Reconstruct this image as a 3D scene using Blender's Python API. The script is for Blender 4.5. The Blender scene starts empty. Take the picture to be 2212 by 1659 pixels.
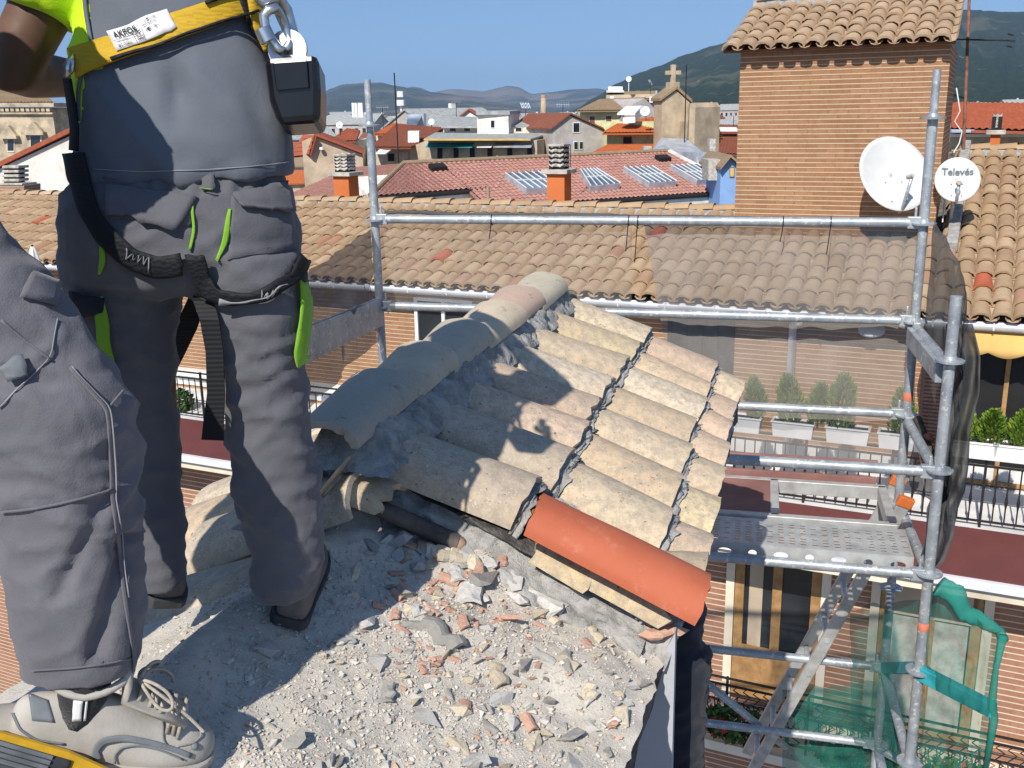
import bpy, bmesh, math, random
import numpy as np
from mathutils import Vector, Matrix, noise
from mathutils.bvhtree import BVHTree
scene = bpy.context.scene
COL = scene.collection
R = math.radians
V = Vector

# ------------------------------------------------------------------ camera, sky, sun
W2, H2, FPX, HY, ROLL = 2212.0, 1659.0, 2150.0, 240.0, -0.02
TH = math.atan((H2/2-HY)/FPX)
CF = V((0, math.cos(TH), -math.sin(TH)))
_u, _r = V((0, math.sin(TH), math.cos(TH))), V((1, 0, 0))
CR = _r*math.cos(ROLL) + _u*math.sin(ROLL)
CU = _u*math.cos(ROLL) - _r*math.sin(ROLL)
cd = bpy.data.cameras.new("camera"); cam = bpy.data.objects.new("camera", cd); COL.objects.link(cam)
cam.matrix_world = Matrix((CR, CU, -CF)).transposed().to_4x4()
cd.sensor_fit = 'HORIZONTAL'; cd.sensor_width = 36; cd.lens = 36*FPX/W2
cd.clip_start = 0.05; cd.clip_end = 40000
scene.camera = cam

SUN_AZ, SUN_EL = 22.5, 42.0          # heading of the light, clockwise from +Y; height of the sun
LD = V((math.sin(R(SUN_AZ))*math.cos(R(SUN_EL)), math.cos(R(SUN_AZ))*math.cos(R(SUN_EL)), -math.sin(R(SUN_EL))))
sl = bpy.data.lights.new("sun", 'SUN'); sl.energy = 5.0; sl.angle = R(0.5); sl.color = (1, .945, .86)
so = bpy.data.objects.new("sun", sl); COL.objects.link(so)
so.rotation_euler = LD.to_track_quat('-Z', 'Y').to_euler(); so.location = (-6, -10, 14)
wd = bpy.data.worlds.new("World"); scene.world = wd; wd.use_nodes = True
wn = wd.node_tree.nodes; wl = wd.node_tree.links
sky = wn.new('ShaderNodeTexSky'); sky.sky_type = 'NISHITA'; sky.sun_disc = False
sky.sun_elevation = R(SUN_EL); sky.sun_rotation = math.atan2(-LD.x, -LD.y)
sky.altitude = 450; sky.air_density = 1.15; sky.dust_density = 0.15; sky.ozone_density = 4.5
wtc = wn.new('ShaderNodeTexCoord'); wad = wn.new('ShaderNodeVectorMath'); wad.operation = 'ADD'; wad.inputs[1].default_value = (0, 0, .17); wl.new(wtc.outputs['Generated'], wad.inputs[0])
wno = wn.new('ShaderNodeVectorMath'); wno.operation = 'NORMALIZE'; wl.new(wad.outputs[0], wno.inputs[0]); wl.new(wno.outputs[0], sky.inputs['Vector'])
wl.new(sky.outputs[0], wn['Background'].inputs[0]); wn['Background'].inputs[1].default_value = 0.12
vs = scene.view_settings; vs.view_transform = 'Standard'; vs.look = 'None'; vs.exposure = 0.20; vs.gamma = 1
scene.cycles.max_bounces = 8; scene.cycles.transparent_max_bounces = 24; scene.cycles.volume_bounces = 0
scene.cycles.use_denoising = True

# ------------------------------------------------------------------ picking points of the place
def ray(px, py): return CF + CR*((px-W2/2)/FPX) - CU*((py-H2/2)/FPX)
def at(px, py, Y): d = ray(px, py); return d*(Y/d.y)
def atz(px, py, z): d = ray(px, py); return d*(z/d.z)
def onplane(px, py, P0, N): d = ray(px, py); return d*(P0.dot(N)/d.dot(N))
def pix(P):
    d = P.dot(CF); return (W2/2+FPX*P.dot(CR)/d, H2/2-FPX*P.dot(CU)/d)
def lerp(a, b, t): return a+(b-a)*t
X, Y_, Z = V((1, 0, 0)), V((0, 1, 0)), V((0, 0, 1))

# ------------------------------------------------------------------ objects
def tag(o, label=None, cat=None, group=None, kind=None):
    if label: o['label'] = label
    if cat: o['category'] = cat
    if group: o['group'] = group
    if kind: o['kind'] = kind
    return o
def thing(name, label, cat, loc=(0, 0, 0), group=None):
    o = bpy.data.objects.new(name, None); COL.objects.link(o); o.location = loc
    o.empty_display_size = .1
    return tag(o, label, cat, group)
def wloc(o):
    p = V((0, 0, 0))
    while o is not None: p += o.location; o = o.parent
    return p
def copy_tree(o, parent=None):
    c = o.copy(); COL.objects.link(c)
    if parent is not None: c.parent = parent
    for ch in list(o.children): copy_tree(ch, c)
    return c
class MB:
    def __init__(s): s.v = []; s.f = []; s.m = []; s.mi = 0
    def add(s, vs, fs):
        b = len(s.v); s.v += [V(p) for p in vs]
        for f in fs: s.f.append([i+b for i in f]); s.m.append(s.mi)
        return b
    def box(s, c, hx, hy, hz, ax=X, ay=Y_, az=Z):
        c = V(c); p = [c+ax*(hx*i)+ay*(hy*j)+az*(hz*k) for k in (-1, 1) for j in (-1, 1) for i in (-1, 1)]
        s.add(p, [(0, 2, 3, 1), (4, 5, 7, 6), (0, 1, 5, 4), (2, 6, 7, 3), (0, 4, 6, 2), (1, 3, 7, 5)])
    def beam(s, a, b, w, h, up=Z):
        a = V(a); b = V(b); d = (b-a); L = d.length; d.normalize(); side = d.cross(up).normalized(); u2 = side.cross(d)
        s.box((a+b)/2, L/2, w/2, h/2, d, side, u2)
    def prism(s, poly, ext):
        poly = [V(p) for p in poly]; ext = V(ext); n = len(poly)
        s.add(poly+[p+ext for p in poly], [list(range(n))[::-1], [i+n for i in range(n)]]+[(i, (i+1) % n, (i+1) % n+n, i+n) for i in range(n)])
    def quad(s, a, b, c, d): s.add([a, b, c, d], [(0, 1, 2, 3)])
    def loft(s, rings, cap=True, close=True):
        n = len(rings[0]); vs = [p for r in rings for p in r]; fs = []
        for i in range(len(rings)-1):
            for j in range(n if close else n-1):
                k = (j+1) % n; fs.append((i*n+j, i*n+k, (i+1)*n+k, (i+1)*n+j))
        if cap and close: fs.append(list(range(n))[::-1]); fs.append([len(vs)-n+j for j in range(n)])
        s.add(vs, fs)
    def tube(s, pts, r, seg=10, cap=True, flat=1.0, up=None):
        pts = [V(p) for p in pts]; n = len(pts); rings = []; ref = V(up) if up else None
        for i, p in enumerate(pts):
            d = (pts[min(i+1, n-1)]-pts[max(i-1, 0)]).normalized()
            if ref is None: ref = Z if abs(d.z) < .9 else X
            a = d.cross(ref)
            a = a.normalized() if a.length > 1e-6 else d.orthogonal().normalized()
            b = a.cross(d); 
            if up is None: ref = b
            rr = r[i] if isinstance(r, (list, tuple)) else r
            rings.append([p+a*(math.cos(t)*rr)+b*(math.sin(t)*rr*flat) for t in [2*math.pi*k/seg for k in range(seg)]])
        s.loft(rings, cap)
    def lathe(s, prof, c, axis=Z, seg=16, cap=True):
        axis = V(axis).normalized(); a = axis.orthogonal().normalized(); b = axis.cross(a); c = V(c)
        s.loft([[c+axis*h+(a*math.cos(t)+b*math.sin(t))*r for t in [2*math.pi*k/seg for k in range(seg)]] for r, h in prof], cap)
    def grid(s, fn, nu, nv):
        vs = [fn(i/nu, j/nv) for j in range(nv+1) for i in range(nu+1)]; w = nu+1
        s.add(vs, [(j*w+i, j*w+i+1, (j+1)*w+i+1, (j+1)*w+i) for j in range(nv) for i in range(nu)])
    def build(s, name, mats, parent=None, smooth=False, loc=None, bevel=0, solid=0, sub=0, ang=None):
        base = wloc(parent) if parent is not None else V(loc or (0, 0, 0))
        me = bpy.data.meshes.new(name); me.from_pydata([p-base for p in s.v], [], s.f)
        if not isinstance(mats, (list, tuple)): mats = [mats]
        for m in mats: me.materials.append(m)
        if len(mats) > 1: me.polygons.foreach_set('material_index', s.m)
        uvmap(me, base)
        o = bpy.data.objects.new(name, me); COL.objects.link(o)
        if parent is not None: o.parent = parent
        else: o.location = base
        if smooth:
            me.polygons.foreach_set('use_smooth', [True]*len(me.polygons))
            if ang: me.set_sharp_from_angle(angle=R(ang))
        if solid:
            m = o.modifiers.new('solid', 'SOLIDIFY'); m.thickness = abs(solid); m.offset = 1 if solid > 0 else -1
        if bevel:
            m = o.modifiers.new('bevel', 'BEVEL'); m.width = bevel; m.segments = 2; m.limit_method = 'ANGLE'
        if sub:
            m = o.modifiers.new('sub', 'SUBSURF'); m.levels = sub; m.render_levels = sub
        return o
def uvmap(me, base=V((0, 0, 0))):
    uv = me.uv_layers.new(name='UVMap'); data = np.zeros(len(me.loops)*2)
    co = me.vertices
    for p in me.polygons:
        n = p.normal; t = Z.cross(n) if abs(n.z) < .999 else X.copy()
        if t.length < 1e-6: t = X.copy()
        t.normalize(); b = n.cross(t)
        for li in p.loop_indices:
            q = co[me.loops[li].vertex_index].co+base; data[li*2] = q.dot(t); data[li*2+1] = q.dot(b)
    uv.data.foreach_set('uv', data)
def baked(o):
    """apply an object's modifiers"""
    dg = bpy.context.evaluated_depsgraph_get(); dg.update()
    me = bpy.data.meshes.new_from_object(o.evaluated_get(dg)); old = o.data
    o.modifiers.clear(); o.data = me; me.name = old.name; bpy.data.meshes.remove(old); return o
def fbm(p, o=3):
    s = 0; a = 1
    for _ in range(o): s += a*noise.noise(p); p = p*2.03; a *= .5
    return s

# ------------------------------------------------------------------ materials
def srgb(r, g, b):
    f = lambda c: (c/255/12.92) if c/255 <= .04045 else ((c/255+.055)/1.055)**2.4
    return (f(r), f(g), f(b))
class NT:
    def __init__(s, name):
        s.m = bpy.data.materials.new(name); s.m.use_nodes = True; s.t = s.m.node_tree; s.n = s.t.nodes; s.b = s.n['Principled BSDF']
    def new(s, k, **kw):
        n = s.n.new('ShaderNode'+k)
        for a, b in kw.items(): setattr(n, a, b)
        return n
    def link(s, a, b): s.t.links.new(a, b)
    def coord(s, k='Object', sc=(1, 1, 1)):
        tc = s.new('TexCoord'); mp = s.new('Mapping'); mp.inputs['Scale'].default_value = sc; s.link(tc.outputs[k], mp.inputs[0]); return mp.outputs[0]
    def noise(s, co, scale, detail=4, rough=.6, dist=0):
        n = s.new('TexNoise'); n.inputs['Scale'].default_value = scale; n.inputs['Detail'].default_value = detail
        n.inputs['Roughness'].default_value = rough; n.inputs['Distortion'].default_value = dist; s.link(co, n.inputs['Vector']); return n.outputs['Fac']
    def ramp(s, fac, stops):
        n = s.new('ValToRGB'); e = n.color_ramp.elements
        while len(e) < len(stops): e.new(.5)
        for i, (p, c) in enumerate(stops): e[i].position = p; e[i].color = (*c, 1) if len(c) == 3 else c
        s.link(fac, n.inputs[0]); return n.outputs[0]
    def mix(s, fac, a, b, mode='MIX'):
        n = s.new('MixRGB'); n.blend_type = mode
        for i, x in enumerate((fac, a, b)):
            if hasattr(x, 'links'): s.link(x, n.inputs[i])
            elif isinstance(x, (int, float)): n.inputs[i].default_value = x if i == 0 else (x, x, x, 1)
            else: n.inputs[i].default_value = (*x, 1)
        return n.outputs[0]
    def math(s, op, a, b=0, clamp=False):
        n = s.new('Math', operation=op); n.use_clamp = clamp
        for i, x in enumerate((a, b)):
            if hasattr(x, 'links'): s.link(x, n.inputs[i])
            else: n.inputs[i].default_value = x
        return n.outputs[0]
    def bump(s, h, st=.5, dist=.01):
        n = s.new('Bump'); n.inputs['Strength'].default_value = st; n.inputs['Distance'].default_value = dist
        s.link(h, n.inputs['Height']); s.link(n.outputs[0], s.b.inputs['Normal'])
    def col(s, c):
        if hasattr(c, 'links'): s.link(c, s.b.inputs['Base Color'])
        else: s.b.inputs['Base Color'].default_value = (*c, 1)
    def set(s, rough=.8, metal=0, spec=.3):
        s.b.inputs['Roughness'].default_value = rough; s.b.inputs['Metallic'].default_value = metal; s.b.inputs['Specular IOR Level'].default_value = spec
        return s.m
def simple(name, c, rough=.8, metal=0, var=.12, scale=6, bump=0, bscale=60, bd=.003, spec=.3, dark=None, coord='Object'):
    t = NT(name); co = t.coord(coord); n = t.noise(co, scale, 5)
    d = dark or tuple(x*(1-2.2*var) for x in c); l = tuple(min(1, x*(1+var)) for x in c)
    t.col(t.ramp(n, [(.3, d), (.62, l)]))
    if bump: t.bump(t.noise(co, bscale, 4), bump, bd)
    return t.set(rough, metal, spec)
MAT = {}
def m(k): return MAT[k]
MAT['galv'] = None
t = NT('galvanised steel'); co = t.coord(); n1 = t.noise(co, 9, 5, .7); n2 = t.noise(co, 38, 4, .7)
c = t.ramp(n1, [(.3, (.22, .25, .28)), (.6, (.40, .43, .45))])
c = t.mix(t.ramp(n2, [(.56, (0, 0, 0)), (.64, (1, 1, 1))]), c, (.62, .61, .58)); c = t.mix(t.ramp(t.noise(co, 5, 4, .8), [(.66, (0, 0, 0)), (.72, (1, 1, 1))]), c, (.16, .13, .10))
t.col(c); t.bump(n2, .35, .002); MAT['galv'] = t.set(.45, .35, .5)
MAT['steel'] = simple('bright steel', (.55, .56, .57), .28, .9, .1, 20)
MAT['alu'] = simple('dusty aluminium', (.52, .52, .50), .5, .45, .12, 12, .2)
MAT['black_plastic'] = simple('black plastic', (.007, .0075, .009), .26, 0, .25, 14, .25, 30, .001, .5)
MAT['black_web'] = None
def webbing(name, c, sc=260):
    t = NT(name); co = t.coord('UV'); w = t.new('TexWave'); w.inputs['Scale'].default_value = sc/6.28; w.bands_direction = 'Y'; t.link(co, w.inputs['Vector'])
    t.col(t.mix(t.noise(co, 9, 4), tuple(x*.75 for x in c), tuple(x*1.15 for x in c))); t.bump(w.outputs['Fac'], .5, .001); return t.set(.7, 0, .3)
MAT['black_web'] = webbing('black webbing', (.010, .011, .013))
MAT['yellow_web'] = webbing('yellow webbing', (.50, .31, .015))
MAT['white'] = simple('white paint', (.78, .78, .76), .5, 0, .05, 3)
MAT['white_dirty'] = simple('weathered white', (.66, .65, .62), .8, 0, .1, 2, .2)
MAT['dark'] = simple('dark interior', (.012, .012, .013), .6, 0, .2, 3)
MAT['glass'] = simple('window glass', (.02, .025, .03), .08, 0, .3, 1.2, spec=.6)
MAT['gutter'] = simple('white metal gutter', (.72, .74, .78), .4, .1, .06, 4)
def cloth(name, c, fine=420, b=.25, dust=None):
    t = NT(name); co = t.coord(); n = t.noise(co, 5, 5, .6); f = t.noise(co, fine, 2, .6)
    cc = t.ramp(n, [(.25, tuple(x*.82 for x in c)), (.7, tuple(x*1.12 for x in c))])
    if dust: cc = t.mix(t.ramp(t.noise(co, 11, 6, .75), [(.55, (0, 0, 0)), (.8, (.45, .45, .45))]), cc, dust)
    t.col(cc); w2 = t.noise(co, 34, 5, .65, .8); t.bump(t.mix(.35, w2, f), b*2.2, .0035); t.b.inputs['Sheen Weight'].default_value = .15; return t.set(.9, 0, .15)
# ------------------------------------------------------------------ surface materials
t = NT('old clay tile'); co = t.coord(); oi = t.new('ObjectInfo')
big = t.noise(co, 7, 5, .65); mid = t.noise(co, 34, 5, .7); fine = t.noise(co, 170, 3, .7)
c = t.mix(t.ramp(big, [(.35, (0, 0, 0)), (.7, (.65, .65, .65))]), oi.outputs['Color'], (.52, .37, .25), 'MIX')
c = t.mix(t.ramp(mid, [(.40, (.75, .75, .75)), (.60, (0, 0, 0))]), c, (.34, .285, .22))
c = t.mix(t.ramp(fine, [(.58, (0, 0, 0)), (.66, (.75, .75, .75))]), c, (.58, .55, .47))
c = t.mix(t.ramp(t.noise(co, 95, 3, .6), [(.66, (0, 0, 0)), (.70, (.8, .8, .8))]), c, (.07, .055, .045))
t.col(c); t.bump(t.mix(.5, mid, fine), .55, .004); MAT['tile'] = t.set(.92, 0, .15)
t = NT('lichened ridge tile'); co = t.coord(); oi = t.new('ObjectInfo')
big = t.noise(co, 6, 5, .65); mid = t.noise(co, 26, 6, .75); fine = t.noise(co, 150, 3, .7)
c = t.mix(t.ramp(big, [(.4, (0, 0, 0)), (.65, (.6, .6, .6))]), oi.outputs['Color'], (.38, .32, .24))
c = t.mix(t.ramp(mid, [(.58, (0, 0, 0)), (.68, (.6, .6, .6))]), c, (.14, .12, .095))
c = t.mix(t.ramp(fine, [(.57, (0, 0, 0)), (.66, (.7, .7, .7))]), c, (.50, .47, .40))
t.col(c); t.bump(t.mix(.5, mid, fine), .7, .005); MAT['ridge'] = t.set(.95, 0, .12)
def far_tile(name, stops, dirt=.5):
    t = NT(name); g = t.new('NewGeometry'); co = t.coord()
    c = t.ramp(g.outputs['Random Per Island'], stops)
    c = t.mix(t.ramp(t.noise(co, 3.2, 6, .75), [(.40, (0, 0, 0)), (.72, (dirt, dirt, dirt))]), c, (.22, .16, .11))
    c = t.mix(t.ramp(t.noise(co, 16, 4, .75), [(.60, (0, 0, 0)), (.72, (.5, .5, .5))]), c, (.42, .37, .30))
    t.col(c); t.bump(t.noise(co, 40, 4), .4, .01); return t.set(.92, 0, .12)
TAN = [(0, (.36, .245, .145)), (.3, (.46, .325, .195)), (.6, (.40, .27, .16)), (.85, (.51, .375, .235)), (.975, (.40, .25, .16)), (1, (.39, .20, .12))]
MAT['roof_tan'] = far_tile('tan barrel tiles', TAN)
MAT['roof_tan_old'] = far_tile('weathered barrel tiles', [(0, (.40, .28, .18)), (.5, (.50, .36, .235)), (1, (.44, .30, .19))], .5)
t = NT('new orange clay tile'); co = t.coord(); a = t.noise(co, 4, 5, .6); f = t.noise(co, 150, 3, .7)
c = t.ramp(a, [(.3, (.36, .088, .042)), (.65, (.46, .125, .062))]); c = t.mix(t.ramp(t.noise(co, 17, 6, .8), [(.56, (0, 0, 0)), (.72, (.35, .35, .35))]), c, (.55, .30, .20)); c = t.mix(t.ramp(f, [(.64, (0, 0, 0)), (.70, (.4, .4, .4))]), c, (.30, .07, .035))
t.col(c); t.bump(t.mix(.5, a, f), .25, .0015); MAT['new_tile'] = t.set(.72, 0, .3)
t = NT('pale concrete'); co = t.coord(); a = t.noise(co, 3.5, 6, .7); b = t.noise(co, 22, 6, .75); f = t.noise(co, 210, 3, .7)
c = t.ramp(a, [(.3, (.44, .405, .345)), (.55, (.61, .56, .48)), (.72, (.56, .485, .38))])
c = t.mix(t.ramp(b, [(.3, (.5, .5, .5)), (.55, (0, 0, 0))]), c, (.33, .315, .29)); c = t.mix(t.ramp(f, [(.55, (0, 0, 0)), (.7, (.4, .4, .4))]), c, (.62, .60, .56))
t.col(c); t.bump(t.mix(.45, b, f), .9, .006); MAT['concrete'] = t.set(.95, 0, .1)
t = NT('rough grey mortar'); co = t.coord(); a = t.noise(co, 12, 6, .75); f = t.noise(co, 120, 3, .7)
c = t.ramp(a, [(.3, (.17, .165, .15)), (.5, (.34, .33, .31)), (.72, (.48, .465, .435))]); c = t.mix(t.ramp(f, [(.62, (0, 0, 0)), (.68, (.7, .7, .7))]), c, (.45, .44, .41))
t.col(c); t.bump(t.mix(.5, a, f), 1.0, .012); MAT['mortar'] = t.set(.97, 0, .08)
MAT['mortar_dark'] = simple('blackened mortar', (.13, .125, .115), .97, 0, .3, 20, .9, 70, .01, .1)
def chunkmat(name, c):
    t = NT(name); co = t.coord(); oi = t.new('ObjectInfo'); n = t.noise(co, 55, 5, .7)
    cc = t.mix(oi.outputs['Random'], tuple(x*.75 for x in c), tuple(min(1, x*1.2) for x in c)); cc = t.mix(t.ramp(n, [(.35, (.4, .4, .4)), (.6, (0, 0, 0))]), cc, tuple(x*.55 for x in c))
    t.col(cc); t.bump(n, .8, .004); return t.set(.95, 0, .1)
MAT['chunk_grey'] = chunkmat('grey rubble', (.52, .50, .465)); MAT['chunk_orange'] = chunkmat('orange shard', (.54, .33, .245)); MAT['chunk_cream'] = chunkmat('cream shard', (.58, .50, .37))
MAT['chunk_dark'] = chunkmat('dark rubble', (.33, .315, .285))
t = NT('grit'); g = t.new('NewGeometry')
t.col(t.ramp(g.outputs['Random Per Island'], [(0, (.47, .44, .39)), (.45, (.60, .56, .495)), (.70, (.44, .415, .37)), (.84, (.60, .53, .42)), (.95, (.58, .38, .28)), (1, (.36, .34, .305))])); MAT['grit'] = t.set(.95, 0, .1)
def brickmat(name, c1, c2, mort, ch=.062, cw=.25, mw=.011, bstr=.6):
    t = NT(name); co = t.coord('UV'); b = t.new('TexBrick'); b.offset = .5
    for k, v_ in (('Scale', 1), ('Mortar Size', mw), ('Mortar Smooth', .15), ('Bias', 0), ('Brick Width', cw), ('Row Height', ch)): b.inputs[k].default_value = v_
    b.inputs['Color1'].default_value = (*c1, 1); b.inputs['Color2'].default_value = (*c2, 1); b.inputs['Mortar'].default_value = (*c2, 1); t.link(co, b.inputs['Vector'])
    # raked bed joints: mortar shows only between courses
    sp = t.new('SeparateXYZ'); t.link(co, sp.inputs[0])
    fr = t.math('FRACT', t.math('DIVIDE', sp.outputs[1], ch))
    line = t.math('LESS_THAN', fr, .20)
    n = t.noise(co, 1.1, 5, .7); n2 = t.noise(co, 14, 4, .7)
    c = t.mix(t.ramp(n, [(.35, (.35, .35, .35)), (.65, (0, 0, 0))]), b.outputs['Color'], tuple(x*.62 for x in c1)); c = t.mix(.25, c, n2, 'OVERLAY')
    c = t.mix(t.ramp(t.noise(co, .9, 6, .8), [(.52, (0, 0, 0)), (.75, (.45, .45, .45))]), c, tuple(x*.55 for x in c2)); c = t.mix(t.math('MULTIPLY', line, t.ramp(t.noise(co, 3.5, 5, .8), [(.25, (.45, .45, .45)), (.5, (1, 1, 1))])), c, mort); t.col(c); t.bump(t.math('ADD', line, t.math('MULTIPLY', n2, .4)), bstr, .008); return t.set(.9, 0, .15)
MAT['brick'] = brickmat('raked red brick', (.375, .205, .112), (.285, .148, .078), (.53, .42, .29))
MAT['brick_low'] = brickmat('pale raked brick', (.40, .215, .135), (.34, .17, .10), (.62, .52, .42), .075)
def plaster(k, c, var=.12, scale=1.3, dark=None): MAT[k] = simple(k, c, .92, 0, var, scale, .25, 18, .01, .1, dark)
plaster('cream_plaster', (.68, .60, .47)); plaster('beige_plaster', (.50, .40, .29), .14, .9); plaster('white_plaster', (.72, .68, .60)); plaster('grey_plaster', (.44, .40, .37), .10)
plaster('yellow_plaster', (.72, .60, .34)); plaster('green_plaster', (.50, .50, .26)); plaster('blue_plaster', (.22, .36, .62), .05); plaster('sandstone', (.46, .36, .245), .14, .9); plaster('church_stone', (.46, .38, .27), .2, 1.2)
plaster('ochre', (.62, .40, .12)); plaster('chimney_orange', (.56, .165, .055), .05, 2); plaster('chimney_concrete', (.46, .43, .38), .2, 6); plaster('fascia', (.40, .41, .43), .06, 5)
MAT['roof_grey'] = simple('grey felt roof', (.34, .35, .34), .9, 0, .15, 2)
MAT['shutter'] = simple('brown shutter', (.16, .075, .05), .7, 0, .15, 6)
MAT['timber'] = simple('varnished timber', (.36, .205, .085), .55, 0, .15, 8)
MAT['iron'] = simple('dark iron', (.025, .022, .022), .6, .2, .2, 20)
MAT['maroon'] = simple('maroon sheet metal', (.135, .045, .042), .45, .1, .08, 2)
MAT['ply'] = simple('maroon plywood', (.27, .135, .115), .75, 0, .15, 3, .2, 30)
MAT['awning'] = simple('yellow awning cloth', (.62, .40, .13), .9, 0, .06, 2)
MAT['lead'] = simple('zinc flashing', (.55, .60, .68), .4, .5, .12, 2)
def mid_roof(name, c1, c2, c3):
    t = NT(name); co = t.coord(); oi = t.coord('UV'); n = t.noise(co, .55, 6, .7); n2 = t.noise(co, 5.5, 4, .8)
    c = t.ramp(n2, [(.32, c2), (.55, c1), (.70, c3)]); c = t.mix(t.ramp(n, [(.35, (.5, .5, .5)), (.65, (0, 0, 0))]), c, tuple(x*.7 for x in c1)); t.col(c); t.bump(n2, .3, .02); return t.set(.9, 0, .15)
MAT['roof_pink'] = mid_roof('pinkish concrete tiles', (.43, .225, .18), (.30, .14, .115), (.60, .41, .34))
MAT['roof_red'] = mid_roof('red tiles', (.36, .105, .055), (.27, .075, .042), (.46, .17, .10))
MAT['roof_darkred'] = mid_roof('dark red tiles', (.25, .09, .055), (.19, .06, .04), (.31, .13, .085))
MAT['roof_orange'] = mid_roof('bright orange tiles', (.50, .145, .05), (.40, .10, .035), (.56, .21, .09))
MAT['roof_brown'] = mid_roof('brown old tiles', (.33, .24, .15), (.24, .17, .11), (.42, .32, .21))
# ------------------------------------------------------------------ the roof being repaired
KS = 1.19/1.095
O = V((-.263, 2.093, -.670))*KS; D = V((.892, -.258, -.371)).normalized(); RU = V((.278, .961, 0)).normalized(); NN = D.cross(RU).normalized()
D2 = V((-D.x, -D.y, D.z)); NN2 = RU.cross(D2).normalized()
def T(u, v, n=0): return O+RU*u+D*v+NN*n
def T2(u, v, n=0): return O+RU*u+D2*v+NN2*n
def UV(P): q = P-O; return q.dot(RU), q.dot(D), q.dot(NN)
def pu(px, py, n=0): P = onplane(px, py, O+NN*n, NN); return UV(P)
rng = random.Random(7)
SL = -.185                                      # height of the bare slab under the tile crests
e1, e2 = pu(1448, 1385, SL), pu(1352, 1659, SL)
def edge_v(u): return min(.83, e1[1]+(e2[1]-e1[1])*(u-e1[0])/(e2[0]-e1[0]))
roof = thing('tiled_roof', 'small gabled roof of pale old barrel tiles, half stripped to a dusty concrete slab', 'roof', T(0, 0, SL))
def slab_h(u, v):
    p = V((u*1.0, v*1.0, 0))
    h = .012*fbm(p*5, 4)+.006*noise.noise(p*19)+.003*noise.noise(p*47)
    h += .030*max(0, 1-abs(v+.03)/.16)**1.5*(1+.6*noise.noise(V((u*7, v*9, 3))))     # rough hump along the ridge
    k = max(0, min(1, (u+.62)/.5)); h += .028*k*max(0, fbm(V((u*4, v*4, 9)), 3)+.35)
    return h
def slab_pt(u, v): return O+RU*u+V((D.x, D.y, 0))*v+Z*(-abs(D.z)*math.sqrt(v*v+.0016))+NN*(SL+slab_h(u, v))
mb = MB()
def fn(a, b):
    u = -1.75+3.95*a; ev = edge_v(u)+.010*noise.noise(V((u*14, 3, 0)))+.006*noise.noise(V((u*41, 5, 0)))
    lv = .52+.03*noise.noise(V((u*9, 8, 0)))+.015*noise.noise(V((u*33, 2, 0))); v = -lv+(ev+lv)*b
    return slab_pt(u, v)
NU_, NV_ = 230, 120
mb.grid(fn, NU_, NV_)
w = NU_+1
# broken edge face and underside
row = [mb.v[NV_*w+i] for i in range(w)]
dn = [p+V((0, 0, -.045))-D*(.006+.018*abs(noise.noise(p*23))) for p in row]; dn2 = [p+V((0, 0, -.11))-D*(.02+.02*noise.noise(p*17)) for p in row]
mb.mi = 1
mb.add(row+dn+dn2, [(i+1, i, w+i, w+i+1) for i in range(w-1)]+[(w+i+1, w+i, 2*w+i, 2*w+i+1) for i in range(w-1)])
rl = [mb.v[i] for i in range(w)]; dl = [p+V((0, 0, -.12))+D2*.01 for p in rl]
mb.add(rl+dl, [(i, i+1, w+i+1, w+i) for i in range(w-1)])
mb.build('slab', [m('concrete'), m('mortar_dark')], roof, smooth=True, ang=50)
# cover tiles, one mesh each
def tile_mesh(place, L, w0, w1, h0, h1, th=.014, seg=12, nl=6, seed=0, chip=0):
    """a half-barrel: place(across, along, up) -> world; upper end width w0, lower end w1"""
    mb = MB(); outer = []; inner = []
    for i in range(nl+1):
        f = i/nl; wv = lerp(w0, w1, f); hv = lerp(h0, h1, f); ro = []; ri = []
        for k in range(seg+1):
            a = math.pi*(k/seg); ca, sa = math.cos(a), math.sin(a)
            rad = 1+.03*noise.noise(V((ca*2+seed*7.3, f*3, sa*2)))
            y = f*L
            if i == 0 or i == nl: y += (.006+chip)*noise.noise(V((ca*5, seed*3.1, i)))
            ro.append(place(ca*wv/2*rad, y, sa**.85*hv*rad)); ri.append(place(ca*(wv/2-th), y, max(0, sa**.85*hv-th)))
        outer.append(ro); inner.append(ri)
    n = seg+1
    mb.loft(outer, False, False); mb.loft([r[::-1] for r in inner], False, False)
    for end in (0, nl):
        o_, i_ = outer[end], inner[end]; mb.add(o_+i_, [(k, k+1, n+k+1, n+k) if end else (k+1, k, n+k, n+k+1) for k in range(seg)])
    for side in (0, seg):
        a_ = [r[side] for r in outer]; b_ = [r[side] for r in inner]; q = len(a_)
        mb.add(a_+b_, [(k, k+1, q+k+1, q+k) if side else (k+1, k, q+k, q+k+1) for k in range(q-1)])
    return mb
PAL = dict(cream=(.67, .56, .39), yellow=(.62, .50, .26), pink=(.62, .43, .32), rose=(.59, .385, .285), tan=(.57, .42, .26), pale=(.70, .62, .48), grey=(.45, .395, .32), buff=(.60, .48, .32))
up_ = [(838, 937), (920, 870), (983, 829), (1045, 786), (1095, 746), (1137, 712), (1183, 676), (1216, 643)]
r1_ = [(1160, 1036), (1236, 973), (1272, 914), (1294, 861), (1325, 817), (1359, 771), (1385, 740), (1406, 708)]
r2_ = [None, (1455, 1105), (1475, 1030), (1497, 963), (1506, 905), (1528, 861), (1538, 828), (1552, 782)]
r3_ = [(1530, 1205), (1541, 1166), (1558, 1084), (1568, 1016), (1578, 963), (1582, 913), (1593, 872), (1611, 825)]
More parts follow.
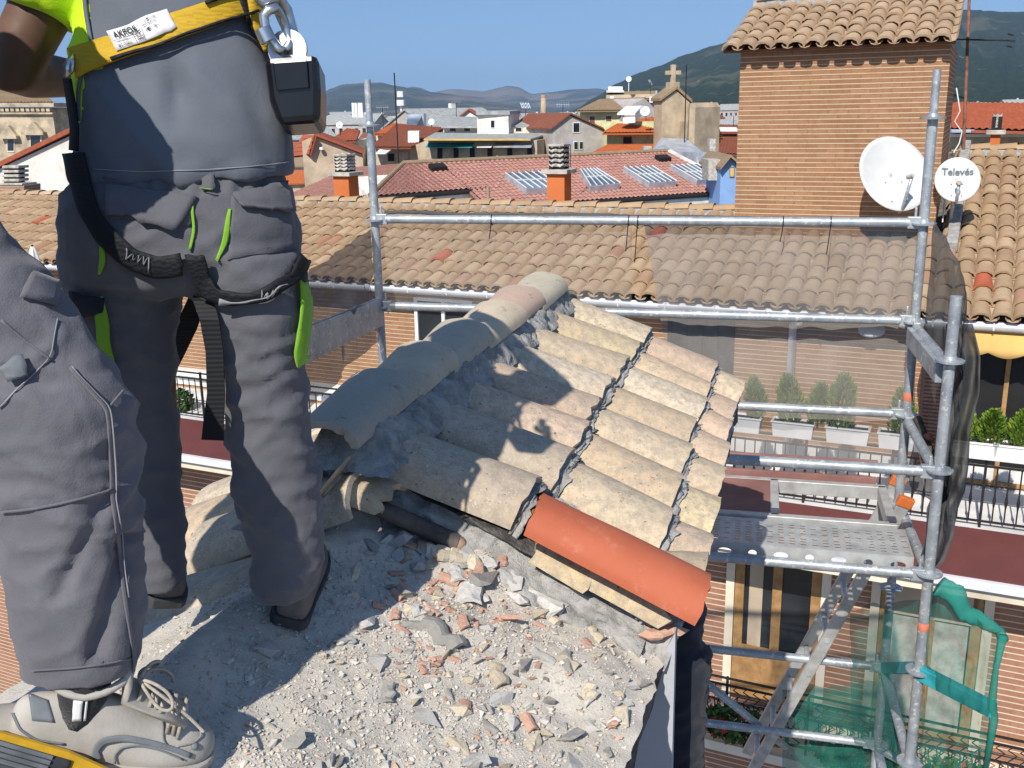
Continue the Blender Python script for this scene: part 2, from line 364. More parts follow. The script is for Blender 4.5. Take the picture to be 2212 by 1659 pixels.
hues = [['grey', 'grey', 'pink', 'pink', 'pale', 'buff', 'yellow', 'cream'], [None, 'cream', 'tan', 'cream', 'tan', 'pale', 'tan', 'rose'], ['tan', 'pink', 'yellow', 'buff', 'pink', 'rose', 'rose', 'buff']]
def one_tile(u0, v0, u1, v1, n0, n1, w0, w1, hue, seed, TT=T, nm='roof_tile', h=.082, chip=.0, **k):
    L = math.hypot(u1-u0, v1-v0)
    c = tuple(lerp(x, y, .30) for x, y in zip(PAL[hue], (.58, .49, .35))); j = rng.uniform(.9, 1.1)
    def place(x, y, z):
        f = y/L; return TT(lerp(u0, u1, f)+x, lerp(v0, v1, f), lerp(n0, n1, f)+z-h)
    o = tile_mesh(place, L, w0, w1, h*.96, h, seed=seed, chip=chip, **k).build(nm, m('tile'), roof, smooth=True, ang=38); o.color = (c[0]*j, c[1]*j, c[2]*j, 1); return o
ROW1 = []; ROW2 = []
for i in range(8):
    a = pu(*up_[i]); b = pu(*r1_[i]); one_tile(a[0]+.02, a[1]-.06, b[0]-.015, b[1], .006, .0, .205, .245, hues[0][i], i, chip=.006); ROW1.append(b)
for i in range(1, 8):
    a = ROW1[i]; b = pu(*r2_[i], -.022); one_tile(a[0]+.0, a[1]-.06, b[0]-.012, b[1], -.03, -.024, .205, .245, hues[1][i], 20+i); ROW2.append(b)
ROW2 = [(ROW2[0][0]-.27, ROW2[0][1])]+ROW2
for i in range(0, 8):
    a = ROW2[i]; b = pu(*r3_[i], -.045); one_tile(a[0]+.0, a[1]-.06, b[0]-.005, b[1], -.052, -.046, .21, .25, hues[2][i], 40+i)
# the slope beyond the ridge
for i in range(8):
    u = .06+i*.255+rng.uniform(-.02, .02)
    for r in range(2):
        one_tile(u, -.02+r*.34, u+rng.uniform(-.01, .01), .42+r*.40, -.03*r+.005, -.03*r, .20, .25, rng.choice(['cream', 'buff', 'pink', 'cream', 'pale', 'tan']), 60+i*3+r, T2)
one_tile(-.19, .03, -.21, .45, -.03, -.03, .20, .24, 'grey', 301, T2); one_tile(-.40, .10, -.43, .50, -.10, -.09, .20, .24, 'grey', 302, T2, nm='broken_tile', chip=.03)
# mortar: bedding under both slopes, hump beneath the ridge tiles, ribbons at the tile ends
mb = MB()
def bed(u, v, TT, n): return TT(u, v, n+.012*fbm(V((u*9, v*9, n*40)), 3))
mb.grid(lambda a, b: bed(lerp(-.08, 2.05, a), lerp(.02, edge_v(0)-.02, b), T, -.085-.045*b), 90, 30)
mb.grid(lambda a, b: bed(lerp(1.95, -.04, a), lerp(0, .76, b), T2, -.095-.04*b), 90, 30)
mb.build('mortar_bed', m('mortar_dark'), roof, smooth=True)
dhh = V((D.x, D.y, 0)).normalized()
mb = MB()
def hump(a, b):
    u = lerp(-.2, 1.78, a); s = lerp(-1, 1, b); x = s*.125-.06; z = .095*(1-abs(s)**2.5)-.07
    q = V((u*13, s*3, 2)); k = .016*noise.noise(q)+.013*noise.noise(q*2.3+V((3, 0, 0)))+.009*noise.noise(q*5.1)+.005*noise.noise(q*11)
    P = O+RU*u+dhh*x; z -= .085*max(0, 1-a/.05)*(1-abs(s)**3); return P+Z*(z+k*.7+.02)+(D if s > 0 else D2)*(k*.8)
mb.grid(hump, 320, 30)
mb.build('ridge_mortar', m('mortar'), roof, smooth=True)
def ribbon(row, n_top, n_bot, v_off, wid):
    us = [r[0] for r in row]; mb = MB()
    def f(a, b):
        u = lerp(us[0]-.13, us[-1]+.13, a)
        i = min(range(len(us)), key=lambda k: abs(us[k]-u)); x = (u-us[i])/.13; arch = math.sqrt(max(0, 1-min(1, abs(x))**2))
        v = lerp(row[0][1], row[-1][1], a) if len(row) < 2 else row[i][1]
        nz = noise.noise(V((u*22, b*4, v_off*9))); nz2 = noise.noise(V((u*60, b*9, 4)))
        top_ = n_top-.082+.066*arch; bot_ = n_bot-.082+.086*arch
        return T(u, v+v_off+b*wid*(1+.55*nz)+.008*nz2, lerp(top_, bot_, b**.7)+.010*nz+.005*nz2)
    mb.grid(f, 260, 8); mb.build('mortar_joint', m('mortar'), roof, smooth=True)
ribbon(ROW1, .0, -.03, -.012, .034); ribbon(ROW2, -.024, -.05, -.012, .034)
# ridge tiles
RH = [('pink', 1.0), ('cream', .9), ('buff', .95), ('cream', .85), ('grey', .9), ('buff', .7)]
rcol = [(.40, .36, .30), (.55, .46, .34), (.48, .42, .33), (.60, .50, .36), (.52, .36, .28), (.52, .47, .36)]
for i in range(6):
    u0 = -.20+i*.318+rng.uniform(-.008, .008); u1 = u0+.36; sx = rng.uniform(-.014, .014); zj = rng.uniform(-.003, .004); rt_ = rng.uniform(-.03, .03)
    L = u1-u0
    def place(x, y, z, u0=u0, sx=sx, i=i, zj=zj, rt_=rt_):
        P = O+RU*(u0+y)+dhh*(x+sx+rt_*y-.075)+Z*(z+.014+zj+.022*(y/.36)); return P
    o = tile_mesh(place, L, .170, .205, .058, .068, th=.016, seg=16, nl=8, seed=90+i, chip=.012 if i else .03).build('ridge_tile', m('ridge'), roof, smooth=True, ang=40)
    o.color = (*rcol[i], 1)
    if i == 4: o['label'] = 'reddish pink ridge tile near the far end'
mb = MB()
def front(a, b):
    v = lerp(-.10, .74, a); nz = noise.noise(V((a*9, b*2, 5)))+.5*noise.noise(V((a*27, b*7, 2))); u = -.05-.10*b-.035*nz
    return T(u, v, lerp(-.088-.045*a, SL+.004, b**.8)+.014*nz)
mb.grid(front, 110, 14); mb.build('mortar_face', m('mortar'), roof, smooth=True)
# curb of broken channel tiles along the stripped edge
mb = MB()
def curb(a, b):
    q = pu(1150, 1150, -.12); q2 = pu(1462, 1375, -.15)
    u = lerp(q[0], q2[0], a); v = lerp(q[1], q2[1], a); nz = noise.noise(V((a*6, b*3, 1)))+.4*noise.noise(V((a*23, b*9, 4)))
    x = lerp(.16, -.085, b); z = lerp(-.075, SL+.01, max(0, (b-.55)/.45)**1.5)
    return T(u+x+.02*nz, v, z+.012*noise.noise(V((a*17, b*7, 7)))+.006*noise.noise(V((a*51, b*15, 7)))-.02*a)
mb.grid(curb, 90, 16); mb.build('broken_mortar_curb', m('mortar'), roof, smooth=True)
ca = pu(1165, 1175, -.10); cb = pu(1445, 1312, -.11)
for k, (f0, f1, hue) in enumerate([(.0, .42, 'yellow'), (.40, .97, 'yellow')]):
    a = (lerp(ca[0], cb[0], f0), lerp(ca[1], cb[1], f0)); b = (lerp(ca[0], cb[0], f1), lerp(ca[1], cb[1], f1))
    one_tile(a[0]-.015, a[1], b[0]-.015, b[1], -.050, -.060, .17, .19, hue, 140+k, nm='broken_tile', h=.05, chip=.03)
ca = pu(1185, 1205, SL+.05); cb = pu(1440, 1372, SL+.03); mb = MB()
def shard(a, b):
    u = lerp(ca[0], cb[0], a)+.012*math.sin(a*3)+.004*noise.noise(V((a*30, 0, 0))); return T(u+.012*(b-.5), lerp(ca[1], cb[1], a), SL+.012+.05*(1-abs(2*b-1))*(1-.5*a)+.01*noise.noise(V((a*21, b, 0))))
mb.grid(shard, 50, 6); o = mb.build('tile_shard_edge', m('chunk_orange'), roof, smooth=True)
# blobs of rust-coloured sealing foam
MAT['foam'] = simple('rusty sealing foam', (.30, .105, .018), .9, 0, .35, 30, .8, 90, .006, .2)
mb = MB()
def blob(mb, c, r, seed, sq=(1, 1, 1), n=10):
    rings = []
    for i in range(1, n):
        ph = math.pi*i/n; rings.append([V(c)+V((math.sin(ph)*math.cos(th)*sq[0], math.sin(ph)*math.sin(th)*sq[1], math.cos(ph)*sq[2]))*(r*(1+.35*noise.noise(V((math.cos(th)*1.7, math.sin(th)*1.7+seed, math.cos(ph)*2))))) for th in [2*math.pi*k/n for k in range(n)]])
    mb.loft(rings)
for k, (x, y, r, n) in enumerate([(1168, 1082, .022, -.05), (1158, 1118, .024, -.06), (1160, 1150, .024, -.08), (1180, 1172, .025, -.10), (1215, 1185, .03, -.09), (1275, 1200, .03, -.10), (1290, 1215, .03, -.10), (1310, 1222, .035, -.09), (1370, 1250, .025, -.1), (1385, 1335, .034, -.15), (1410, 1345, .03, -.15), (1360, 1320, .035, -.15)]):
    P = onplane(x, y, O+NN*n, NN); blob(mb, P, r, k*5.1, (1.1, 1, .7))
mb.build('sealing_foam', m('foam'), roof, smooth=True)
mb = MB()
for k, (x, y, r) in enumerate([(1440, 1362, .032), (1400, 1335, .03), (1425, 1345, .035), (1415, 1370, .025)]):
    blob(mb, onplane(x, y, O+NN*-.135, NN), r, k*3.3+50, (1.5, .8, .5), 6)
mb.build('broken_clay', m('chunk_orange'), roof)
# new orange tile, laid loose at the end of the tiling
a = pu(1180, 1062, .035); b = pu(1532, 1243, .012); L = math.hypot(b[0]-a[0], b[1]-a[1])
dirv = V((b[0]-a[0], b[1]-a[1], 0)).normalized(); per = V((dirv.y, -dirv.x, 0))
hN = .066
def place(x, y, z):
    q = V((a[0], a[1], 0))+dirv*y-per*x; return T(q.x-.065, q.y, z-hN+lerp(.05, .03, y/L))
o = tile_mesh(place, L, .155, .180, hN, hN*1.08, th=.012, seg=20, nl=4, seed=0).build('roof_tile', m('new_tile'), None, smooth=True, ang=38, loc=T(a[0], a[1], SL))
tag(o, 'smooth new bright orange clay tile laid beside the old pale tiles', 'roof tile')
NEWTILE = o
# grey flashing board under the eave, and the rest of our own house
own = thing('own_house', 'grey rendered house wall dropping away beneath the half stripped roof', 'building', V((.4, 2.5, -16)))
K0 = at(1459, 1368, 1.98); dh = V((D.x, D.y, 0)).normalized()
mb = MB(); mb.prism([K0, K0-Z*5, K0-dh*.16-Z*5, K0-dh*.16-Z*.34], RU*.03); mb.build('flashing_board', m('fascia'), own)
mb = MB(); mb.prism([T(-2.4, edge_v(-.5)-.16, -1.02), T(1.7, .40, -1.0), T2(1.7, .22, -1.0), T2(-2.4, .22, -1.0)], V((0, 0, -13))); mb.build('wall', m('fascia'), own)
mb = MB(); mb.prism([T(-2.4, .42, -.32), T(1.7, .42, -.32), T2(1.7, .22, -.32), T2(-2.4, .22, -.32)], V((0, 0, -.8))); mb.build('wall_head', m('fascia'), own)
# ------------------------------------------------------------------ rubble on the slab
ICO = None
def rock(c, s, seed, sq=(1, 1, 1), rot=None, flat=False):
    """angular fragment: convex hull of a few jittered points"""
    r = random.Random(seed); bm = bmesh.new(); n = 9 if not flat else 8
    for i in range(n):
        d = V((r.gauss(0, 1), r.gauss(0, 1), r.gauss(0, 1))).normalized()
        bm.verts.new(V((d.x*sq[0], d.y*sq[1], d.z*sq[2]))*s*r.uniform(.75, 1.1))
    bmesh.ops.convex_hull(bm, input=bm.verts)
    for v_ in [v_ for v_ in bm.verts if not v_.link_faces]: bm.verts.remove(v_)
    bm.verts.ensure_lookup_table()
    q = rot or Matrix.Rotation(r.uniform(0, 6.28), 3, 'Z'); bm.verts.index_update()
    vs = [V(c)+q @ v_.co for v_ in bm.verts]; fs = [[v_.index for v_ in f.verts] for f in bm.faces]; bm.free(); return vs, fs
TILT = Matrix((D, -RU, NN)).transposed()
def slab_at(px, py):
    P = onplane(px, py, O+NN*(SL+.02), NN); q = UV(P); return slab_pt(q[0], q[1]), q
def in_slab(px, py):
    q = pu(px, py, SL); return q[1] < edge_v(q[0])-.02 and q[1] > -.02 and q[0] < -.08+0*q[1] and q[0] > -1.0
# fragment kinds, each modelled a few times then copied
def frag_mesh(kind, s, seed):
    mb = MB()
    if kind == 'shard':       # a piece of curved tile wall
        r = random.Random(seed); L = s*r.uniform(1.0, 1.7); wd = s*r.uniform(.5, .9); k = r.uniform(.25, .5)
        def f(a, b): return V(((a-.5)*L*2*(1-.3*b*r0)+.45*s*noise.noise(V((b*4, seed, 0))), (b-.5)*wd*2+.5*s*noise.noise(V((a*3.5, seed, 5))), k*s*(1-(2*b-1)**2)+.10*s*noise.noise(V((a*5, b*5, seed)))))
        r0 = r.uniform(0, 1); mb.grid(f, 5, 4)
        n = len(mb.v); th = s*.28
        mb.v += [p-V((0, 0, th)) for p in mb.v]; fs = list(mb.f); mb.f += [[i+n for i in x[::-1]] for x in fs]; mb.m += [0]*len(fs)
        b_ = [i for i in range(6)]+[j*6+5 for j in range(1, 5)]+[24+i for i in range(4, -1, -1)]+[j*6 for j in range(3, 0, -1)]
        for i in range(len(b_)): x, y = b_[i], b_[(i+1) % len(b_)]; mb.f.append([y, x, x+n, y+n]); mb.m.append(0)
    else:
        mb.add(*rock((0, 0, 0), s, seed, (1.25, .9, .6)))
        bm = bmesh.new()
        for v_ in mb.v: bm.verts.new(v_)
        bm.verts.ensure_lookup_table()
        for f in mb.f: bm.faces.new([bm.verts[i] for i in f])
        bmesh.ops.subdivide_edges(bm, edges=bm.edges, cuts=2, use_grid_fill=True)
        bmesh.ops.triangulate(bm, faces=bm.faces)
        bm.verts.index_update(); mb = MB()
        mb.add([v_.co*(1+.10*noise.noise(v_.co*(40)+V((seed, 0, 0)))) + v_.normal*s*.1*noise.noise(v_.co*(1.5/s)+V((seed, 3, 0))) for v_ in bm.verts], [[v_.index for v_ in f.verts] for f in bm.faces]); bm.free()
    return mb
FRAGS = {}
def fragment(px, py, size, kind, matk, label, group=None, rz=None, tiltx=0):
    P, q = slab_at(px, py); key = (kind, matk, rng.randrange(4))
    if key not in FRAGS:
        o = frag_mesh(kind, .05, rng.randrange(999)).build('rubble_chunk' if kind == 'rock' else 'tile_shard', m(matk), None, smooth=False); FRAGS[key] = o
    else:
        o = FRAGS[key].copy(); COL.objects.link(o); 
        for k_ in ('group',):
            if k_ in o: del o[k_]
    o.name = 'rubble_chunk' if kind == 'rock' else 'tile_shard'
    k = size/.05*rng.uniform(.85, 1.15); o.scale = (k, k*rng.uniform(.8, 1.1), k*rng.uniform(.8, 1.1))
    o.location = P+NN*size*.22
    o.rotation_euler = (TILT @ Matrix.Rotation(rng.uniform(0, 6.28) if rz is None else rz, 3, 'Z') @ Matrix.Rotation(rng.uniform(-.35, .35)+tiltx, 3, 'X')).to_euler()
    return tag(o, label, 'rubble', group)
special = [
 (1120, 1290, .055, 'rock', 'chunk_grey', 'squarish pale grey mortar block lying alone right of the orange rubble'),
 (985, 1240, .060, 'shard', 'chunk_grey', 'long grey slab of broken mortar leaning at the top of the rubble heap'),
 (955, 1365, .066, 'shard', 'chunk_dark', 'long curved dark grey mortar fragment in the middle of the slab'),
 (825, 1415, .050, 'rock', 'chunk_grey', 'rounded pale grey lump left of the curved dark fragment'),
 (1080, 1447, .060, 'shard', 'chunk_cream', 'long cream tile fragment lying below the orange shards'),
 (1090, 1500, .070, 'rock', 'chunk_grey', 'biggest pale grey mortar lump near the bottom of the slab'),
 (1230, 1290, .050, 'shard', 'chunk_cream', 'cream and black tile fragment near the rusty edge'),
 (1262, 1330, .038, 'rock', 'chunk_cream', 'small cream and black stone by the rusty edge'),
 (895, 1497, .032, 'rock', 'chunk_cream', 'small bright cream block standing alone near the bottom'),
 (840, 1480, .045, 'shard', 'chunk_dark', 'dark broken mortar piece with an orange chip beside it'),
 (1225, 1440, .045, 'shard', 'chunk_cream', 'cream tile fragment with a shaded end right of centre'),
 (1240, 1575, .045, 'rock', 'chunk_dark', 'grey stone near the lower right edge of the slab'),
 (1175, 1420, .05, 'shard', 'chunk_grey', 'narrow grey mortar sliver standing on edge'),
 (1045, 1260, .06, 'rock', 'chunk_dark', 'large dark grey mortar lump beside the curved orange shard'),
 (1075, 1225, .07, 'shard', 'chunk_orange', 'curved orange tile edge standing up under the loose new tile'),
 (1025, 1640, .05, 'rock', 'chunk_grey', 'rounded pale lump at the bottom edge of the picture'),
 (820, 1300, .03, 'shard', 'chunk_orange', 'pinkish orange shard at the edge of the worker’s shadow'),
 (1325, 1555, .03, 'shard', 'chunk_orange', 'orange shard lying alone near the right edge of the slab'),
 (1105, 1150, .05, 'rock', 'chunk_grey', 'grey broken mortar lump at the end of the wooden handle'),
 (1150, 1545, .045, 'shard', 'chunk_orange', 'pink tile shard beside the biggest mortar lump'),
 (1270, 1500, .045, 'shard', 'chunk_cream', 'cream pink shard alone at the right of the slab'),
]
for s_ in special: fragment(s_[0], s_[1], s_[2]*(.60 if s_[3] == 'rock' else .42), *s_[3:])
kinds = [('rock', 'chunk_grey', 'pale grey mortar crumb scattered over the bare slab', 'grey mortar crumbs on the slab', 70), ('shard', 'chunk_orange', 'small orange tile chip in the rubble on the slab', 'orange tile chips on the slab', 85),
         ('rock', 'chunk_cream', 'small cream stone in the rubble on the slab', 'cream stones on the slab', 40), ('rock', 'chunk_dark', 'small dark mortar crumb in the rubble on the slab', 'dark mortar crumbs on the slab', 36)]
for kind, mk, lab, grp, n in kinds:
    k = 0
    while k < n:
        if mk == 'chunk_orange': px, py = rng.gauss(990, 95), rng.gauss(1330, 90)
        elif k % 2: px, py = rng.gauss(1060, 160), rng.gauss(1400, 160)
        else: px, py = rng.uniform(560, 1420), rng.uniform(1160, 1655)
        if not in_slab(px, py) or py > 1690 or (px < 760 and py < 1330): continue
        fragment(px, py, rng.choice([.008, .009, .011, .013, .016, .02, .026]) * (1.0 if mk != 'chunk_orange' else .62), kind, mk, lab, grp); k += 1
k = 0
while k < 46:
    f = rng.random(); px, py = lerp(840, 1400, f)+rng.gauss(0, 22), lerp(1130, 1345, f)+abs(rng.gauss(0, 38))+12
    if not in_slab(px, py): continue
    fragment(px, py, rng.choice([.014, .018, .024, .032, .04])*.9, rng.choice(['rock', 'rock', 'shard']), rng.choice(['chunk_grey', 'chunk_grey', 'chunk_cream', 'chunk_orange']), 'broken lump heaped along the foot of the broken tile edge', 'lumps heaped along the broken tile edge'); k += 1
mb = MB()
r2 = random.Random(3)
n = 0
while n < 10500:
    q = r2.random()
    if q < .45: px, py = r2.gauss(1030, 170), r2.gauss(1380, 170)
    elif q < .8: px, py = r2.uniform(480, 1430), r2.uniform(1180, 1690)
    else: px, py = r2.uniform(0, 900), r2.uniform(1180, 1690)
    qq = pu(px, py, SL)
    if qq[1] > edge_v(qq[0])-.015 or qq[1] < -.27 or qq[0] > -.06 or qq[0] < -1.2: continue
    P = slab_pt(qq[0], qq[1]); s = .0016*math.exp(r2.gauss(0, .62)) + .0008; s = min(s, .012)
    mb.add(*rock(P+NN*s*.3, s, n, (1.2, 1, .75), flat=True)); n += 1
tag(mb.build('rubble_grit', m('grit'), None, loc=T(-.5, .3, SL)), 'fine grey and orange grit covering the bare concrete slab', 'grit', kind='stuff')
# mortar lumps and broken pieces at the ridge end, part of the roof
mb = MB()
for k, (x, y, s) in enumerate([(700, 1010, .05), (720, 1040, .05), (790, 1020, .04), (830, 1055, .045), (760, 1075, .04), (900, 1085, .04), (690, 1060, .05), (960, 1120, .04), (1020, 1120, .045), (1090, 1130, .05), (860, 1120, .03), (1130, 1140, .04), (1000, 1155, .03), (940, 1150, .035), (1060, 1165, .04), (650, 1110, .04), (600, 1120, .04), (560, 1130, .045)]):
    P = onplane(x, y, O+NN*(SL+.03), NN); mb.add(*rock(P, s, 700+k, (1.4, 1, .7)))
o = mb.build('broken_mortar', m('mortar'), roof)
one_tile(*(lambda a, b: (a[0], a[1], b[0], b[1]))(pu(735, 1012, -.06), pu(850, 1050, -.07)), -.06, -.07, .16, .17, 'tan', 201, nm='broken_tile', h=.04, chip=.04)
one_tile(*(lambda a, b: (a[0], a[1], b[0], b[1]))(pu(745, 1000, -.03), pu(690, 1075, -.09)), -.02, -.07, .10, .12, 'tan', 203, nm='broken_tile', h=.03, chip=.04)
# wooden tool handle stuck in the broken mortar
MAT['old_wood'] = simple('dusty dark wood', (.10, .085, .075), .8, 0, .3, 14, .4, 60, .004); MAT['cut_wood'] = simple('cut wood end', (.36, .25, .16), .9, 0, .2, 30)
a = onplane(728, 1058, O+NN*(SL+.075), NN); b = onplane(985, 1172, O+NN*(SL+.035), NN); hd = (b-a).normalized()
t_ = thing('tool_handle', 'dusty dark wooden tool handle lying on the rubble beside the lowest tile', 'tool', b)
mb = MB(); mb.tube([a, lerp(a, b, .3), lerp(a, b, .7), b], [.022, .024, .026, .026], 12, flat=.8); mb.build('shaft', m('old_wood'), t_, smooth=True, ang=50)
mb = MB(); mb.tube([b-hd*.002, b+hd*.012, b+hd*.02], [.0235, .022, .015], 12, flat=.8); mb.build('worn_end', m('cut_wood'), t_, smooth=True, ang=50)
# ------------------------------------------------------------------ people
def ell(c, rx, ry, n=28, ax=X, ay=Y_, p=2.0):
    out = []
    for k in range(n):
        t = 2*math.pi*k/n; ct, st = math.cos(t), math.sin(t)
        out.append(c+ax*(math.copysign(abs(ct)**(2/p), ct)*rx)+ay*(math.copysign(abs(st)**(2/p), st)*ry))
    return out
def px_rings(levels, Y, depth, p=2.2):
    rs = []
    for L in levels:
        y, l, r = L[:3]; Yc = L[3] if len(L) > 3 else Y; dp = L[4] if len(L) > 4 else depth
        a, b = at(l, y, Yc), at(r, y, Yc); rx = (b.x-a.x)/2; c = (a+b)/2
        rs.append(ell(c, rx, rx*dp if dp < 3 else dp-3, p=p))
    return rs
def limb(mb, pts, rs, n=16):
    """tapered limb through joints, rounded"""
    P = []; RR = []
    for i in range(len(pts)-1):
        for k in range(5):
            f = k/5; P.append(lerp(V(pts[i]), V(pts[i+1]), f)); RR.append(lerp(rs[i], rs[i+1], f))
    P.append(V(pts[-1])); RR.append(rs[-1]); mb.tube(P, RR, n)
def ball(mb, c, rx, ry, rz, n=14, ax=X, ay=Y_, az=Z):
    rings = []
    for i in range(1, n):
        ph = math.pi*i/n; rings.append([V(c)+ax*(math.sin(ph)*math.cos(t)*rx)+ay*(math.sin(ph)*math.sin(t)*ry)+az*(math.cos(ph)*rz) for t in [2*math.pi*k/18 for k in range(18)]])
    mb.loft(rings)
def hand(mb, wrist, d, side, s=1.0):
    """palm, four fingers of unequal length with a bend, thumb from the side of the palm"""
    d = V(d).normalized(); side = V(side); side = (side-d*side.dot(d)).normalized(); nrm = d.cross(side)
    w = V(wrist); mb.loft([ell(w+d*(f*.09*s), (.028+.014*f)*s, (.016-.002*f)*s, 14, side, nrm) for f in (0, .33, .66, 1)])
    for k, (L, off) in enumerate([(.072, -.030), (.082, -.010), (.076, .010), (.060, .030)]):
        b = w+d*(.085*s)+side*(off*s); c = b+d*(L*.5*s)+nrm*(.010*s); e = c+d*(L*.38*s)+nrm*(.026*s)
        mb.tube([b-d*.012*s, b, c, e], [.009*s, .0095*s, .0085*s, .0065*s], 8)
    b = w+d*(.03*s)-side*(.030*s); mb.tube([b, b-side*(.022*s)+d*(.025*s), b-side*(.028*s)+d*(.055*s)+nrm*(.012*s)], [.012*s, .0105*s, .008*s], 8)
def skinned(mb, name, mats, parent, voxel=.010, smooth=6, disp=None, pick=None, loc=None):
    o = mb.build(name, mats, parent, loc=loc); base = wloc(o)
    r = o.modifiers.new('remesh', 'REMESH'); r.mode = 'VOXEL'; r.voxel_size = voxel; r.use_smooth_shade = True
    if smooth: q = o.modifiers.new('smooth', 'SMOOTH'); q.iterations = smooth; q.factor = .5
    baked(o); me = o.data
    if disp:
        ns = [v_.normal.copy() for v_ in me.vertices]
        for v_, n_ in zip(me.vertices, ns): v_.co += n_*disp(v_.co+base, n_)
    me.polygons.foreach_set('use_smooth', [True]*len(me.polygons))
    me.materials.clear()
    for x in (mats if isinstance(mats, (list, tuple)) else [mats]): me.materials.append(x)
    if pick:
        for f in me.polygons: f.material_index = pick(f.center+base, f.normal)
    else: me.polygons.foreach_set('material_index', [0]*len(me.polygons))
    if not me.uv_layers: uvmap(me, base)
    me.update(); return o
def bvh_of(*obs):
    vs = []; fs = []
    for o in obs:
        b = len(vs); w = wloc(o); vs += [v_.co+w for v_ in o.data.vertices]; fs += [[i+b for i in p.vertices] for p in o.data.polygons]
    return BVHTree.FromPolygons(vs, fs)
def stick(bvh, px, py, off, last=[None]):
    h, n, i, d = bvh.ray_cast(V((0, 0, 0)), ray(px, py).normalized())
    if h is None:
        if last[0] is not None:
            d0 = ray(px, py); q = d0*(last[0].dot(CF)/d0.dot(CF)); h, n, i, d = bvh.find_nearest(q)
        else: return ray(px, py)
    last[0] = h
    if n.dot(h) > 0: n = -n
    return h+n*off
def strip(bvh, pts, wid, off, name, mat, parent, nv=4, per=4, solid=.003):
    """webbing laid on a surface: pts are picture points of its centre line"""
    C = []
    for i in range(len(pts)-1):
        for k in range(per): C.append((lerp(pts[i][0], pts[i+1][0], k/per), lerp(pts[i][1], pts[i+1][1], k/per)))
    C.append(pts[-1][:2]); n = len(C); mb = MB(); rows = []
    for i, (x, y) in enumerate(C):
        a, b = C[max(0, i-1)], C[min(n-1, i+1)]; dx, dy = b[0]-a[0], b[1]-a[1]; L = math.hypot(dx, dy); nx, ny = -dy/L, dx/L
        w = wid(i/(n-1)) if callable(wid) else wid
        rows.append([stick(bvh, x+nx*w*(j/nv-.5), y+ny*w*(j/nv-.5), off) for j in range(nv+1)])
    for _ in range(2):
        for j in range(nv+1):
            for i in range(1, n-1): rows[i][j] = rows[i][j]*.5+(rows[i-1][j]+rows[i+1][j])*.25
    mb.loft(rows, False, False); return mb.build(name, mat, parent, smooth=True, solid=solid)
def patch(bvh, q, off, name, mat, parent, nu=10, nv=8, solid=.002, shrink=None):
    """sheet on a surface inside four picture points tl, tr, br, bl"""
    mb = MB()
    mb.grid(lambda a, b: stick(bvh, lerp(lerp(q[0][0], q[1][0], a), lerp(q[3][0], q[2][0], a), b), lerp(lerp(q[0][1], q[1][1], a), lerp(q[3][1], q[2][1], a), b), off(a, b) if callable(off) else off), nu, nv)
    return mb.build(name, mat, parent, smooth=True, solid=solid)
def text_mesh(body, size=1.0, bold=0.0, align='LEFT'):
    cu = bpy.data.curves.new('text', 'FONT'); cu.body = body; cu.size = size; cu.align_x = align; cu.offset = bold
    o = bpy.data.objects.new('text', cu); COL.objects.link(o); dg = bpy.context.evaluated_depsgraph_get(); me = bpy.data.meshes.new_from_object(o.evaluated_get(dg))
    vs = [v_.co.copy() for v_ in me.vertices]; fs = [list(p.vertices) for p in me.polygons]
    bpy.data.objects.remove(o); bpy.data.curves.remove(cu); bpy.data.meshes.remove(me); return vs, fs
def ridged(p): return (1-abs(noise.noise(p))*2)
MAT['trouser'] = cloth('grey work trousers', (.112, .112, .126), dust=(.20, .195, .19)); MAT['trouser2'] = cloth('worn grey trousers', (.135, .132, .148), dust=(.24, .235, .23))
MAT['shirt'] = cloth('grey work shirt', (.115, .130, .155), 600, .2); MAT['hivis'] = cloth('neon yellow cloth', (.55, .86, .015), 500, .2)
MAT['neon'] = cloth('neon green tape', (.20, .42, .03), 500, .2); MAT['dark_trouser'] = cloth('dark navy trousers', (.018, .022, .032))
MAT['skin'] = simple('tanned skin', (.12, .062, .038), .55, 0, .12, 14, .2, 120, .001, .35); MAT['hair'] = simple('dark hair', (.018, .014, .011), .7, 0, .3, 60)
MAT['sole'] = simple('black rubber sole', (.060, .060, .062), .8, 0, .2, 20, .3); MAT['suede'] = simple('dusty dark suede', (.15, .13, .112), .9, 0, .15, 20, .2)
MAT['shoe'] = simple('dusty grey beige shoe leather', (.40, .375, .335), .85, 0, .10, 14, .4, 220, .0012); MAT['shoe_dark'] = simple('dark blue grey trim', (.16, .175, .19), .8, 0, .15, 20)
MAT['sock'] = cloth('dark sock', (.03, .03, .032), 260, .6); MAT['lace'] = simple('dusty lace', (.38, .34, .28), .9, 0, .15, 60, .5, 400)
MAT['stitch'] = simple('pale stitching', (.26, .26, .28), .9); MAT['buckle'] = MAT['steel']
MAT['label_white'] = simple('worn white label', (.70, .70, .70), .6, 0, .08, 30); MAT['ink'] = simple('black print', (.03, .03, .035), .7)
def folds(amp, fz=15, fx=6, seed=0):
    def f(p, n):
        w = V((noise.noise(p*3+V((seed, 0, 0))), noise.noise(p*3+V((0, seed, 5))), 0))*.06; q = p+w
        a = max(0, ridged(V((q.x*fx+seed, q.y*fx, q.z*fz+q.x*7))))**1.6; b = max(0, ridged(V((q.x*fx*2+q.z*8, q.y*fx*2+seed, q.z*fz*1.7-q.x*9))))**1.8
        return amp*(.75*a+.55*b-.35)+.0012*noise.noise(p*75)
    return f
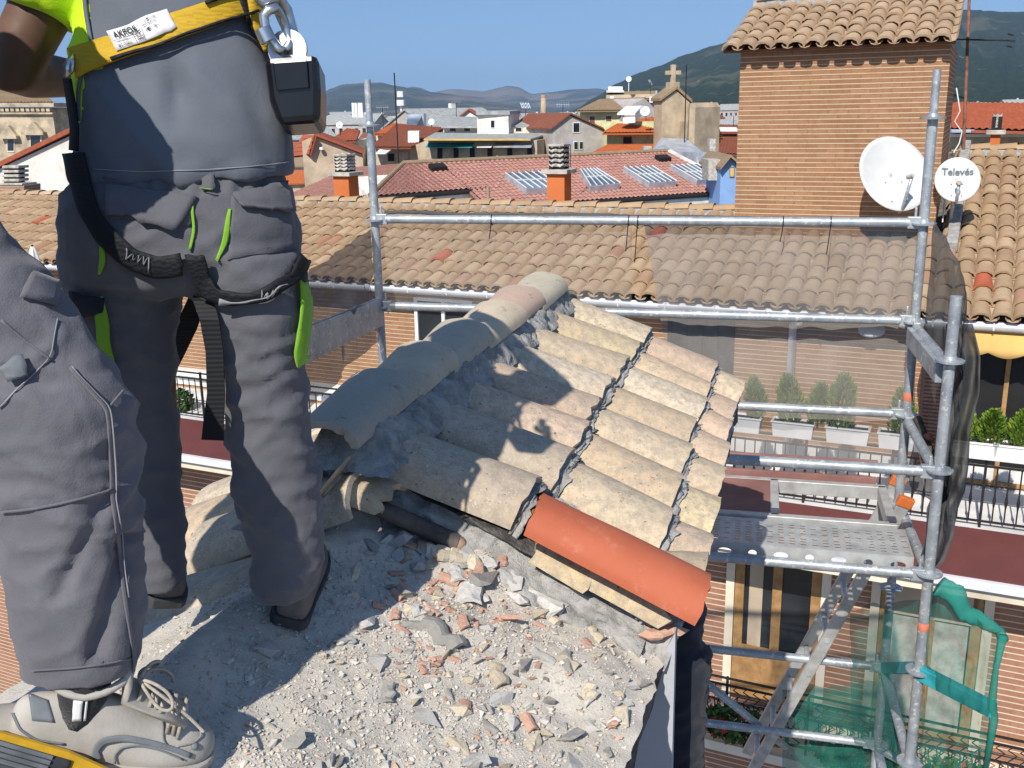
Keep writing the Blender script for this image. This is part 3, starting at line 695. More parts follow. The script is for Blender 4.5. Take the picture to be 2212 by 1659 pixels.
def base_body(mb, hip, chest, neck, head, legs, arms, s=1.0, face=Y_):
    """one connected body under the clothes"""
    mid = (V(hip)+V(chest))/2
    mb.tube([V(hip)-Z*.06, V(hip), mid, V(chest), V(neck)], [.075*s, .08*s, .07*s, .06*s, .05*s], 18)
    limb(mb, [neck, lerp(V(neck), V(head), .6)], [.058*s, .052*s])
    h = V(head); rt = face.cross(Z).normalized(); ball(mb, h+Z*.02*s, .076*s, .095*s, .095*s, ax=rt, ay=face); ball(mb, h+face*.022*s-Z*.05*s, .056*s, .066*s, .065*s, ax=rt, ay=face)
    mb.tube([h+face*.085*s+Z*.02*s, h+face*.108*s-Z*.015*s, h+face*.09*s-Z*.022*s], [.009*s, .014*s, .008*s], 8)
    for sd in (-1, 1): ball(mb, h+rt*(sd*.080*s)-Z*.0, .010*s, .018*s, .030*s, 8, rt, face)
    mb.tube([h+face*.083*s-Z*.052*s-rt*.02*s, h+face*.09*s-Z*.052*s, h+face*.083*s-Z*.052*s+rt*.02*s], .007*s, 6)
    for L in legs: limb(mb, L, [.075*s, .05*s, .036*s][:len(L)])
    for A_, hd, sd in arms:
        limb(mb, A_, [.058*s, .047*s, .040*s, .030*s] if len(A_) == 4 else [.055*s, .043*s, .028*s]); hand(mb, A_[-1], hd, sd, s)
def face_parts(root, head, face, s, hair_mat, hair_cap=True):
    h = V(head); rt = face.cross(Z).normalized()
    for sd in (-1, 1):
        mb = MB(); ball(mb, h+face*.086*s+rt*(sd*.032*s)+Z*.012*s, .012*s, .008*s, .009*s, 8, rt, face); mb.build('eye', m('dark'), root, smooth=True)
    mb = MB(); rings = []
    for i in range(1, 9):
        ph = math.pi*.56*i/9; rings.append([h+Z*.024*s-face*.012*s+(rt*(math.cos(t)*.085*s)+face*(math.sin(t)*.100*s))*math.sin(ph)+Z*(math.cos(ph)*.106*s) for t in [2*math.pi*k/20 for k in range(20)]])
    mb.loft(rings, True); mb.build('hair', hair_mat, root, smooth=True)
def shoe(root, heel, d, L, matU, matS, name='shoe', up=None, lift=0, s=1.0, hs=1.0):
    up = up or NN; d = (V(d)-up*V(d).dot(up)).normalized(); sd = d.cross(up).normalized(); heel = V(heel)+up*lift
    prof = [(0, .024, .060), (.03, .032, .078), (.10, .037, .088), (.22, .038, .090), (.34, .039, .098), (.45, .043, .094), (.56, .047, .078), (.68, .051, .064), (.80, .051, .056), (.90, .045, .047), (.96, .032, .038), (1.0, .014, .026)]
    k = L/.31; mb = MB(); rings = []
    for f, hw, ht in prof:
        c = heel+d*(f*L)+sd*(.006*math.sin(f*3.1)*k); r = []
        for a in range(17):
            t = math.pi*a/16; r.append(c+sd*(math.cos(t)*hw*k*(1-.12*math.sin(t)))+up*(.020*k+math.sin(t)**.8*(ht*hs-.012)*k))
        r += [c+sd*(-hw*k*x)+up*.016*k for x in (.6, .2, -.2, -.6)]; rings.append(r)
    mb.loft(rings); S = thing('x', None, None) if False else None
    up_o = mb.build(name, matU, root, smooth=True, ang=60, sub=1)
    mb = MB(); out = [(f, hw*1.10+.002) for f, hw, _ in prof]
    pl = [heel+d*((f*1.02-.012)*L)+sd*(hw*k+.006*math.sin(f*3.1)*k) for f, hw in out]+[heel+d*((f*1.02-.012)*L)+sd*(-hw*k+.006*math.sin(f*3.1)*k) for f, hw in out[::-1]]
    mb.prism([p-up*.002 for p in pl], up*(.024*k)); mb.build('sole', matS, up_o, bevel=.003)
    return up_o

# ---- the worker standing with his back to us
YA = 1.66
A = thing('person', 'worker seen from behind in grey shirt with yellow harness belt, standing astride the roof ridge', 'person', at(470, 1360, YA))
mb = MB()
pel = px_rings([(372, 178, 612, YA, .60), (400, 150, 618, YA, .62), (440, 134, 632, YA, .62), (500, 130, 642, YA, .64), (550, 138, 646, YA, .62), (590, 148, 650, YA, .58), (625, 165, 640, YA, .42)], YA, .6)
mb.loft(pel)
rl = [(540, 400, 648), (600, 412, 657), (650, 428, 661), (700, 440, 662), (780, 458, 657), (860, 478, 665), (950, 495, 668), (1050, 508, 690), (1120, 528, 697), (1200, 544, 696), (1240, 545, 691), (1268, 548, 682), (1282, 556, 668)]
ll = [(540, 140, 385), (600, 150, 392), (650, 158, 384), (750, 192, 378), (850, 232, 376), (950, 262, 382), (1060, 282, 390), (1150, 292, 398), (1230, 292, 400), (1245, 290, 398), (1264, 294, 392)]
mb.loft(px_rings([(y, l, r, YA-.02+.02*(y-540)/780) for y, l, r in rl], YA, .98))
mb.loft(px_rings([(y, l, r, YA+.02-.06*(y-540)/780) for y, l, r in ll], YA, 1.0))
fo = folds(.0085, 13, 5, 2)
def dispA(p, n):
    x, y = pix(p); k = 1.0
    d = fo(p, n)
    if y < 420: d = .004*math.sin(p.x*230)*max(0, 1-(abs(y-400)/24)**2) if 290 < x else d*.4
    g = .0045*(.5+noise.noise(p*9))*(1-abs(math.sin((y+.25*abs(x-560)*2)*.042+noise.noise(p*7)*3.0))*1.6) if x > 460 and 720 < y < 1260 else 0
    return d+g
TR = skinned(mb, 'trousers', [m('trouser')], A, .0075, 5, dispA)
mb = MB()
tor = [(386, 182, 634, YA, .62), (372, 180, 636, YA, .62), (340, 178, 630, YA, .62), (300, 172, 622, YA, .62), (250, 167, 612, YA+.01, .63), (200, 165, 598, YA+.02, .64), (150, 164, 578, YA+.03, .64), (100, 168, 562, YA+.04, .62), (50, 172, 556, YA+.05, .60), (0, 172, 556, YA+.06, .58), (-60, 156, 570, YA+.07, .55), (-130, 140, 575, YA+.08, .48), (-190, 170, 530, YA+.08, .40), (-225, 235, 410, YA+.08, .5)]
mb.loft(px_rings(tor, YA, .6, 2.4))
shL, shR = at(165, -135, YA+.08), at(540, -195, YA+.08)
elL, elR = at(22, 155, YA+.02), at(655, -150, YA+.22)
limb(mb, [shL, lerp(shL, elL, .55)], [.082, .072]); limb(mb, [shR, lerp(shR, elR, .6)], [.08, .07])
def dispS(p, n):
    x, y = pix(p)
    d = .016*max(0, ridged(V((p.x*7+.6*p.z*9, p.y*4, p.z*4))))**1.5*.7+.005*noise.noise(V((p.x*14, p.y*14, p.z*10)))
    cx = abs(x-390); d += -.024*math.exp(-((x-(378+.02*(y-150)))/26)**2)*max(0, 1-abs(y-190)/110)     # crease down the back
    d += -.010*math.exp(-((x-y*.35-470)/28)**2)*max(0, 1-abs(y-250)/120)
    if y > 355: d += .004*math.sin(x*.05)
    return d
def pickS(c, n):
    x, y = pix(c)
    if c.y > YA+.10: return 0
    if y < 150: return 1 if x < 186+max(0, y-60)*.45+6*math.sin(y*.05) else 0
    return 1 if x < 181-(y-150)*.03 and y < 265 else 0
SH = skinned(mb, 'shirt', [m('shirt'), m('hivis')], A, .009, 5, dispS, pickS)
mb = MB()
hipA, chA, nkA, hdA = at(395, 430, YA), at(370, -60, YA+.06), at(315, -215, YA+.08), at(268, -330, YA+.15)
wrL = at(215, 175, YA+.30)
fa = (V((.35, 1, -.12))).normalized()
base_body(mb, hipA, chA, nkA, hdA, [[at(270, 560, YA), at(320, 900, YA), at(340, 1210, YA-.03)], [at(530, 560, YA), at(570, 900, YA), at(620, 1215, YA)]],
          [([shL, elL, wrL], V((.4, .9, .05)), Z), ([shR, elR, at(590, -90, YA+.50)], V((-.5, .8, -.2)), Z)], 1.0, V((.34, .94, 0)).normalized())
skinned(mb, 'body', m('skin'), A, .009, 3)
face_parts(A, hdA, V((.34, .94, 0)).normalized(), 1.0, m('hair'))
def toground(px, py, off=SL): P = onplane(px, py, O+NN*off, NN); return P
hb = toground(612, 1372, SL+.01); shoe(A, hb+V((.0, .025, 0)), V((-.10, 1, 0)), .28, m('suede'), m('sole'), lift=.004)
hb = toground(365, 1345, SL+.02); shoe(A, hb+V((-.02, .04, .0)), V((-.55, .85, 0)), .29, m('suede'), m('sole'), lift=.01)
bA = bvh_of(TR); bS = bvh_of(SH); bAS = bvh_of(TR, SH)
# pockets, loops, neon inserts
def flap(q, off, nm='pocket_flap'): return patch(bA, q, lambda a, b: off*(.35+.65*b), nm, m('trouser'), A, 14, 6, .004)
patch(bA, [(236, 398), (424, 425), (412, 490), (236, 470)], .003, 'back_pocket', m('trouser'), A, 14, 8, .003)
flap([(232, 400), (426, 424), (384, 492), (236, 462)], .013)
patch(bA, [(500, 425), (628, 392), (640, 540), (492, 560)], .003, 'back_pocket', m('trouser'), A, 14, 8, .003)
flap([(502, 418), (622, 388), (622, 462), (520, 448)], .016)
patch(bA, [(436, 380), (462, 380), (462, 412), (436, 412)], .008, 'belt_loop', m('trouser'), A, 3, 5, .004)
patch(bA, [(229, 372), (252, 374), (252, 392), (229, 390)], .008, 'belt_loop', m('trouser'), A, 3, 5, .004)
patch(bA, [(437, 410), (461, 411), (461, 415), (437, 414)], .013, 'neon_tab', m('neon'), A, 3, 1, .001)
for k, q in enumerate([[(414, 447), (420, 447), (422, 500), (412, 540)], [(496, 452), (500, 452), (488, 520), (470, 562)], [(222, 524), (232, 530), (228, 560), (218, 590)]]):
    pts = [((q[0][0]+q[1][0])/2, (q[0][1]+q[1][1])/2), (q[2][0], q[2][1]), (q[3][0], q[3][1])]
    strip(bA, [(q[0][0], q[0][1]), (q[2][0]-2, q[2][1]), (q[3][0], q[3][1])], (lambda f: 5+9*math.sin(math.pi*min(1, f*1.0))) if k else 6, .004, 'neon_insert', m('neon'), A, 3, 4, .001)
strip(bA, [(212, 640), (226, 690), (228, 740), (243, 792)], 26, .007, 'neon_stripe', m('neon'), A, 4, 4, .002)
strip(bA, [(648, 606), (650, 660), (645, 720), (636, 770), (644, 778)], lambda f: 24 if f < .9 else 34, .010, 'neon_stripe', m('neon'), A, 4, 4, .003)
patch(bA, [(628, 572), (656, 572), (657, 608), (630, 606)], .012, 'knife_pocket', m('dark_trouser'), A, 4, 4, .006)
strip(bS, [(187, -10), (192, 40), (200, 90), (206, 128)], 7, .003, 'sleeve_piping', m('shirt'), A, 2, 5, .003)
strip(bS, [(180, 162), (174, 205), (176, 262)], 5, .003, 'sleeve_piping', m('shirt'), A, 2, 5, .003)
patch(bA, [(160, 628), (232, 640), (226, 668), (165, 694)], .012, 'pocket_flap', m('dark_trouser'), A, 8, 5, .004)
# stitched hem of the shirt
strip(bS, [(200, 366), (300, 370), (420, 368), (540, 360), (622, 350)], 2.0, .0015, 'hem_seam', m('stitch'), A, 1, 10, .0006)
# safety harness
HB = [(170, 143), (250, 112), (340, 78), (440, 42), (540, 2), (575, -14)]
belt = strip(bS, HB, 56, .010, 'harness_belt', m('yellow_web'), A, 5, 6, .004)
strip(bS, [(p[0], p[1]+30) for p in HB[1:-1]], 6, .017, 'belt_edge', m('black_web'), A, 1, 6, .004); strip(bS, [(p[0]+4, p[1]-27) for p in HB[3:]], 7, .016, 'belt_edge', m('black_web'), A, 1, 6, .004)
patch(bS, [(160, 140), (172, 134), (178, 158), (164, 168)], .018, 'buckle', m('steel'), A, 2, 2, .004)
LQ = [(243, 76), (368, 29), (386, 70), (263, 122)]
lab = patch(bS, LQ, .017, 'harness_label', m('label_white'), A, 10, 5, .0015)
def on_label(mb, body, s0, t0, sx, sy, bold=0):
    vs, fs = text_mesh(body, 1, bold); out = []
    for v_ in vs:
        a, b = s0+v_.x*sx, t0-v_.y*sy
        out.append(stick(bS, lerp(lerp(LQ[0][0], LQ[1][0], a), lerp(LQ[3][0], LQ[2][0], a), b), lerp(lerp(LQ[0][1], LQ[1][1], a), lerp(LQ[3][1], LQ[2][1], a), b), .0195))
    mb.add(out, fs)
mb = MB()
on_label(mb, 'AKROS', .09, .44, .125, .42, .02); on_label(mb, 'CE', .43, .62, .085, .26); on_label(mb, '0082', .44, .86, .055, .22, .01); on_label(mb, 'EN 361', .58, .66, .05, .18); on_label(mb, 'SEC.FRONT', .07, .92, .05, .18, .01)
on_label(mb, 'ARNES', .30, .16, .035, .11); on_label(mb, 'SEPTIEMBRE', .58, .22, .035, .11); on_label(mb, 'LOT 10/2010', .10, .68, .035, .13); on_label(mb, 'ENSAYADO', .58, .40, .035, .11)
for a0, a1, b0, b1 in ((.05, .52, .55, .56), (.40, .405, .40, .94), (.55, .555, .35, .94)):
    P = [(a0, b0), (a1, b0), (a1, b1+.01), (a0, b1+.01)]; mb.add([stick(bS, lerp(lerp(LQ[0][0], LQ[1][0], a), lerp(LQ[3][0], LQ[2][0], a), b), lerp(lerp(LQ[0][1], LQ[1][1], a), lerp(LQ[3][1], LQ[2][1], a), b), .0195) for a, b in P], [(0, 1, 2, 3)])
mb.build('label_print', m('ink'), lab)
strip(bAS, [(176, 335), (186, 400), (206, 460), (240, 515), (290, 552), (345, 574), (398, 566)], 40, .012, 'leg_strap', m('black_web'), A, 5, 5, .004)
strip(bA, [(425, 545), (440, 600), (470, 632), (520, 642), (580, 628), (625, 598), (645, 560)], lambda f: 40 if f < .3 else 26, .014, 'leg_strap', m('black_web'), A, 5, 5, .004)
strip(bA, [(482, 642), (530, 638), (570, 628), (602, 612)], 3.5, .021, 'strap_piping', m('stitch'), A, 1, 8, .002)
def zig(pts, nm='strap_stitching', w=2):
    C = []
    for (ax, ay, bx, by, cx, cy, dx, dy, n) in pts:
        for i in range(n+1): f = i/n; C.append((lerp(ax, bx, f), lerp(ay, by, f)) if i % 2 else (lerp(cx, dx, f), lerp(cy, dy, f)))
    strip(bA, C, w, .0185, nm, m('stitch'), A, 1, 4, .0006)
zig([(272, 556, 330, 574, 282, 530, 338, 552, 9)]); zig([(560, 640, 588, 634, 566, 620, 590, 618, 6)])
strip(bS, [(545, 0), (556, 60), (578, 110)], 46, .012, 'shoulder_strap', m('yellow_web'), A, 4, 6, .004)
strip(bS, [(520, -10), (546, 60), (590, 120), (622, 250)], 34, .009, 'side_strap', m('black_web'), A, 4, 6, .004)
strip(bS, [(165, 170), (172, 220), (180, 280), (176, 330)], 14, .012, 'side_strap', m('black_web'), A, 3, 4, .004)
# loose strap ends between the legs
def ribbon3(pts, w, name, mat, root, th=.0035):
    rows = []
    for x, y, Yd, ww in pts: rows.append([at(x-ww/2, y, Yd), at(x+ww/2, y+2, Yd)])
    mb = MB(); mb.loft(rows, False, False); return mb.build(name, mat, root, smooth=False, solid=th)
ribbon3([(436, 600, YA-.02, 44), (440, 650, YA-.10, 44), (452, 690, YA-.12, 42), (463, 760, YA-.12, 38), (466, 850, YA-.12, 38), (461, 910, YA-.12, 44), (459, 950, YA-.12, 48)], 0, 'strap_end', m('black_web'), A)
ribbon3([(425, 590, YA+.12, 44), (428, 640, YA+.14, 40), (400, 710, YA+.16, 50), (370, 770, YA+.18, 52), (340, 830, YA+.2, 50)], 0, 'strap_end', m('black_web'), A)
# fall arrester block hanging from the harness
YB = 1.56
FA = thing('fall_arrester', 'black plastic fall arrester block hanging from a steel carabiner at the worker’s right side', 'safety gear', at(630, 190, YB))
mb = MB()
P = [at(568, 122, YB), at(686, 115, YB), at(691, 190, YB), at(690, 262, YB), at(600, 268, YB), at(580, 215, YB)]
mb.prism(P, V((-.05, .95, -.25)).normalized()*.085); mb.build('casing', m('black_plastic'), FA, bevel=.010)
mb = MB(); mb.prism([at(590, 135, YB-.002), at(664, 130, YB-.002), at(668, 190, YB-.002), at(598, 196, YB-.002)], V((0, -.003, 0))); mb.build('cover_plate', m('black_plastic'), FA, bevel=.002)
c = at(622, 108, YB+.03); mb = MB(); mb.lathe([(.030, -.004), (.030, .004)], c, V((.1, 1, -.2)), 20); mb.build('swivel_plate', m('steel'), FA, smooth=True, ang=40)
mb = MB(); ca_ = [(612, 112), (600, 104), (588, 88), (572, 55), (570, 34), (580, 22), (596, 18)]
mb.tube([at(x, y, YB+.01) for x, y in ca_]+[at(604, 30, YB+.03), at(618, 60, YB+.035), at(628, 90, YB+.035), at(618, 110, YB+.02)], .0075, 10); mb.build('carabiner', m('steel'), FA, smooth=True)
mb = MB(); mb.tube([at(566, 62, YB+.005), at(580, 90, YB+.005)], .012, 12); mb.build('locking_sleeve', m('steel'), FA, smooth=True, ang=50)
mb = MB(); mb.tube([at(545, -20, YB+.02), at(570, 6, YB+.02), at(600, -8, YB+.03), at(618, 20, YB+.05), at(632, 70, YB+.05), at(628, 96, YB+.04)], .009, 10); mb.build('hook', m('steel'), FA, smooth=True)
mb = MB(); mb.prism([at(590, 2, YB+.06), at(618, 4, YB+.06), at(618, 46, YB+.06), at(600, 44, YB+.06)], V((0, .02, 0))); mb.build('webbing_loop', m('black_web'), FA, bevel=.004)

# ---- the worker at the left edge, one leg in view
hl = onplane(16, 1578, O+NN*(SL+.035), NN); toe = onplane(466, 1594, O+NN*(SL+.035), NN); dS = (toe-hl); LS = dS.length
YBm = (hl+dS*.32).y+.015
B = thing('person', 'worker at the left edge in dusty grey trousers and beige work shoe', 'person', at(180, 1640, YBm))
mb = MB()
sh = [(1432, 58, 297), (1390, 50, 303), (1300, 38, 308), (1200, 20, 302), (1100, -4, 294), (1000, -32, 288), (930, -62, 283), (870, -92, 270), (810, -130, 236)]
mb.loft(px_rings(sh, YBm, .92))
th_ = [(940, -70, 280), (880, -105, 275), (820, -150, 250), (760, -210, 203), (700, -260, 160), (640, -300, 122), (590, -320, 88), (540, -335, 30), (480, -345, -20), (430, -345, -40)]
mb.loft(px_rings([(y, l, r, YBm+.0) for y, l, r in th_], YBm, .72))
mb.loft(px_rings([(400, -520, -60), (470, -545, -30), (560, -560, 20), (640, -560, 60), (700, -540, 40)], YBm, .55))
lg2 = [(620, -580, -330), (800, -580, -350), (1000, -570, -370), (1300, -560, -380), (1500, -560, -390)]
mb.loft(px_rings(lg2, YBm, .95))
fB = folds(.0095, 12, 6, 11)
def dispB(p, n):
    x, y = pix(p); d = fB(p, n)*(1.1 if 640 < y < 1250 else .7)
    d += .010*max(0, .25+noise.noise(p*6+V((4, 0, 0))))*(1-abs(math.sin((y-.6*x)*.034+2.6*noise.noise(p*6)))*1.5) if 640 < y < 1180 and x > -80 else 0
    d += -.016*math.exp(-(((x-200)-(1440-y)*.30)/22)**2) if 1150 < y < 1430 else 0
    d += -.010*math.exp(-(((x-120)-(1300-y)*.5)/20)**2) if 1060 < y < 1300 else 0
    return d
TB = skinned(mb, 'trousers', [m('trouser2')], B, .0065, 4, dispB); bB = bvh_of(TB)
strip(bB, [(150, 795), (190, 840), (230, 885), (236, 960), (240, 1060), (252, 1160), (268, 1290), (285, 1400), (290, 1455)], 8, .002, 'side_seam', m('trouser2'), B, 3, 6, .002)
strip(bB, [(152, 795), (193, 838), (234, 884), (241, 960), (246, 1060), (258, 1160), (273, 1290)], 1.6, .0048, 'seam_piping', m('stitch'), B, 1, 6, .002)
strip(bB, [(2, 690), (60, 740), (110, 780)], 5, .001, 'pocket_seam', m('trouser2'), B, 2, 6, .003)
strip(bB, [(0, 880), (40, 842), (110, 770), (122, 690)], 2.5, .0015, 'pocket_seam', m('stitch'), B, 1, 6, .002)
strip(bB, [(4, 1104), (80, 1098), (160, 1080), (242, 1056)], 5, .0015, 'knee_seam', m('trouser2'), B, 2, 6, .002)
strip(bB, [(70, 1446), (150, 1442), (220, 1436), (296, 1418)], 3, .0015, 'hem_seam', m('trouser2'), B, 1, 6, .002)
strip(bB, [(232, 880), (262, 845)], 4, .002, 'knee_seam', m('trouser2'), B, 2, 4, .003)
patch(bB, [(64, 590), (124, 612), (116, 662), (40, 640)], .008, 'pocket_flap', m('trouser2'), B, 6, 5, .005)
patch(bB, [(2, 786), (50, 772), (62, 804), (20, 824)], .010, 'reflective_tab', m('shoe_dark'), B, 5, 4, .002)
mb = MB()
hpB, chB, nkB, hdB = V((-.88, YBm-.02, -.10)), V((-.96, YBm-.02, .28)), V((-1.0, YBm-.01, .46)), V((-1.03, YBm+.02, .63))
tb = [(-.20, -.88, .20, .13), (-.05, -.885, .205, .13), (.06, -.88, .20, .13), (.15, -.875, .20, .125), (.26, -.93, .19, .12), (.36, -.985, .19, .115), (.42, -1.0, .15, .09), (.46, -1.0, .08, .07)]
mb.loft([ell(V((x, YBm-.02, z)), rx, ry, 28, V((.9, .43, 0)), V((-.43, .9, 0))) for z, x, rx, ry in tb]); sl_, sr_ = V((-1.17, YBm-.12, .38)), V((-.85, YBm+.05, .37)); er = V((-.672, YBm+.0, .158)); el = V((-1.24, YBm-.06, .12))
limb(mb, [sr_, lerp(sr_, er, .5), er], [.085, .085, .075]); limb(mb, [sl_, lerp(sl_, el, .6)], [.075, .062])
skinned(mb, 'shirt', [m('shirt')], B, .011, 4, folds(.010, 8, 8, 4))
mb = MB(); base_body(mb, hpB, chB, nkB, hdB, [[at(-180, 560, YBm), at(60, 880, YBm), at(180, 1560, YBm)], [at(-450, 640, YBm), at(-460, 1000, YBm), at(-470, 1560, YBm)]], [([sr_, er, V((-.84, YBm+.14, .03))], V((-.4, .3, -.6)), X), ([sl_, el, V((-1.12, YBm+.1, -.05))], V((.2, .8, -.4)), X)], 1.0, V((.5, .86, 0)).normalized())
skinned(mb, 'body', m('skin'), B, .010, 3); face_parts(B, hdB, V((.5, .86, 0)).normalized(), 1.0, m('hair'))
# his shoe in the foreground
SB = shoe(B, hl, dS, LS, m('shoe'), m('shoe'), lift=-.035, hs=1.22)
sb2 = baked(SB); bSh = bvh_of(SB)
mb = MB(); an = hl+dS*.30
mb.tube([an+NN*.035, an+NN*.08, an+NN*.13-dS*.02], [.035, .035, .037], 18); bSk = bvh_of(mb.build('sock', m('sock'), B, smooth=True))
patch(bSk, [(160, 1512), (180, 1511), (175, 1556), (156, 1557)], .002, 'sock_stripe', m('white'), B, 3, 6, .001); patch(bSk, [(185, 1511), (190, 1510), (185, 1555), (180, 1556)], .002, 'sock_stripe', m('white'), B, 2, 6, .001)
d_ = dS.normalized(); s_ = d_.cross(NN)
mb = MB()
def collar(t):
    a = 2*math.pi*t; c = an+NN*(.106+.006*math.cos(2*a)+.012*max(0, math.cos(a))); return c+d_*(math.cos(a)*.056)+s_*(math.sin(a)*.034)
mb.tube([collar(k/28) for k in range(29)], .006, 10); mb.build('collar', m('shoe'), SB, smooth=True)
mb = MB(); tg = [an+d_*.058+NN*.10, an+d_*.060+NN*.125, an+d_*.052+NN*.145]
mb.loft([[q+s_*(x*w)-NN*(abs(x)*.012) for x in (-1, -.5, 0, .5, 1)] for q, w in zip([an+d_*.15+NN*.062, an+d_*.10+NN*.082]+tg, (.030, .030, .028, .026, .018))], False, False); mb.build('tongue', m('shoe'), SB, smooth=True, solid=.010)
patch(bSh, [(62, 1498), (104, 1512), (118, 1560), (70, 1556)], .002, 'heel_pad', m('shoe_dark'), SB, 6, 6, .002)
bTg = bvh_of(SB, *[c_ for c_ in SB.children if c_.name.startswith(('tongue', 'shoe'))])
def thr(f, x, up=.006):
    q = lerp(an+d_*.070+NN*.116, an+d_*.152+NN*.070, f)+s_*x+NN*.3; h_, n_, i_, t_ = bTg.ray_cast(q, -NN); return (h_ if h_ is not None else q-NN*.3)+NN*up
mb = MB()
for k in range(5):
    f = .08+k*.2
    w = .015+.003*k; mb.tube([thr(f+.09, -w-.006, .001), thr(f+.07, -w*.6, .005), thr(f+.03, 0, .008), thr(f, w*.6, .005), thr(f-.03, w+.006, .001)], .0030, 7)
    if k % 2: mb.tube([thr(f+.09, w+.006, .001), thr(f+.07, w*.6, .005), thr(f+.03, 0, .006), thr(f, -w*.6, .005), thr(f-.03, -w-.006, .001)], .0030, 7)
kn = thr(.0, 0, .012)
def loop(pts):
    P = [kn+d_*a_+s_*b_+NN*c_ for a_, b_, c_ in pts]
    for _ in range(3): P = [P[0]]+[q for i in range(len(P)-1) for q in (lerp(P[i], P[i+1], .25), lerp(P[i], P[i+1], .75))]+[P[-1]]
    mb.tube(P, .0026, 7)
loop([(0, 0, 0), (.02, .02, .012), (.045, .035, .004), (.05, .048, -.012), (.03, .045, -.014), (.008, .018, -.002), (0, 0, 0)]); loop([(0, 0, 0), (.012, -.022, .012), (.03, -.04, .002), (.03, -.052, -.016), (.012, -.044, -.016), (0, -.016, -.002), (0, 0, 0)])
loop([(0, 0, 0), (.035, .03, -.004), (.075, .040, -.028), (.10, .052, -.045)]); loop([(0, 0, 0), (.02, -.03, -.002), (.05, -.048, -.025), (.058, -.05, -.045)])
mb.build('lace', m('lace'), SB, smooth=True)
strip(bSh, [(330, 1530), (352, 1560), (352, 1600), (372, 1622)], 3, .0015, 'vamp_seam', m('shoe_dark'), SB, 1, 6, .001)
strip(bSh, [(30, 1540), (44, 1575), (80, 1598), (140, 1606)], 5, .0015, 'heel_seam', m('shoe_dark'), SB, 1, 6, .001)
mb = MB()
for x_, y_ in ((420, 1612),): ball(mb, stick(bSh, x_, y_, .0), .006, .006, .006, 6)
mb.build('toe_rivet', m('shoe_dark'), SB, smooth=True)
strip(bSh, [(212, 1640), (206, 1618), (224, 1598), (268, 1592), (320, 1602), (370, 1616), (412, 1632)], lambda f: 14*(1-.5*f)+4, .0022, 'side_stripe', m('shoe_dark'), SB, 3, 5, .0015)
strip(bSh, [(250, 1645), (248, 1628), (264, 1612), (300, 1608), (350, 1620), (396, 1640)], 4, .0025, 'side_stitch', m('shoe_dark'), SB, 1, 5, .001)
strip(bSh, [(408, 1530), (430, 1550), (428, 1572), (434, 1590), (416, 1606), (380, 1612)], 3, .0018, 'toe_seam', m('lace'), SB, 1, 6, .001)
hl2 = onplane(-420, 1600, O+NN*(SL), NN); shoe(B, V((hl2.x, hl2.y, at(-470, 1600, YBm).z)), V((.9, .4, 0)), .31, m('shoe'), m('sole'), up=Z)

# yellow tool lying in the near corner
MAT['tool_yellow'] = simple('scuffed yellow plastic', (.62, .36, .02), .5, 0, .12, 16, .2, 90, .001, .4); MAT['grip'] = simple('dark grey rubber grip', (.05, .05, .055), .8, 0, .2, 30)
p_, q_ = onplane(-60, 1598, O+NN*(SL+.07), NN), onplane(262, 1690, O+NN*(SL+.05), NN); ta_ = thing('hand_tool', 'scuffed yellow tool with a ribbed dark grip in the near left corner', 'tool', (p_+q_)/2-NN*.05)
dt = (q_-p_).normalized(); st_ = dt.cross(NN).normalized(); mb = MB(); mb.prism([p_-st_*.035, p_+st_*.045, lerp(p_, q_, .7)+st_*.04, q_+st_*.015, q_-st_*.02, lerp(p_, q_, .6)-st_*.035], -NN*.055); mb.build('casing', m('tool_yellow'), ta_, bevel=.010)
mb = MB(); c_ = lerp(p_, q_, .30)+st_*.012+NN*.0015; mb.box(c_, .07, .022, .003, dt, st_, NN); g_ = mb.build('grip', m('grip'), ta_, bevel=.003)
mb = MB()
for k in range(4): mb.beam(c_-dt*.06+st_*(-.014+.0095*k)+NN*.004, c_+dt*.045+st_*(-.014+.0095*k)+NN*.004, .0045, .004, NN)
mb.build('grip_rib', m('shoe_dark'), g_)
# ------------------------------------------------------------------ scaffold on the street side
def netmat(name, c, a, sc=900):
    t = NT(name); co = t.coord('Object'); n = t.noise(co, 4, 4, .7); f = t.noise(co, 60, 3)
    t.col(t.mix(n, tuple(x*.75 for x in c), tuple(min(1, x*1.25) for x in c))); t.set(.95, 0, .1)
    tr = t.new('BsdfTransparent'); mx = t.new('MixShader'); out = t.n['Material Output']
    fac = t.math('ADD', a-.10, t.math('MULTIPLY', n, .2)); t.link(fac, mx.inputs[0]); t.link(tr.outputs[0], mx.inputs[1]); t.link(t.b.outputs[0], mx.inputs[2]); t.link(mx.outputs[0], out.inputs[0]); return t.m
MAT['net'] = netmat('grey debris net', (.27, .255, .24), .52); MAT['net_dark'] = netmat('doubled dark grey net', (.10, .10, .10), .80); MAT['net_left'] = netmat('grey dust net', (.16, .155, .15), .74)
MAT['net_green'] = netmat('green debris net', (.025, .17, .135), .50); MAT['net_green2'] = netmat('bunched green net', (.03, .24, .19), .74)
MAT['red_tape'] = simple('faded red paint mark', (.55, .17, .10), .8); MAT['turq'] = simple('turquoise painted steel', (.035, .36, .40), .55, .1, .15, 12); MAT['orange_cap'] = simple('orange plastic cap', (.62, .16, .04), .5)
S2 = at(1995, 483, 5.0); S1 = atz(810, 475, S2.z); S3 = at(2040, 900, 4.15); LHv = (S1-S2); LHv.z = 0; LHv.normalize(); PV = V((LHv.y, -LHv.x, 0));
if PV.y > 0: PV = -PV
LV = [at(1995, 483, 5.0).z-.5*k for k in range(9)]
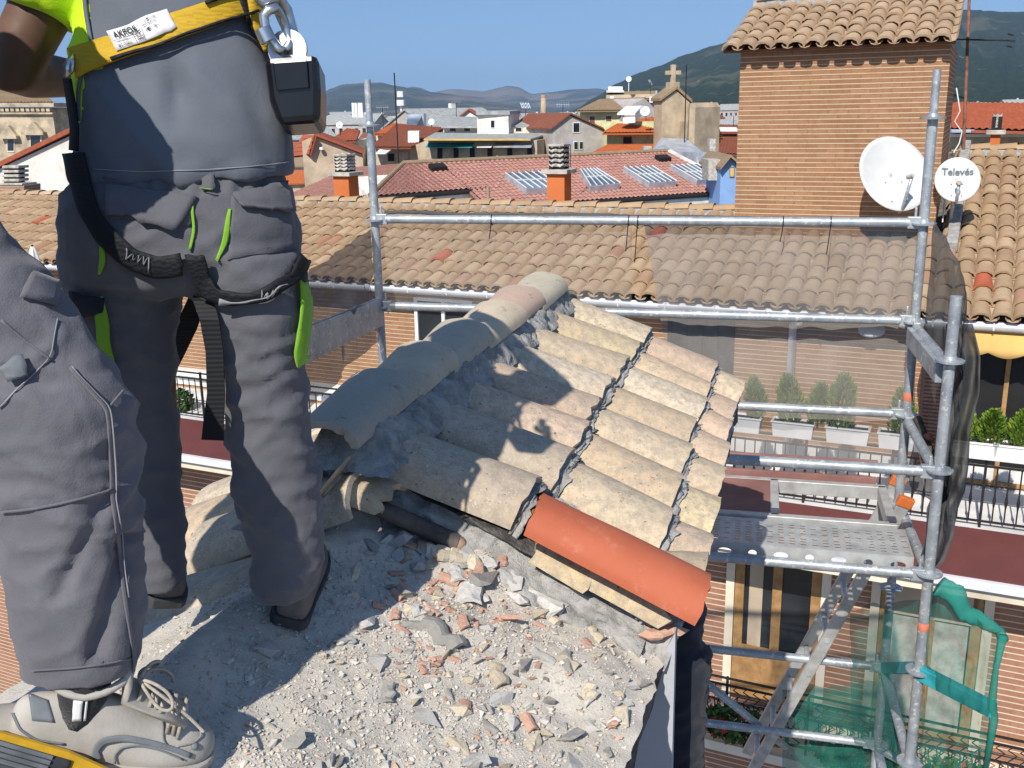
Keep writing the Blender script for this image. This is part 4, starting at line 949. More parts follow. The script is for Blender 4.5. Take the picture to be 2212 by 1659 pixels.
sc = thing('scaffold', 'galvanised tube scaffold bay with perforated steel deck standing along the house front', 'scaffold', V((S2.x, S2.y, LV[8])))
def rosette(p, par):
    mb = MB(); mb.lathe([(.024, -.006), (.060, -.005), (.061, .004), (.045, .006), (.030, .007), (.026, .022)], p, Z, 20)
    mb.build('rosette', m('galv'), par, smooth=True, ang=35)
def standard(p, z0, z1, ztop_spigot, levels, marks=()):
    mb = MB(); mb.tube([V((p.x, p.y, z0)), V((p.x, p.y, z1))], .0242, 16)
    if ztop_spigot: mb.tube([V((p.x, p.y, z1-.01)), V((p.x, p.y, ztop_spigot))], .019, 16)
    o = mb.build('standard', m('galv'), sc, smooth=True, ang=50)
    for z in levels: rosette(V((p.x, p.y, z)), o)
    for z, h in marks:
        mb = MB(); mb.lathe([(.0245, z), (.0248, z+.001), (.0248, z+h), (.0245, z+h)], V((p.x, p.y, 0)), Z, 16, False); mb.build('paint_mark', m('red_tape'), o, smooth=True)
    return o
zt2 = at(2022, 150, 5.0).z
standard(S2, LV[8], zt2-.22, zt2, [LV[0]+.51]+LV[:7], [(LV[1]-.42, .045)])
zt1 = at(795, 172, S1.y).z; standard(S1, LV[8], LV[0]+.46, zt1, [LV[0]+.52]+LV[:7], [])
standard(S3, LV[8]+.2, at(2062, 640, 4.15).z, None, [LV[k]+.01 for k in range(1, 8)], [(LV[4]+.22, .04)])
S4 = S1+(S3-S2); standard(S4, LV[8]+.2, LV[2]+.2, None, [LV[k] for k in range(2, 8)])
def head(p, d):
    """wedge head at the end of a ledger"""
    mb = MB(); mb.box(p+d*.045, .032, .018, .030, d, d.cross(Z).normalized(), Z); mb.box(p+d*.04+Z*.02, .006, .007, .055, d, d.cross(Z).normalized(), Z); return mb
def ledger(a, b, z, r=.0242, mat='galv'):
    a = V((a.x, a.y, z)); b = V((b.x, b.y, z)); d = (b-a).normalized(); mb = MB(); mb.tube([a+d*.07, b-d*.07], r, 16); o = mb.build('ledger', m(mat), sc, smooth=True, ang=50)
    for p, q in ((a, d), (b, -d)): head(p, q).build('wedge_head', m('galv'), o, bevel=.004)
    return o
for z in (LV[0], LV[1], LV[2], LV[5], LV[6]): ledger(S2, S1, z+.005)
for z in (LV[2], LV[3]): ledger(S3, S4, z)
for z in (LV[1]-.02, LV[2]-.02, LV[3], LV[5], LV[6]): ledger(S2, S3, z)
ledger(S1, S4, LV[3])
mb = MB(); mb.beam(V((S2.x, S2.y, LV[1]-.06))+PV*.07+LHv*.03, V((S3.x, S3.y, LV[1]-.06))-PV*.05+LHv*.03, .03, .09); mb.build('toe_board', m('galv'), sc, bevel=.003)
# diagonal braces and a screw jack
mb = MB(); mb.tube([atz(1500, 1455, LV[5]-.05), atz(1770, 1672, LV[7])], .0225, 14); mb.build('brace', m('galv'), sc, smooth=True)
mb = MB(); mb.tube([V((S2.x, S2.y, LV[6]-.02)), V((S2.x, S2.y, LV[6]))+LHv*-.45+Z*-.25], .022, 14); mb.build('brace', m('galv'), sc, smooth=True)
mb = MB(); mb.tube([at(1982, 905, 4.9), at(2003, 960, 4.72), at(2035, 1050, 4.4)], .021, 14); o = mb.build('brace', m('old_wood'), sc, smooth=True)
mb = MB(); a_, b_ = at(2003, 940, 4.76), at(2008, 955, 4.73); mb.tube([a_, b_], .0225, 14); mb.build('red_tape', m('red_tape'), o, smooth=True)
mb = MB(); bA_ = V((S3.x, S3.y, LV[4])); mb.beam(bA_, at(2148, 1535, 3.85), .045, .07); mb.build('bracket', m('turq'), sc, bevel=.004)
mb = MB(); mb.beam(V((S2.x, S2.y, LV[5])), V((S3.x, S3.y, LV[4]+.02)), .04, .06); mb.build('bracket', m('turq'), sc, bevel=.004)
# perforated deck
DZ = LV[3]+.055; d0 = V((S3.x, S3.y, DZ))+LHv*.06; LD_ = 2.9; right = -LHv; inn = -PV
mb = MB(); nx, ny = 56, 10
bx = LD_/nx
xs = []; 
for i in range(nx): xs += [i*bx, i*bx+bx*.2, i*bx+bx*.72]
xs.append(LD_); wdk = .32; by = wdk/ny; ys = []
for j in range(ny): ys += [j*by, j*by+by*.2, j*by+by*.72]
ys.append(wdk); off0 = .05
dk = lambda x, y, z=0: d0+LHv*x+inn*(off0+y)+Z*z
w_ = len(xs); mb.v = [dk(x, y) for y in ys for x in xs]
for j in range(len(ys)-1):
    for i in range(w_-1):
        if i % 3 == 1 and j % 3 == 1 and 0 < j//3 < ny-1 and ((i//3) % 4 != 0 or (j//3) % 2): continue
        mb.f.append((j*w_+i, j*w_+i+1, (j+1)*w_+i+1, (j+1)*w_+i)); mb.m.append(0)
mb.build('deck', m('alu'), sc, solid=-.004)
DECK = sc.children[-1]
# side flange with round and oval holes
def flange(y, name='deck_flange'):
    mb = MB(); h = .085; n = 22; st = LD_/n; K = 12
    for k in range(n):
        x0, x1 = k*st, (k+1)*st; cx = (x0+x1)/2; rx = .020 if k % 2 else .034; rz = .017
        outer = []; inner = []
        for q in range(4*K):
            t = 2*math.pi*q/(4*K); c_, s_ = math.cos(t), math.sin(t); mm = max(abs(c_), abs(s_))
            outer.append(dk(cx+c_/mm*st/2, y, -h/2+s_/mm*h/2)); inner.append(dk(cx+c_*rx, y, -h/2+s_*rz))
        N_ = 4*K; mb.add(outer+inner, [(q, (q+1) % N_, (q+1) % N_+N_, q+N_) for q in range(N_)])
    mb.build(name, m('alu'), DECK, solid=.003)
flange(0); flange(wdk)
mb = MB(); mb.beam(dk(0, .006, -.09), dk(LD_, .006, -.09), .02, .012); mb.build('deck_rim', m('alu'), DECK)
# plywood panel and open hatch frame behind it
h0 = d0+inn*.42+Z*.01
hk = lambda x, y, z=0: h0+LHv*x+inn*y+Z*z
mb = MB(); mb.box(hk(1.70, .25, -.008), 1.06, .25, .009, LHv, inn); mb.build('plywood_panel', m('ply'), sc, bevel=.002)
for a_, b_ in ((hk(.03, 0), hk(2.85, 0)), (hk(.03, .52), hk(2.85, .52)), (hk(.05, 0), hk(.05, .52)), (hk(.62, 0), hk(.62, .52))):
    mb = MB(); mb.beam(a_-Z*.035, b_-Z*.035, .045, .075); mb.build('hatch_frame', m('alu'), sc, bevel=.004)
for z_, yy in ((-.02, .62), (.085, .60)):
    mb = MB(); mb.box(hk(1.45, yy, z_), 1.38, .012, .034, LHv, inn); mb.build('toe_board', m('ply'), sc, bevel=.002)
# ladder through the hatch
lt = at(1948, 1072, 4.86); lb = atz(1612, 1668, LV[7]-.0)
ld = thing('ladder', 'aluminium ladder leaning down through the open scaffold hatch', 'ladder', lb)
dl = (lb-lt).normalized(); wv = (inn*.30)
for sgn, nm in ((0, 'rail'), (1, 'rail')):
    mb = MB(); off = wv*sgn-inn*.1; mb.beam(lt+off, lb+off, .03, .065, dl.cross(inn)); o = mb.build(nm, m('alu'), ld, bevel=.004)
    mb = MB(); c_ = lt+off; mb.box(c_-dl*.01, .03, .022, .040, dl, inn, dl.cross(inn)); mb.build('end_cap', m('orange_cap'), o, bevel=.006)
L_ = (lb-lt).length; k = .18
while k < L_:
    mb = MB(); p = lt+dl*k-inn*.12; mb.tube([p, p+wv+inn*.04], .016, 3 if False else 8); mb.build('rung', m('alu'), ld); k += .27
# lower deck where the ladder stands
mb = MB(); lw = V((S2.x, S2.y, LV[7]-.04)); mb.box(lw+LHv*1.6+PV*.5, 1.65, .33, .03, LHv, PV); mb.build('lower_deck', m('alu'), sc, bevel=.004)
# nets
def net(fn, nu, nv, name, mat, label, cat='net', loc=None, solid=0, grp=None):
    mb = MB(); mb.grid(fn, nu, nv); return tag(mb.build(name, m(mat), None, smooth=True, loc=loc or mb.v[0], solid=solid), label, cat, grp)
na, nb = at(1388, 480, 5.36), at(1985, 487, 5.02)
def netback(a, b):
    P = lerp(na, nb, a); top = P+Z*.012; bot = lerp(at(1478, 1000, 5.42), at(1975, 1030, 5.10), a)
    q = lerp(top, bot, b); return q-PV*(.02+.05*math.sin(math.pi*b)*(.5+noise.noise(V((a*5, b*4, 1))))+.015*noise.noise(V((a*14, b*7, 3))))
net(netback, 60, 40, 'debris_net', 'net', 'see-through grey debris net hanging from the top scaffold rail', loc=nb)
def netthin(a, b):
    q = lerp(V((S1.x, S1.y, LV[0]+.01)), V((S2.x, S2.y, LV[0]+.01)), a*.5); z = lerp(LV[0]+.01, LV[1]+.0, b); return V((q.x, q.y, z))-PV*(.028+.02*math.sin(3.1*b)+.02*noise.noise(V((a*6, b*4, 12))))
MAT['net_thin'] = netmat('thin grey dust net', (.27, .255, .24), .24)
net(netthin, 40, 20, 'dust_net', 'net_thin', 'very thin grey dust net in the left half of the scaffold bay')
mb = MB(); pts = [lerp(at(830, 468, 5.70), nb, f)+Z*(.022+.010*noise.noise(V((f*9, 0, 0))))-PV*.012 for f in [k/40 for k in range(41)]]
mb.tube(pts, [.010+.007*abs(noise.noise(V((k*.31, 4, 0)))) for k in range(41)], 8); tag(mb.build('rolled_net', m('net_dark'), None, smooth=True, loc=nb), 'rolled up edge of dark net tied along the top scaffold rail', 'net')
for k, (x, y) in enumerate([(1090, 482), (1397, 484), (1417, 482), (1720, 488), (1815, 489)]):
    f = (x-810)/(1995-810); c = lerp(S1, S2, f); c = V((c.x, c.y, LV[0]+.005)); mb = MB()
    mb.tube([c+PV*(.027*math.cos(t))+Z*(.027*math.sin(t)) for t in [2*math.pi*q/12 for q in range(13)]]+[c+PV*.03-Z*.06+LHv*.004, c+PV*.03-Z*(.10+.06*(k % 3))+LHv*.012], .0028, 6); mb.build('cable_tie', m('black_web'), sc)
def nside(a, b):
    P = lerp(V((S2.x, S2.y, 0)), V((S3.x, S3.y, 0)), a)-LHv*(.05+.05*math.sin(3.1*a)); zt = lerp(LV[0]+.02, LV[1]+.16, a); zb = lerp(LV[2]-.4, LV[3]+.2, a)
    return V((P.x, P.y, lerp(zt, zb, b)))-LHv*(.03*noise.noise(V((a*5, b*6, 8)))+.015*noise.noise(V((a*13, b*9, 8))))
net(nside, 40, 40, 'side_net', 'net_dark', 'dark grey net closing the end of the scaffold between two poles')
dr = [(2072, 700, 55), (2086, 770, 60), (2084, 850, 60), (2066, 930, 60), (2060, 1010, 64), (2050, 1060, 70), (2036, 1100, 66), (2030, 1160, 56), (2012, 1215, 50), (1975, 1240, 34)]
def drape(a, b):
    f = b*(len(dr)-1); i = min(len(dr)-2, int(f)); g = f-i; x, y, w = (lerp(dr[i][k], dr[i+1][k], g) for k in range(3))
    return at(x-w/2+w*a, y, 4.3+.05*math.sin(a*9+b*7)+.05*noise.noise(V((a*3, b*9, 2)))+.02*noise.noise(V((a*9, b*22, 2))))
net(drape, 16, 60, 'net_bundle', 'net_dark', 'bunched dark grey net hanging twisted around the front scaffold pole', solid=.004)
def nleft(a, b):
    t = lerp(at(796, 486, 5.7), at(800, 560, 5.7), 0); tl = lerp(at(800, 492, 5.72), at(640, 606, 4.4), a); bl = lerp(at(815, 735, 5.72), at(640, 905, 4.4), a)
    q = lerp(tl, bl, b); return q+LHv*(.05*noise.noise(V((a*4, b*5, 1)))+.02*noise.noise(V((a*14, b*9, 1))))
net(nleft, 40, 30, 'dust_net', 'net_left', 'grey dust net sagging from the left scaffold pole behind the worker')
mb = MB(); mb.beam(V((S1.x, S1.y, LV[1]-.03)), at(560, 790, 4.0), .04, .16); mb.build('toe_board', m('galv'), sc, bevel=.003)
def ng1(a, b):
    top = [at(2012, 1262, 4.12), at(2070, 1290, 4.0), at(2120, 1345, 3.9), at(2160, 1375, 3.85)]; bot = [at(1985, 1668, 4.15), at(2040, 1668, 4.0), at(2085, 1668, 3.9), at(2122, 1668, 3.85)]
    f = a*3; i = min(2, int(f)); P = lerp(lerp(top[i], top[i+1], f-i), lerp(bot[i], bot[i+1], f-i), b); return P+V((.04, .05, 0))*noise.noise(V((a*5, b*5, 1)))+V((.02, .02, 0))*noise.noise(V((a*15, b*11, 1)))
net(ng1, 30, 30, 'green_net', 'net_green', 'thin green debris net hanging below the scaffold corner')
def ng2(a, b):
    P = lerp(lerp(at(1690, 1490, 5.3), at(1935, 1470, 5.0), a), lerp(at(1690, 1675, 5.3), at(1950, 1680, 5.0), a), b); return P+V((.02, .06, 0))*noise.noise(V((a*6, b*5, 4)))
net(ng2, 30, 20, 'green_net', 'net_green', 'thin green debris net stretched between the low scaffold rails')
def ng3(a, b):
    P = lerp(lerp(at(1835, 1315, 5.05), at(2012, 1290, 4.25), a), lerp(at(1840, 1600, 5.05), at(1990, 1668, 4.25), a), b); return P+V((.03, .05, 0))*noise.noise(V((a*5, b*5, 9)))
net(ng3, 20, 24, 'green_net', 'net_green', 'thin green debris net between the back and front scaffold poles')
mb = MB(); pts = [(2030, 1262), (2062, 1285), (2085, 1325), (2120, 1345), (2160, 1365), (2168, 1385)]
dense = lambda P: [lerp(P[i], P[i+1], f/8) for i in range(len(P)-1) for f in range(8)]+[P[-1]]
mb.tube(dense([at(x, y, 4.02-.03*k) for k, (x, y) in enumerate(pts)]), [.046-.0006*k+.010*noise.noise(V((k*.17, 2, 0))) for k in range(41)], 26); mb.tube([at(2165, 1378, 3.85), at(2150, 1450, 3.85), at(2142, 1520, 3.85), at(2146, 1560, 3.85), at(2128, 1668, 3.85)], [.02, .012, .018, .018, .012], 14)
for v_ in mb.v: v_ += V((.6, .8, 1))*(.020*noise.noise(v_*9)+.009*noise.noise(V((v_.x*40, v_.y*22, v_.z*9))))
tag(mb.build('green_net_roll', m('net_green2'), None, smooth=True, loc=at(2030, 1262, 4.02)), 'bunched roll of green net sagging off the scaffold corner', 'net')

# ---- the worker below the eaves
Cp = thing('person', 'worker below the eave in dark navy trousers, bent behind the orange tile', 'person', at(1432, 1668, 2.24)-Z*.35)
mb = MB(); hx = at(1432, 1350, 2.24)
mb.tube([hx+V((.02, .22, -.01)), hx+V((.0, .1, .02)), hx, hx-Z*.12], [.10, .115, .105, .085], 18)
fl = hx-Z*.84
for s_ in (-1, 1): limb(mb, [hx+X*(.035*s_)-Z*.06, hx+X*(.045*s_)-Z*.42, V((hx.x+.045*s_, hx.y, fl.z))], [.085, .068, .058])
skinned(mb, 'trousers', m('dark_trouser'), Cp, .010, 4, folds(.012, 12, 6, 21))
mb = MB(); mb.tube([hx+V((.01, .17, .02)), hx+V((.03, .32, -.06)), hx+V((.05, .46, -.14))], [.10, .12, .10], 18); skinned(mb, 'shirt', m('shirt'), Cp, .012, 4, folds(.008, 9, 9, 3))
mb = MB(); base_body(mb, hx+V((.0, .14, -.02)), hx+V((.04, .42, -.12)), hx+V((.05, .50, -.16)), hx+V((.06, .62, -.17)), [[hx-X*.04-Z*.1, hx-X*.045-Z*.42, V((hx.x-.045, hx.y, fl.z))], [hx+X*.04-Z*.1, hx+X*.045-Z*.42, V((hx.x+.045, hx.y, fl.z))]], [([hx+V((.14, .44, -.14)), hx+V((.16, .50, -.38)), hx+V((.06, .62, -.52))], V((-.3, .8, -.4)), Z), ([hx+V((-.06, .44, -.14)), hx+V((-.04, .50, -.38)), hx+V((.0, .64, -.52))], V((0, .9, -.4)), Z)], .8, V((.1, .6, -.8)).normalized())
skinned(mb, 'body', m('skin'), Cp, .010, 3)
for s_ in (-1, 1): shoe(Cp, V((hx.x+.045*s_, hx.y-.06, fl.z-.06)), Y_, .28, m('suede'), m('sole'), up=Z)
face_parts(Cp, hx+V((.06, .62, -.17)), V((.1, .6, -.8)).normalized(), .8, m('hair'))
# ------------------------------------------------------------------ the brick house across the street
_c, _s = math.cos(R(25)), math.sin(R(25)); BX, BN = V((_c, -_s, 0)), V((_s, _c, 0)); E0 = atz(1400, 648, -2.35)
def BF(s, t, z): p = E0+BX*s+BN*t; return V((p.x, p.y, z))
RA = R(18.7); RN = -BN*math.sin(RA)+Z*math.cos(RA); RS = BN*math.cos(RA)+Z*math.sin(RA)
def on_t(px, py, t): return onplane(px, py, E0+BN*t, BN)
def st(P): q = P-E0; return q.dot(BX), q.dot(BN), P.z
def tile_roof(P0, ex, es, cols, rows, pitch, expo, rad, rnd, nrm=None, skip=None, redpix=(), seg=5, ch=True):
    """barrel tiles laid on a slope: columns along ex, rows up es; each tile its own island"""
    mb = MB(); nrm = nrm or ex.cross(es).normalized()
    red = []
    for c in range(cols):
        for r in range(rows):
            b = P0+ex*(c*pitch)+es*(r*expo)
            if skip and skip(c, r): continue
            j = rnd.uniform(-.012, .012); k = rnd.uniform(-.02, .02); rings = []
            for f, w, h in ((0, rad*1.06, .028), (1, rad*.82, .0)):
                o_ = b+es*(f*(expo+.07)+k*.6)+ex*(j+k*(f-.5)*.8)+nrm*(h+rnd.uniform(-.003, .003))
                rings.append([o_-ex*(math.cos(math.pi*q/seg)*w)+nrm*(math.sin(math.pi*q/seg)*w*.78) for q in range(seg+1)])
            mb.mi = 0
            if redpix:
                x, y = pix(b+es*(expo*.5)+nrm*.07)
                if any(abs(x-rx)/13+abs(y-ry)/10 < 1 for rx, ry in redpix): mb.mi = 1
            n = seg+1; mb.loft(rings, False, False)
            lip = [p-nrm*.016+(b+nrm*.03-p).normalized()*.012 for p in rings[0]]; mb.add(rings[0]+lip, [(q+1, q, n+q, n+q+1) for q in range(seg)])
            if ch and r < rows:
                o_ = b+ex*(pitch/2)+nrm*.045-es*.02; w = rad*.72
                mb.mi = 0; mb.loft([[o_+es*(f*(expo+.03))+nrm*(.012*(1-f))-ex*(math.cos(math.pi*q/4)*w)-nrm*(math.sin(math.pi*q/4)*w*.6) for q in range(5)] for f in (0, 1)], False, False)
    mb.mi = 0; return mb
bl = thing('brick_house', 'long brick house across the street with a tan barrel tile roof and white gutter', 'house', BF(-3, 2, -16))
rnd = random.Random(5); PT, EX = .212, .335
ncol = int((7.2+14.6)/PT); s0 = -14.6; TS0, TS1, TT = .64, 3.22, 1.9
def skip(c, r):
    s = s0+c*PT; t = r*EX*math.cos(RA)
    if s < TS0-.08: return t > 2.40
    if s < TS1+.1: return t > TT-.05
    return t > 4.62
mb = tile_roof(E0+BX*s0-BN*.04, BX, RS, ncol, 15, PT, EX, .108, rnd, RN, skip, [(950, 552), (1308, 540), (1300, 560), (1340, 536), (1420, 505), (2108, 500), (2125, 612), (90, 478), (640, 570)])
rf = mb.build('roof', [m('roof_tan'), m('new_tile')], bl, smooth=True, ang=40)
mb = MB()
def slab_(sa, sb, ta, tb, off=-.03, th=.06):
    a = E0+BX*sa+RS*(ta/math.cos(RA))+RN*off; b = E0+BX*sb+RS*(ta/math.cos(RA))+RN*off; c = E0+BX*sb+RS*(tb/math.cos(RA))+RN*off; d = E0+BX*sa+RS*(tb/math.cos(RA))+RN*off
    mb.prism([a, b, c, d], -RN*th)
slab_(s0-.1, TS0, .02, 2.62); slab_(TS0, TS1, .02, TT+.3, -.032); slab_(TS1, 7.2, .02, 4.9)
mb.build('roof_bed', m('mortar_dark'), rf)
# mortar ridge with cap tiles
def ridge(sa, sb, t, par):
    z = E0.z+t*math.tan(RA); mbm = MB()
    def f(a, b):
        s = lerp(sa, sb, a); x = lerp(-.26, .16, b); q = V((s*6, b*3, 1)); return BF(s, t+x, z+.10-abs(x)*(.62 if x > 0 else .50)+.02*noise.noise(q)+.012*noise.noise(q*3.1)-.0)
    mbm.grid(f, int((sb-sa)*12), 8); mbm.build('ridge_mortar', m('mortar'), par, smooth=True)
    mbc = MB(); s = sa
    while s < sb:
        L = .36; j = rnd.uniform(-.01, .01); rings = []
        for q, w in ((0, .10), (1, .125)):
            rings.append([BF(s+q*(L+.05), t+j-math.cos(math.pi*k/6)*w, z+.055+math.sin(math.pi*k/6)*w*.62+.020*q) for k in range(7)])
        mbc.loft(rings, False, False); n = 7
        lip = [p-Z*.016 for p in rings[1]]; mbc.add(rings[1]+lip, [(k, k+1, n+k+1, n+k) for k in range(6)]); s += L
    mbc.build('ridge_cap', m('roof_tan'), par, smooth=True, ang=40)
ridge(-14.6, TS0-.05, 2.52, rf); ridge(TS1+.15, 7.2, 4.75, rf)
# rear slopes so the house is closed
mb = MB()
for sa, sb, t in ((-14.6, TS0, 2.6), (TS1, 7.2, 4.83)):
    z = E0.z+t*math.tan(RA)-.02; mb.prism([BF(sa, t, z), BF(sb, t, z), BF(sb, t+3.4, z-1.0), BF(sa, t+3.4, z-1.0)], V((0, 0, -.06)))
mb.build('rear_roof', m('roof_tan'), bl)
WZ, FZ, WT = -2.44, -4.40, .35
mb = MB(); mb.prism([BF(-14.6, WT, FZ-.1), BF(7.2, WT, FZ-.1), BF(7.2, WT, WZ), BF(-14.6, WT, WZ)], BN*5.2); wall = mb.build('wall', m('brick'), bl)
mb = MB(); mb.box(BF(-3.7, .17, WZ-.015), 10.9, .17, .018, BX, BN); mb.build('soffit', m('white_dirty'), bl)
mb = MB(); mb.box(BF(-3.7, WT-.012, FZ+.16), 10.85, .014, .10, BX, BN); mb.build('base_band', m('white_dirty'), bl)
# gutter: half-round channel with a scalloped shadow line above
mb = MB(); gr = []
for s in [-14.6+.5*k for k in range(44)]: gr.append([BF(s, -.065-math.cos(math.pi*k/8)*.062, -2.352-.012-math.sin(math.pi*k/8)*.075) for k in range(9)])
mb.loft(gr, False, False); gt = mb.build('gutter', m('gutter'), bl, smooth=True, solid=.006)
mb = MB(); s = -14
while s < 7: mb.box(BF(s, -.12, -2.39), .008, .016, .04, BX, BN); s += .62
mb.build('gutter_bracket', m('gutter'), gt)
mb = MB(); c = st(on_t(1715, 700, WT))[0]; mb.tube([BF(c+.12, .0, -2.45), BF(c+.10, .05, -2.52), BF(c, WT-.06, -2.60), BF(c, WT-.06, FZ+.05)], .048, 14); mb.build('downpipe', m('gutter'), bl, smooth=True)
mb = MB(); P = on_t(1885, 707, WT); mb.lathe([(.0, -.06), (.10, -.055), (.15, -.03), (.155, .0), (.12, .02), (0, .03)], P-BN*.10, (-BN*.35+Z).normalized(), 20); mb.build('wall_lamp', m('white'), bl, smooth=True)
def on_wall(px0, py0, px1, py1, t=WT):
    a, b = on_t(px0, py0, t), on_t(px1, py1, t); return st(a)[0], st(b)[0], b.z, a.z
def louvre(sa, sb, za, zb, t, name='shutter', par=None):
    mbl = MB(); n = max(6, int((zb-za)/.045)); mbl.box(BF((sa+sb)/2, t-.02, (za+zb)/2), (sb-sa)/2, .012, (zb-za)/2, BX, BN)
    for k in range(n):
        z = za+(k+.5)*(zb-za)/n; mbl.box(BF((sa+sb)/2, t-.04, z), (sb-sa)/2-.03, .012, (zb-za)/n*.34, BX, (BN+Z*.9).normalized(), (Z-BN*.9).normalized())
    for s in (sa+.02, sb-.02): mbl.box(BF(s, t-.042, (za+zb)/2), .022, .02, (zb-za)/2, BX, BN)
    return mbl.build(name, m('shutter'), par or bl)
def window(sa, sb, za, zb, t, frame, n=2, name='window', par=None, depth=.05, glassm='glass', fw=.05):
    mbl = MB()
    for s in [sa+(sb-sa)*k/n for k in range(n+1)]: mbl.box(BF(s, t-depth*.5, (za+zb)/2), fw/2, depth/2, (zb-za)/2+fw/2, BX, BN)
    for z in (za, zb): mbl.box(BF((sa+sb)/2, t-depth*.5-.002, z), (sb-sa)/2+fw/2, depth/2, fw/2, BX, BN)
    o = mbl.build(name, m(frame), par or bl, bevel=.003)
    mbl = MB(); mbl.box(BF((sa+sb)/2, t-.012, (za+zb)/2), (sb-sa)/2, .006, (zb-za)/2, BX, BN); mbl.build('pane', m(glassm), o); return o
louvre(-7.62, -7.18, FZ+.38, WZ-.1, WT); louvre(-10.75, -10.3, FZ+.38, WZ-.1, WT); window(-10.25, -9.2, FZ+.38, WZ-.12, WT, 'timber', 2)
window(-7.1, -6.1, FZ+.38, WZ-.12, WT, 'timber', 2)
mb = MB(); mb.box(BF(-6.0, WT-.06, FZ+.30), 2.3, .10, .05, BX, BN); mb.build('sill', m('white_dirty'), bl)
window(.20, 1.02, FZ+.05, WZ-.16, WT, 'iron', 4); window(-3.6, -2.7, FZ+.5, WZ-.16, WT, 'white', 2)
louvre(3.28, 3.55, FZ+.05, WZ-.12, WT)
window(3.62, 4.75, FZ+.05, WZ-.12, WT, 'timber', 2, 'door', None, .06, 'dark')
# yellow scalloped awning over the right-hand door
mb = MB()
def aw(a, b):
    s = lerp(3.58, 5.8, a); zz = -2.46-.22*b-(.055*abs(math.sin(a*math.pi*6)) if b == 1 else 0); return BF(s, .02-.16*b**.5, zz)
mb.grid(aw, 120, 6); mb.build('awning', m('awning'), bl, smooth=True, solid=.006)
# terrace, flashing, cornice
mb = MB(); mb.box(BF(-3.7, -.36, FZ-.06), 10.9, .70, .06, BX, BN); mb.build('terrace_floor', m('white_dirty'), bl)
mb = MB(); mb.prism([BF(-14.6, -1.06, FZ+.0), BF(7.2, -1.06, FZ+.0), BF(7.2, -1.78, FZ-.24), BF(-14.6, -1.78, FZ-.24)], V((0, 0, -.05))); 
mb.build('sheet_metal_apron', m('maroon'), bl)
mb = MB(); mb.box(BF(-3.7, -1.80, FZ-.30), 10.9, .035, .05, BX, BN); mb.build('lower_gutter', m('gutter'), bl)
mb = MB(); mb.box(BF(-3.7, -1.36, FZ-.42), 10.9, .40, .055, BX, BN); mb.build('cornice', m('cream_plaster'), bl)
LT = -.95
mb = MB(); mb.prism([BF(-14.6, LT, -16), BF(7.2, LT, -16), BF(7.2, LT, FZ-.13), BF(-14.6, LT, FZ-.13)], BN*6.6); mb.build('lower_wall', m('brick_low'), bl)
for (x0, x1, y0, y1, kind) in ((1590, 1760, 1288, 1482, 0), (1900, 2095, 1345, 1560, 1)):
    sa, sb, za, zb = on_wall(x0, y0, x1, y1, LT); za = min(za, FZ-2.6); zb = FZ-.62
    w = window(sa+.05, sb-.05, za, zb, LT, 'timber', 2, 'window', None, .07, 'glass', .11)
    mb = MB()
    for s in (sa-.06, sb+.06): mb.box(BF(s, LT-.04, (za+zb)/2), .05, .045, (zb-za)/2+.1, BX, BN)
    mb.build('surround', m('cream_plaster'), w)
    if kind == 0:
        mb = MB(); mb.box(BF(sa+.24, LT-.022, (za+zb)/2), .08, .005, (zb-za)/2, BX, BN); mb.build('curtain', m('beige_plaster'), w)
        mb = MB(); mb.box(BF(lerp(sa, sb, .5), LT-.06, za+.35), (sb-sa)/2-.1, .02, .30, BX, BN); mb.build('lower_panel', m('timber'), w)
    else:
        mb = MB(); mb.box(BF((sa+sb)/2, LT-.05, zb-.25), (sb-sa)/2-.05, .02, .30, BX, BN); mb.build('roller_blind', m('beige_plaster'), w)
        mb = MB(); mb.box(BF((sa+sb)/2, LT-.022, (za+zb)/2-.2), (sb-sa)/2-.12, .005, (zb-za)/2-.2, BX, BN); mb.build('curtain', m('chimney_concrete'), w)
# brick stair tower with its own little roof
tw = wall; sa, sb = TS0, TS1
zt = -2.35+TT*math.tan(RA); TZ = .60
mb = MB(); mb.prism([BF(sa, TT, zt-.5), BF(sb, TT, zt-.5), BF(sb, TT, TZ+.12), BF(sa, TT, TZ+.12)], BN*2.6); tower = mb.build('stair_tower', m('brick'), bl)
TP = BF(sa-.09, TT-.24, TZ+.10); es = (BN*math.cos(R(20))+Z*math.sin(R(20))); en = (-BN*math.sin(R(20))+Z*math.cos(R(20)))
mb = tile_roof(TP, BX, es, 13, 6, .213, .33, .108, random.Random(9), en); mb.build('tower_roof', m('roof_tan_old'), tower, smooth=True, ang=40)
mb = MB(); mb.prism([TP-BX*.12-en*.02+es*.10, TP+BX*2.72-en*.02+es*.10, TP+BX*2.72+es*2.05-en*.02, TP-BX*.12+es*2.05-en*.02], -en*.035); mb.build('tower_eave', m('shutter'), tower)
mb = MB()
def trm(a, b): s = lerp(sa-.2, sb+.1, a); return TP+BX*(s-sa+.1)+es*(1.93+.22*b)+en*(.03+.13*math.sin(math.pi*b)**.7+.025*noise.noise(V((s*7, b*4, 0))))
mb.grid(trm, 50, 6); mb.build('tower_ridge_mortar', m('mortar'), tower, smooth=True)
mb = MB(); s = sa-.15
while s < sb: 
    mb.loft([[TP+BX*(s-sa+.1+q*.38)+es*(2.05-math.cos(math.pi*k/6)*.11)+en*(.12+math.sin(math.pi*k/6)*.07+.02*q) for k in range(7)] for q in (0, 1)], False, False); s += .34
mb.build('tower_ridge_cap', m('roof_tan'), tower, smooth=True)
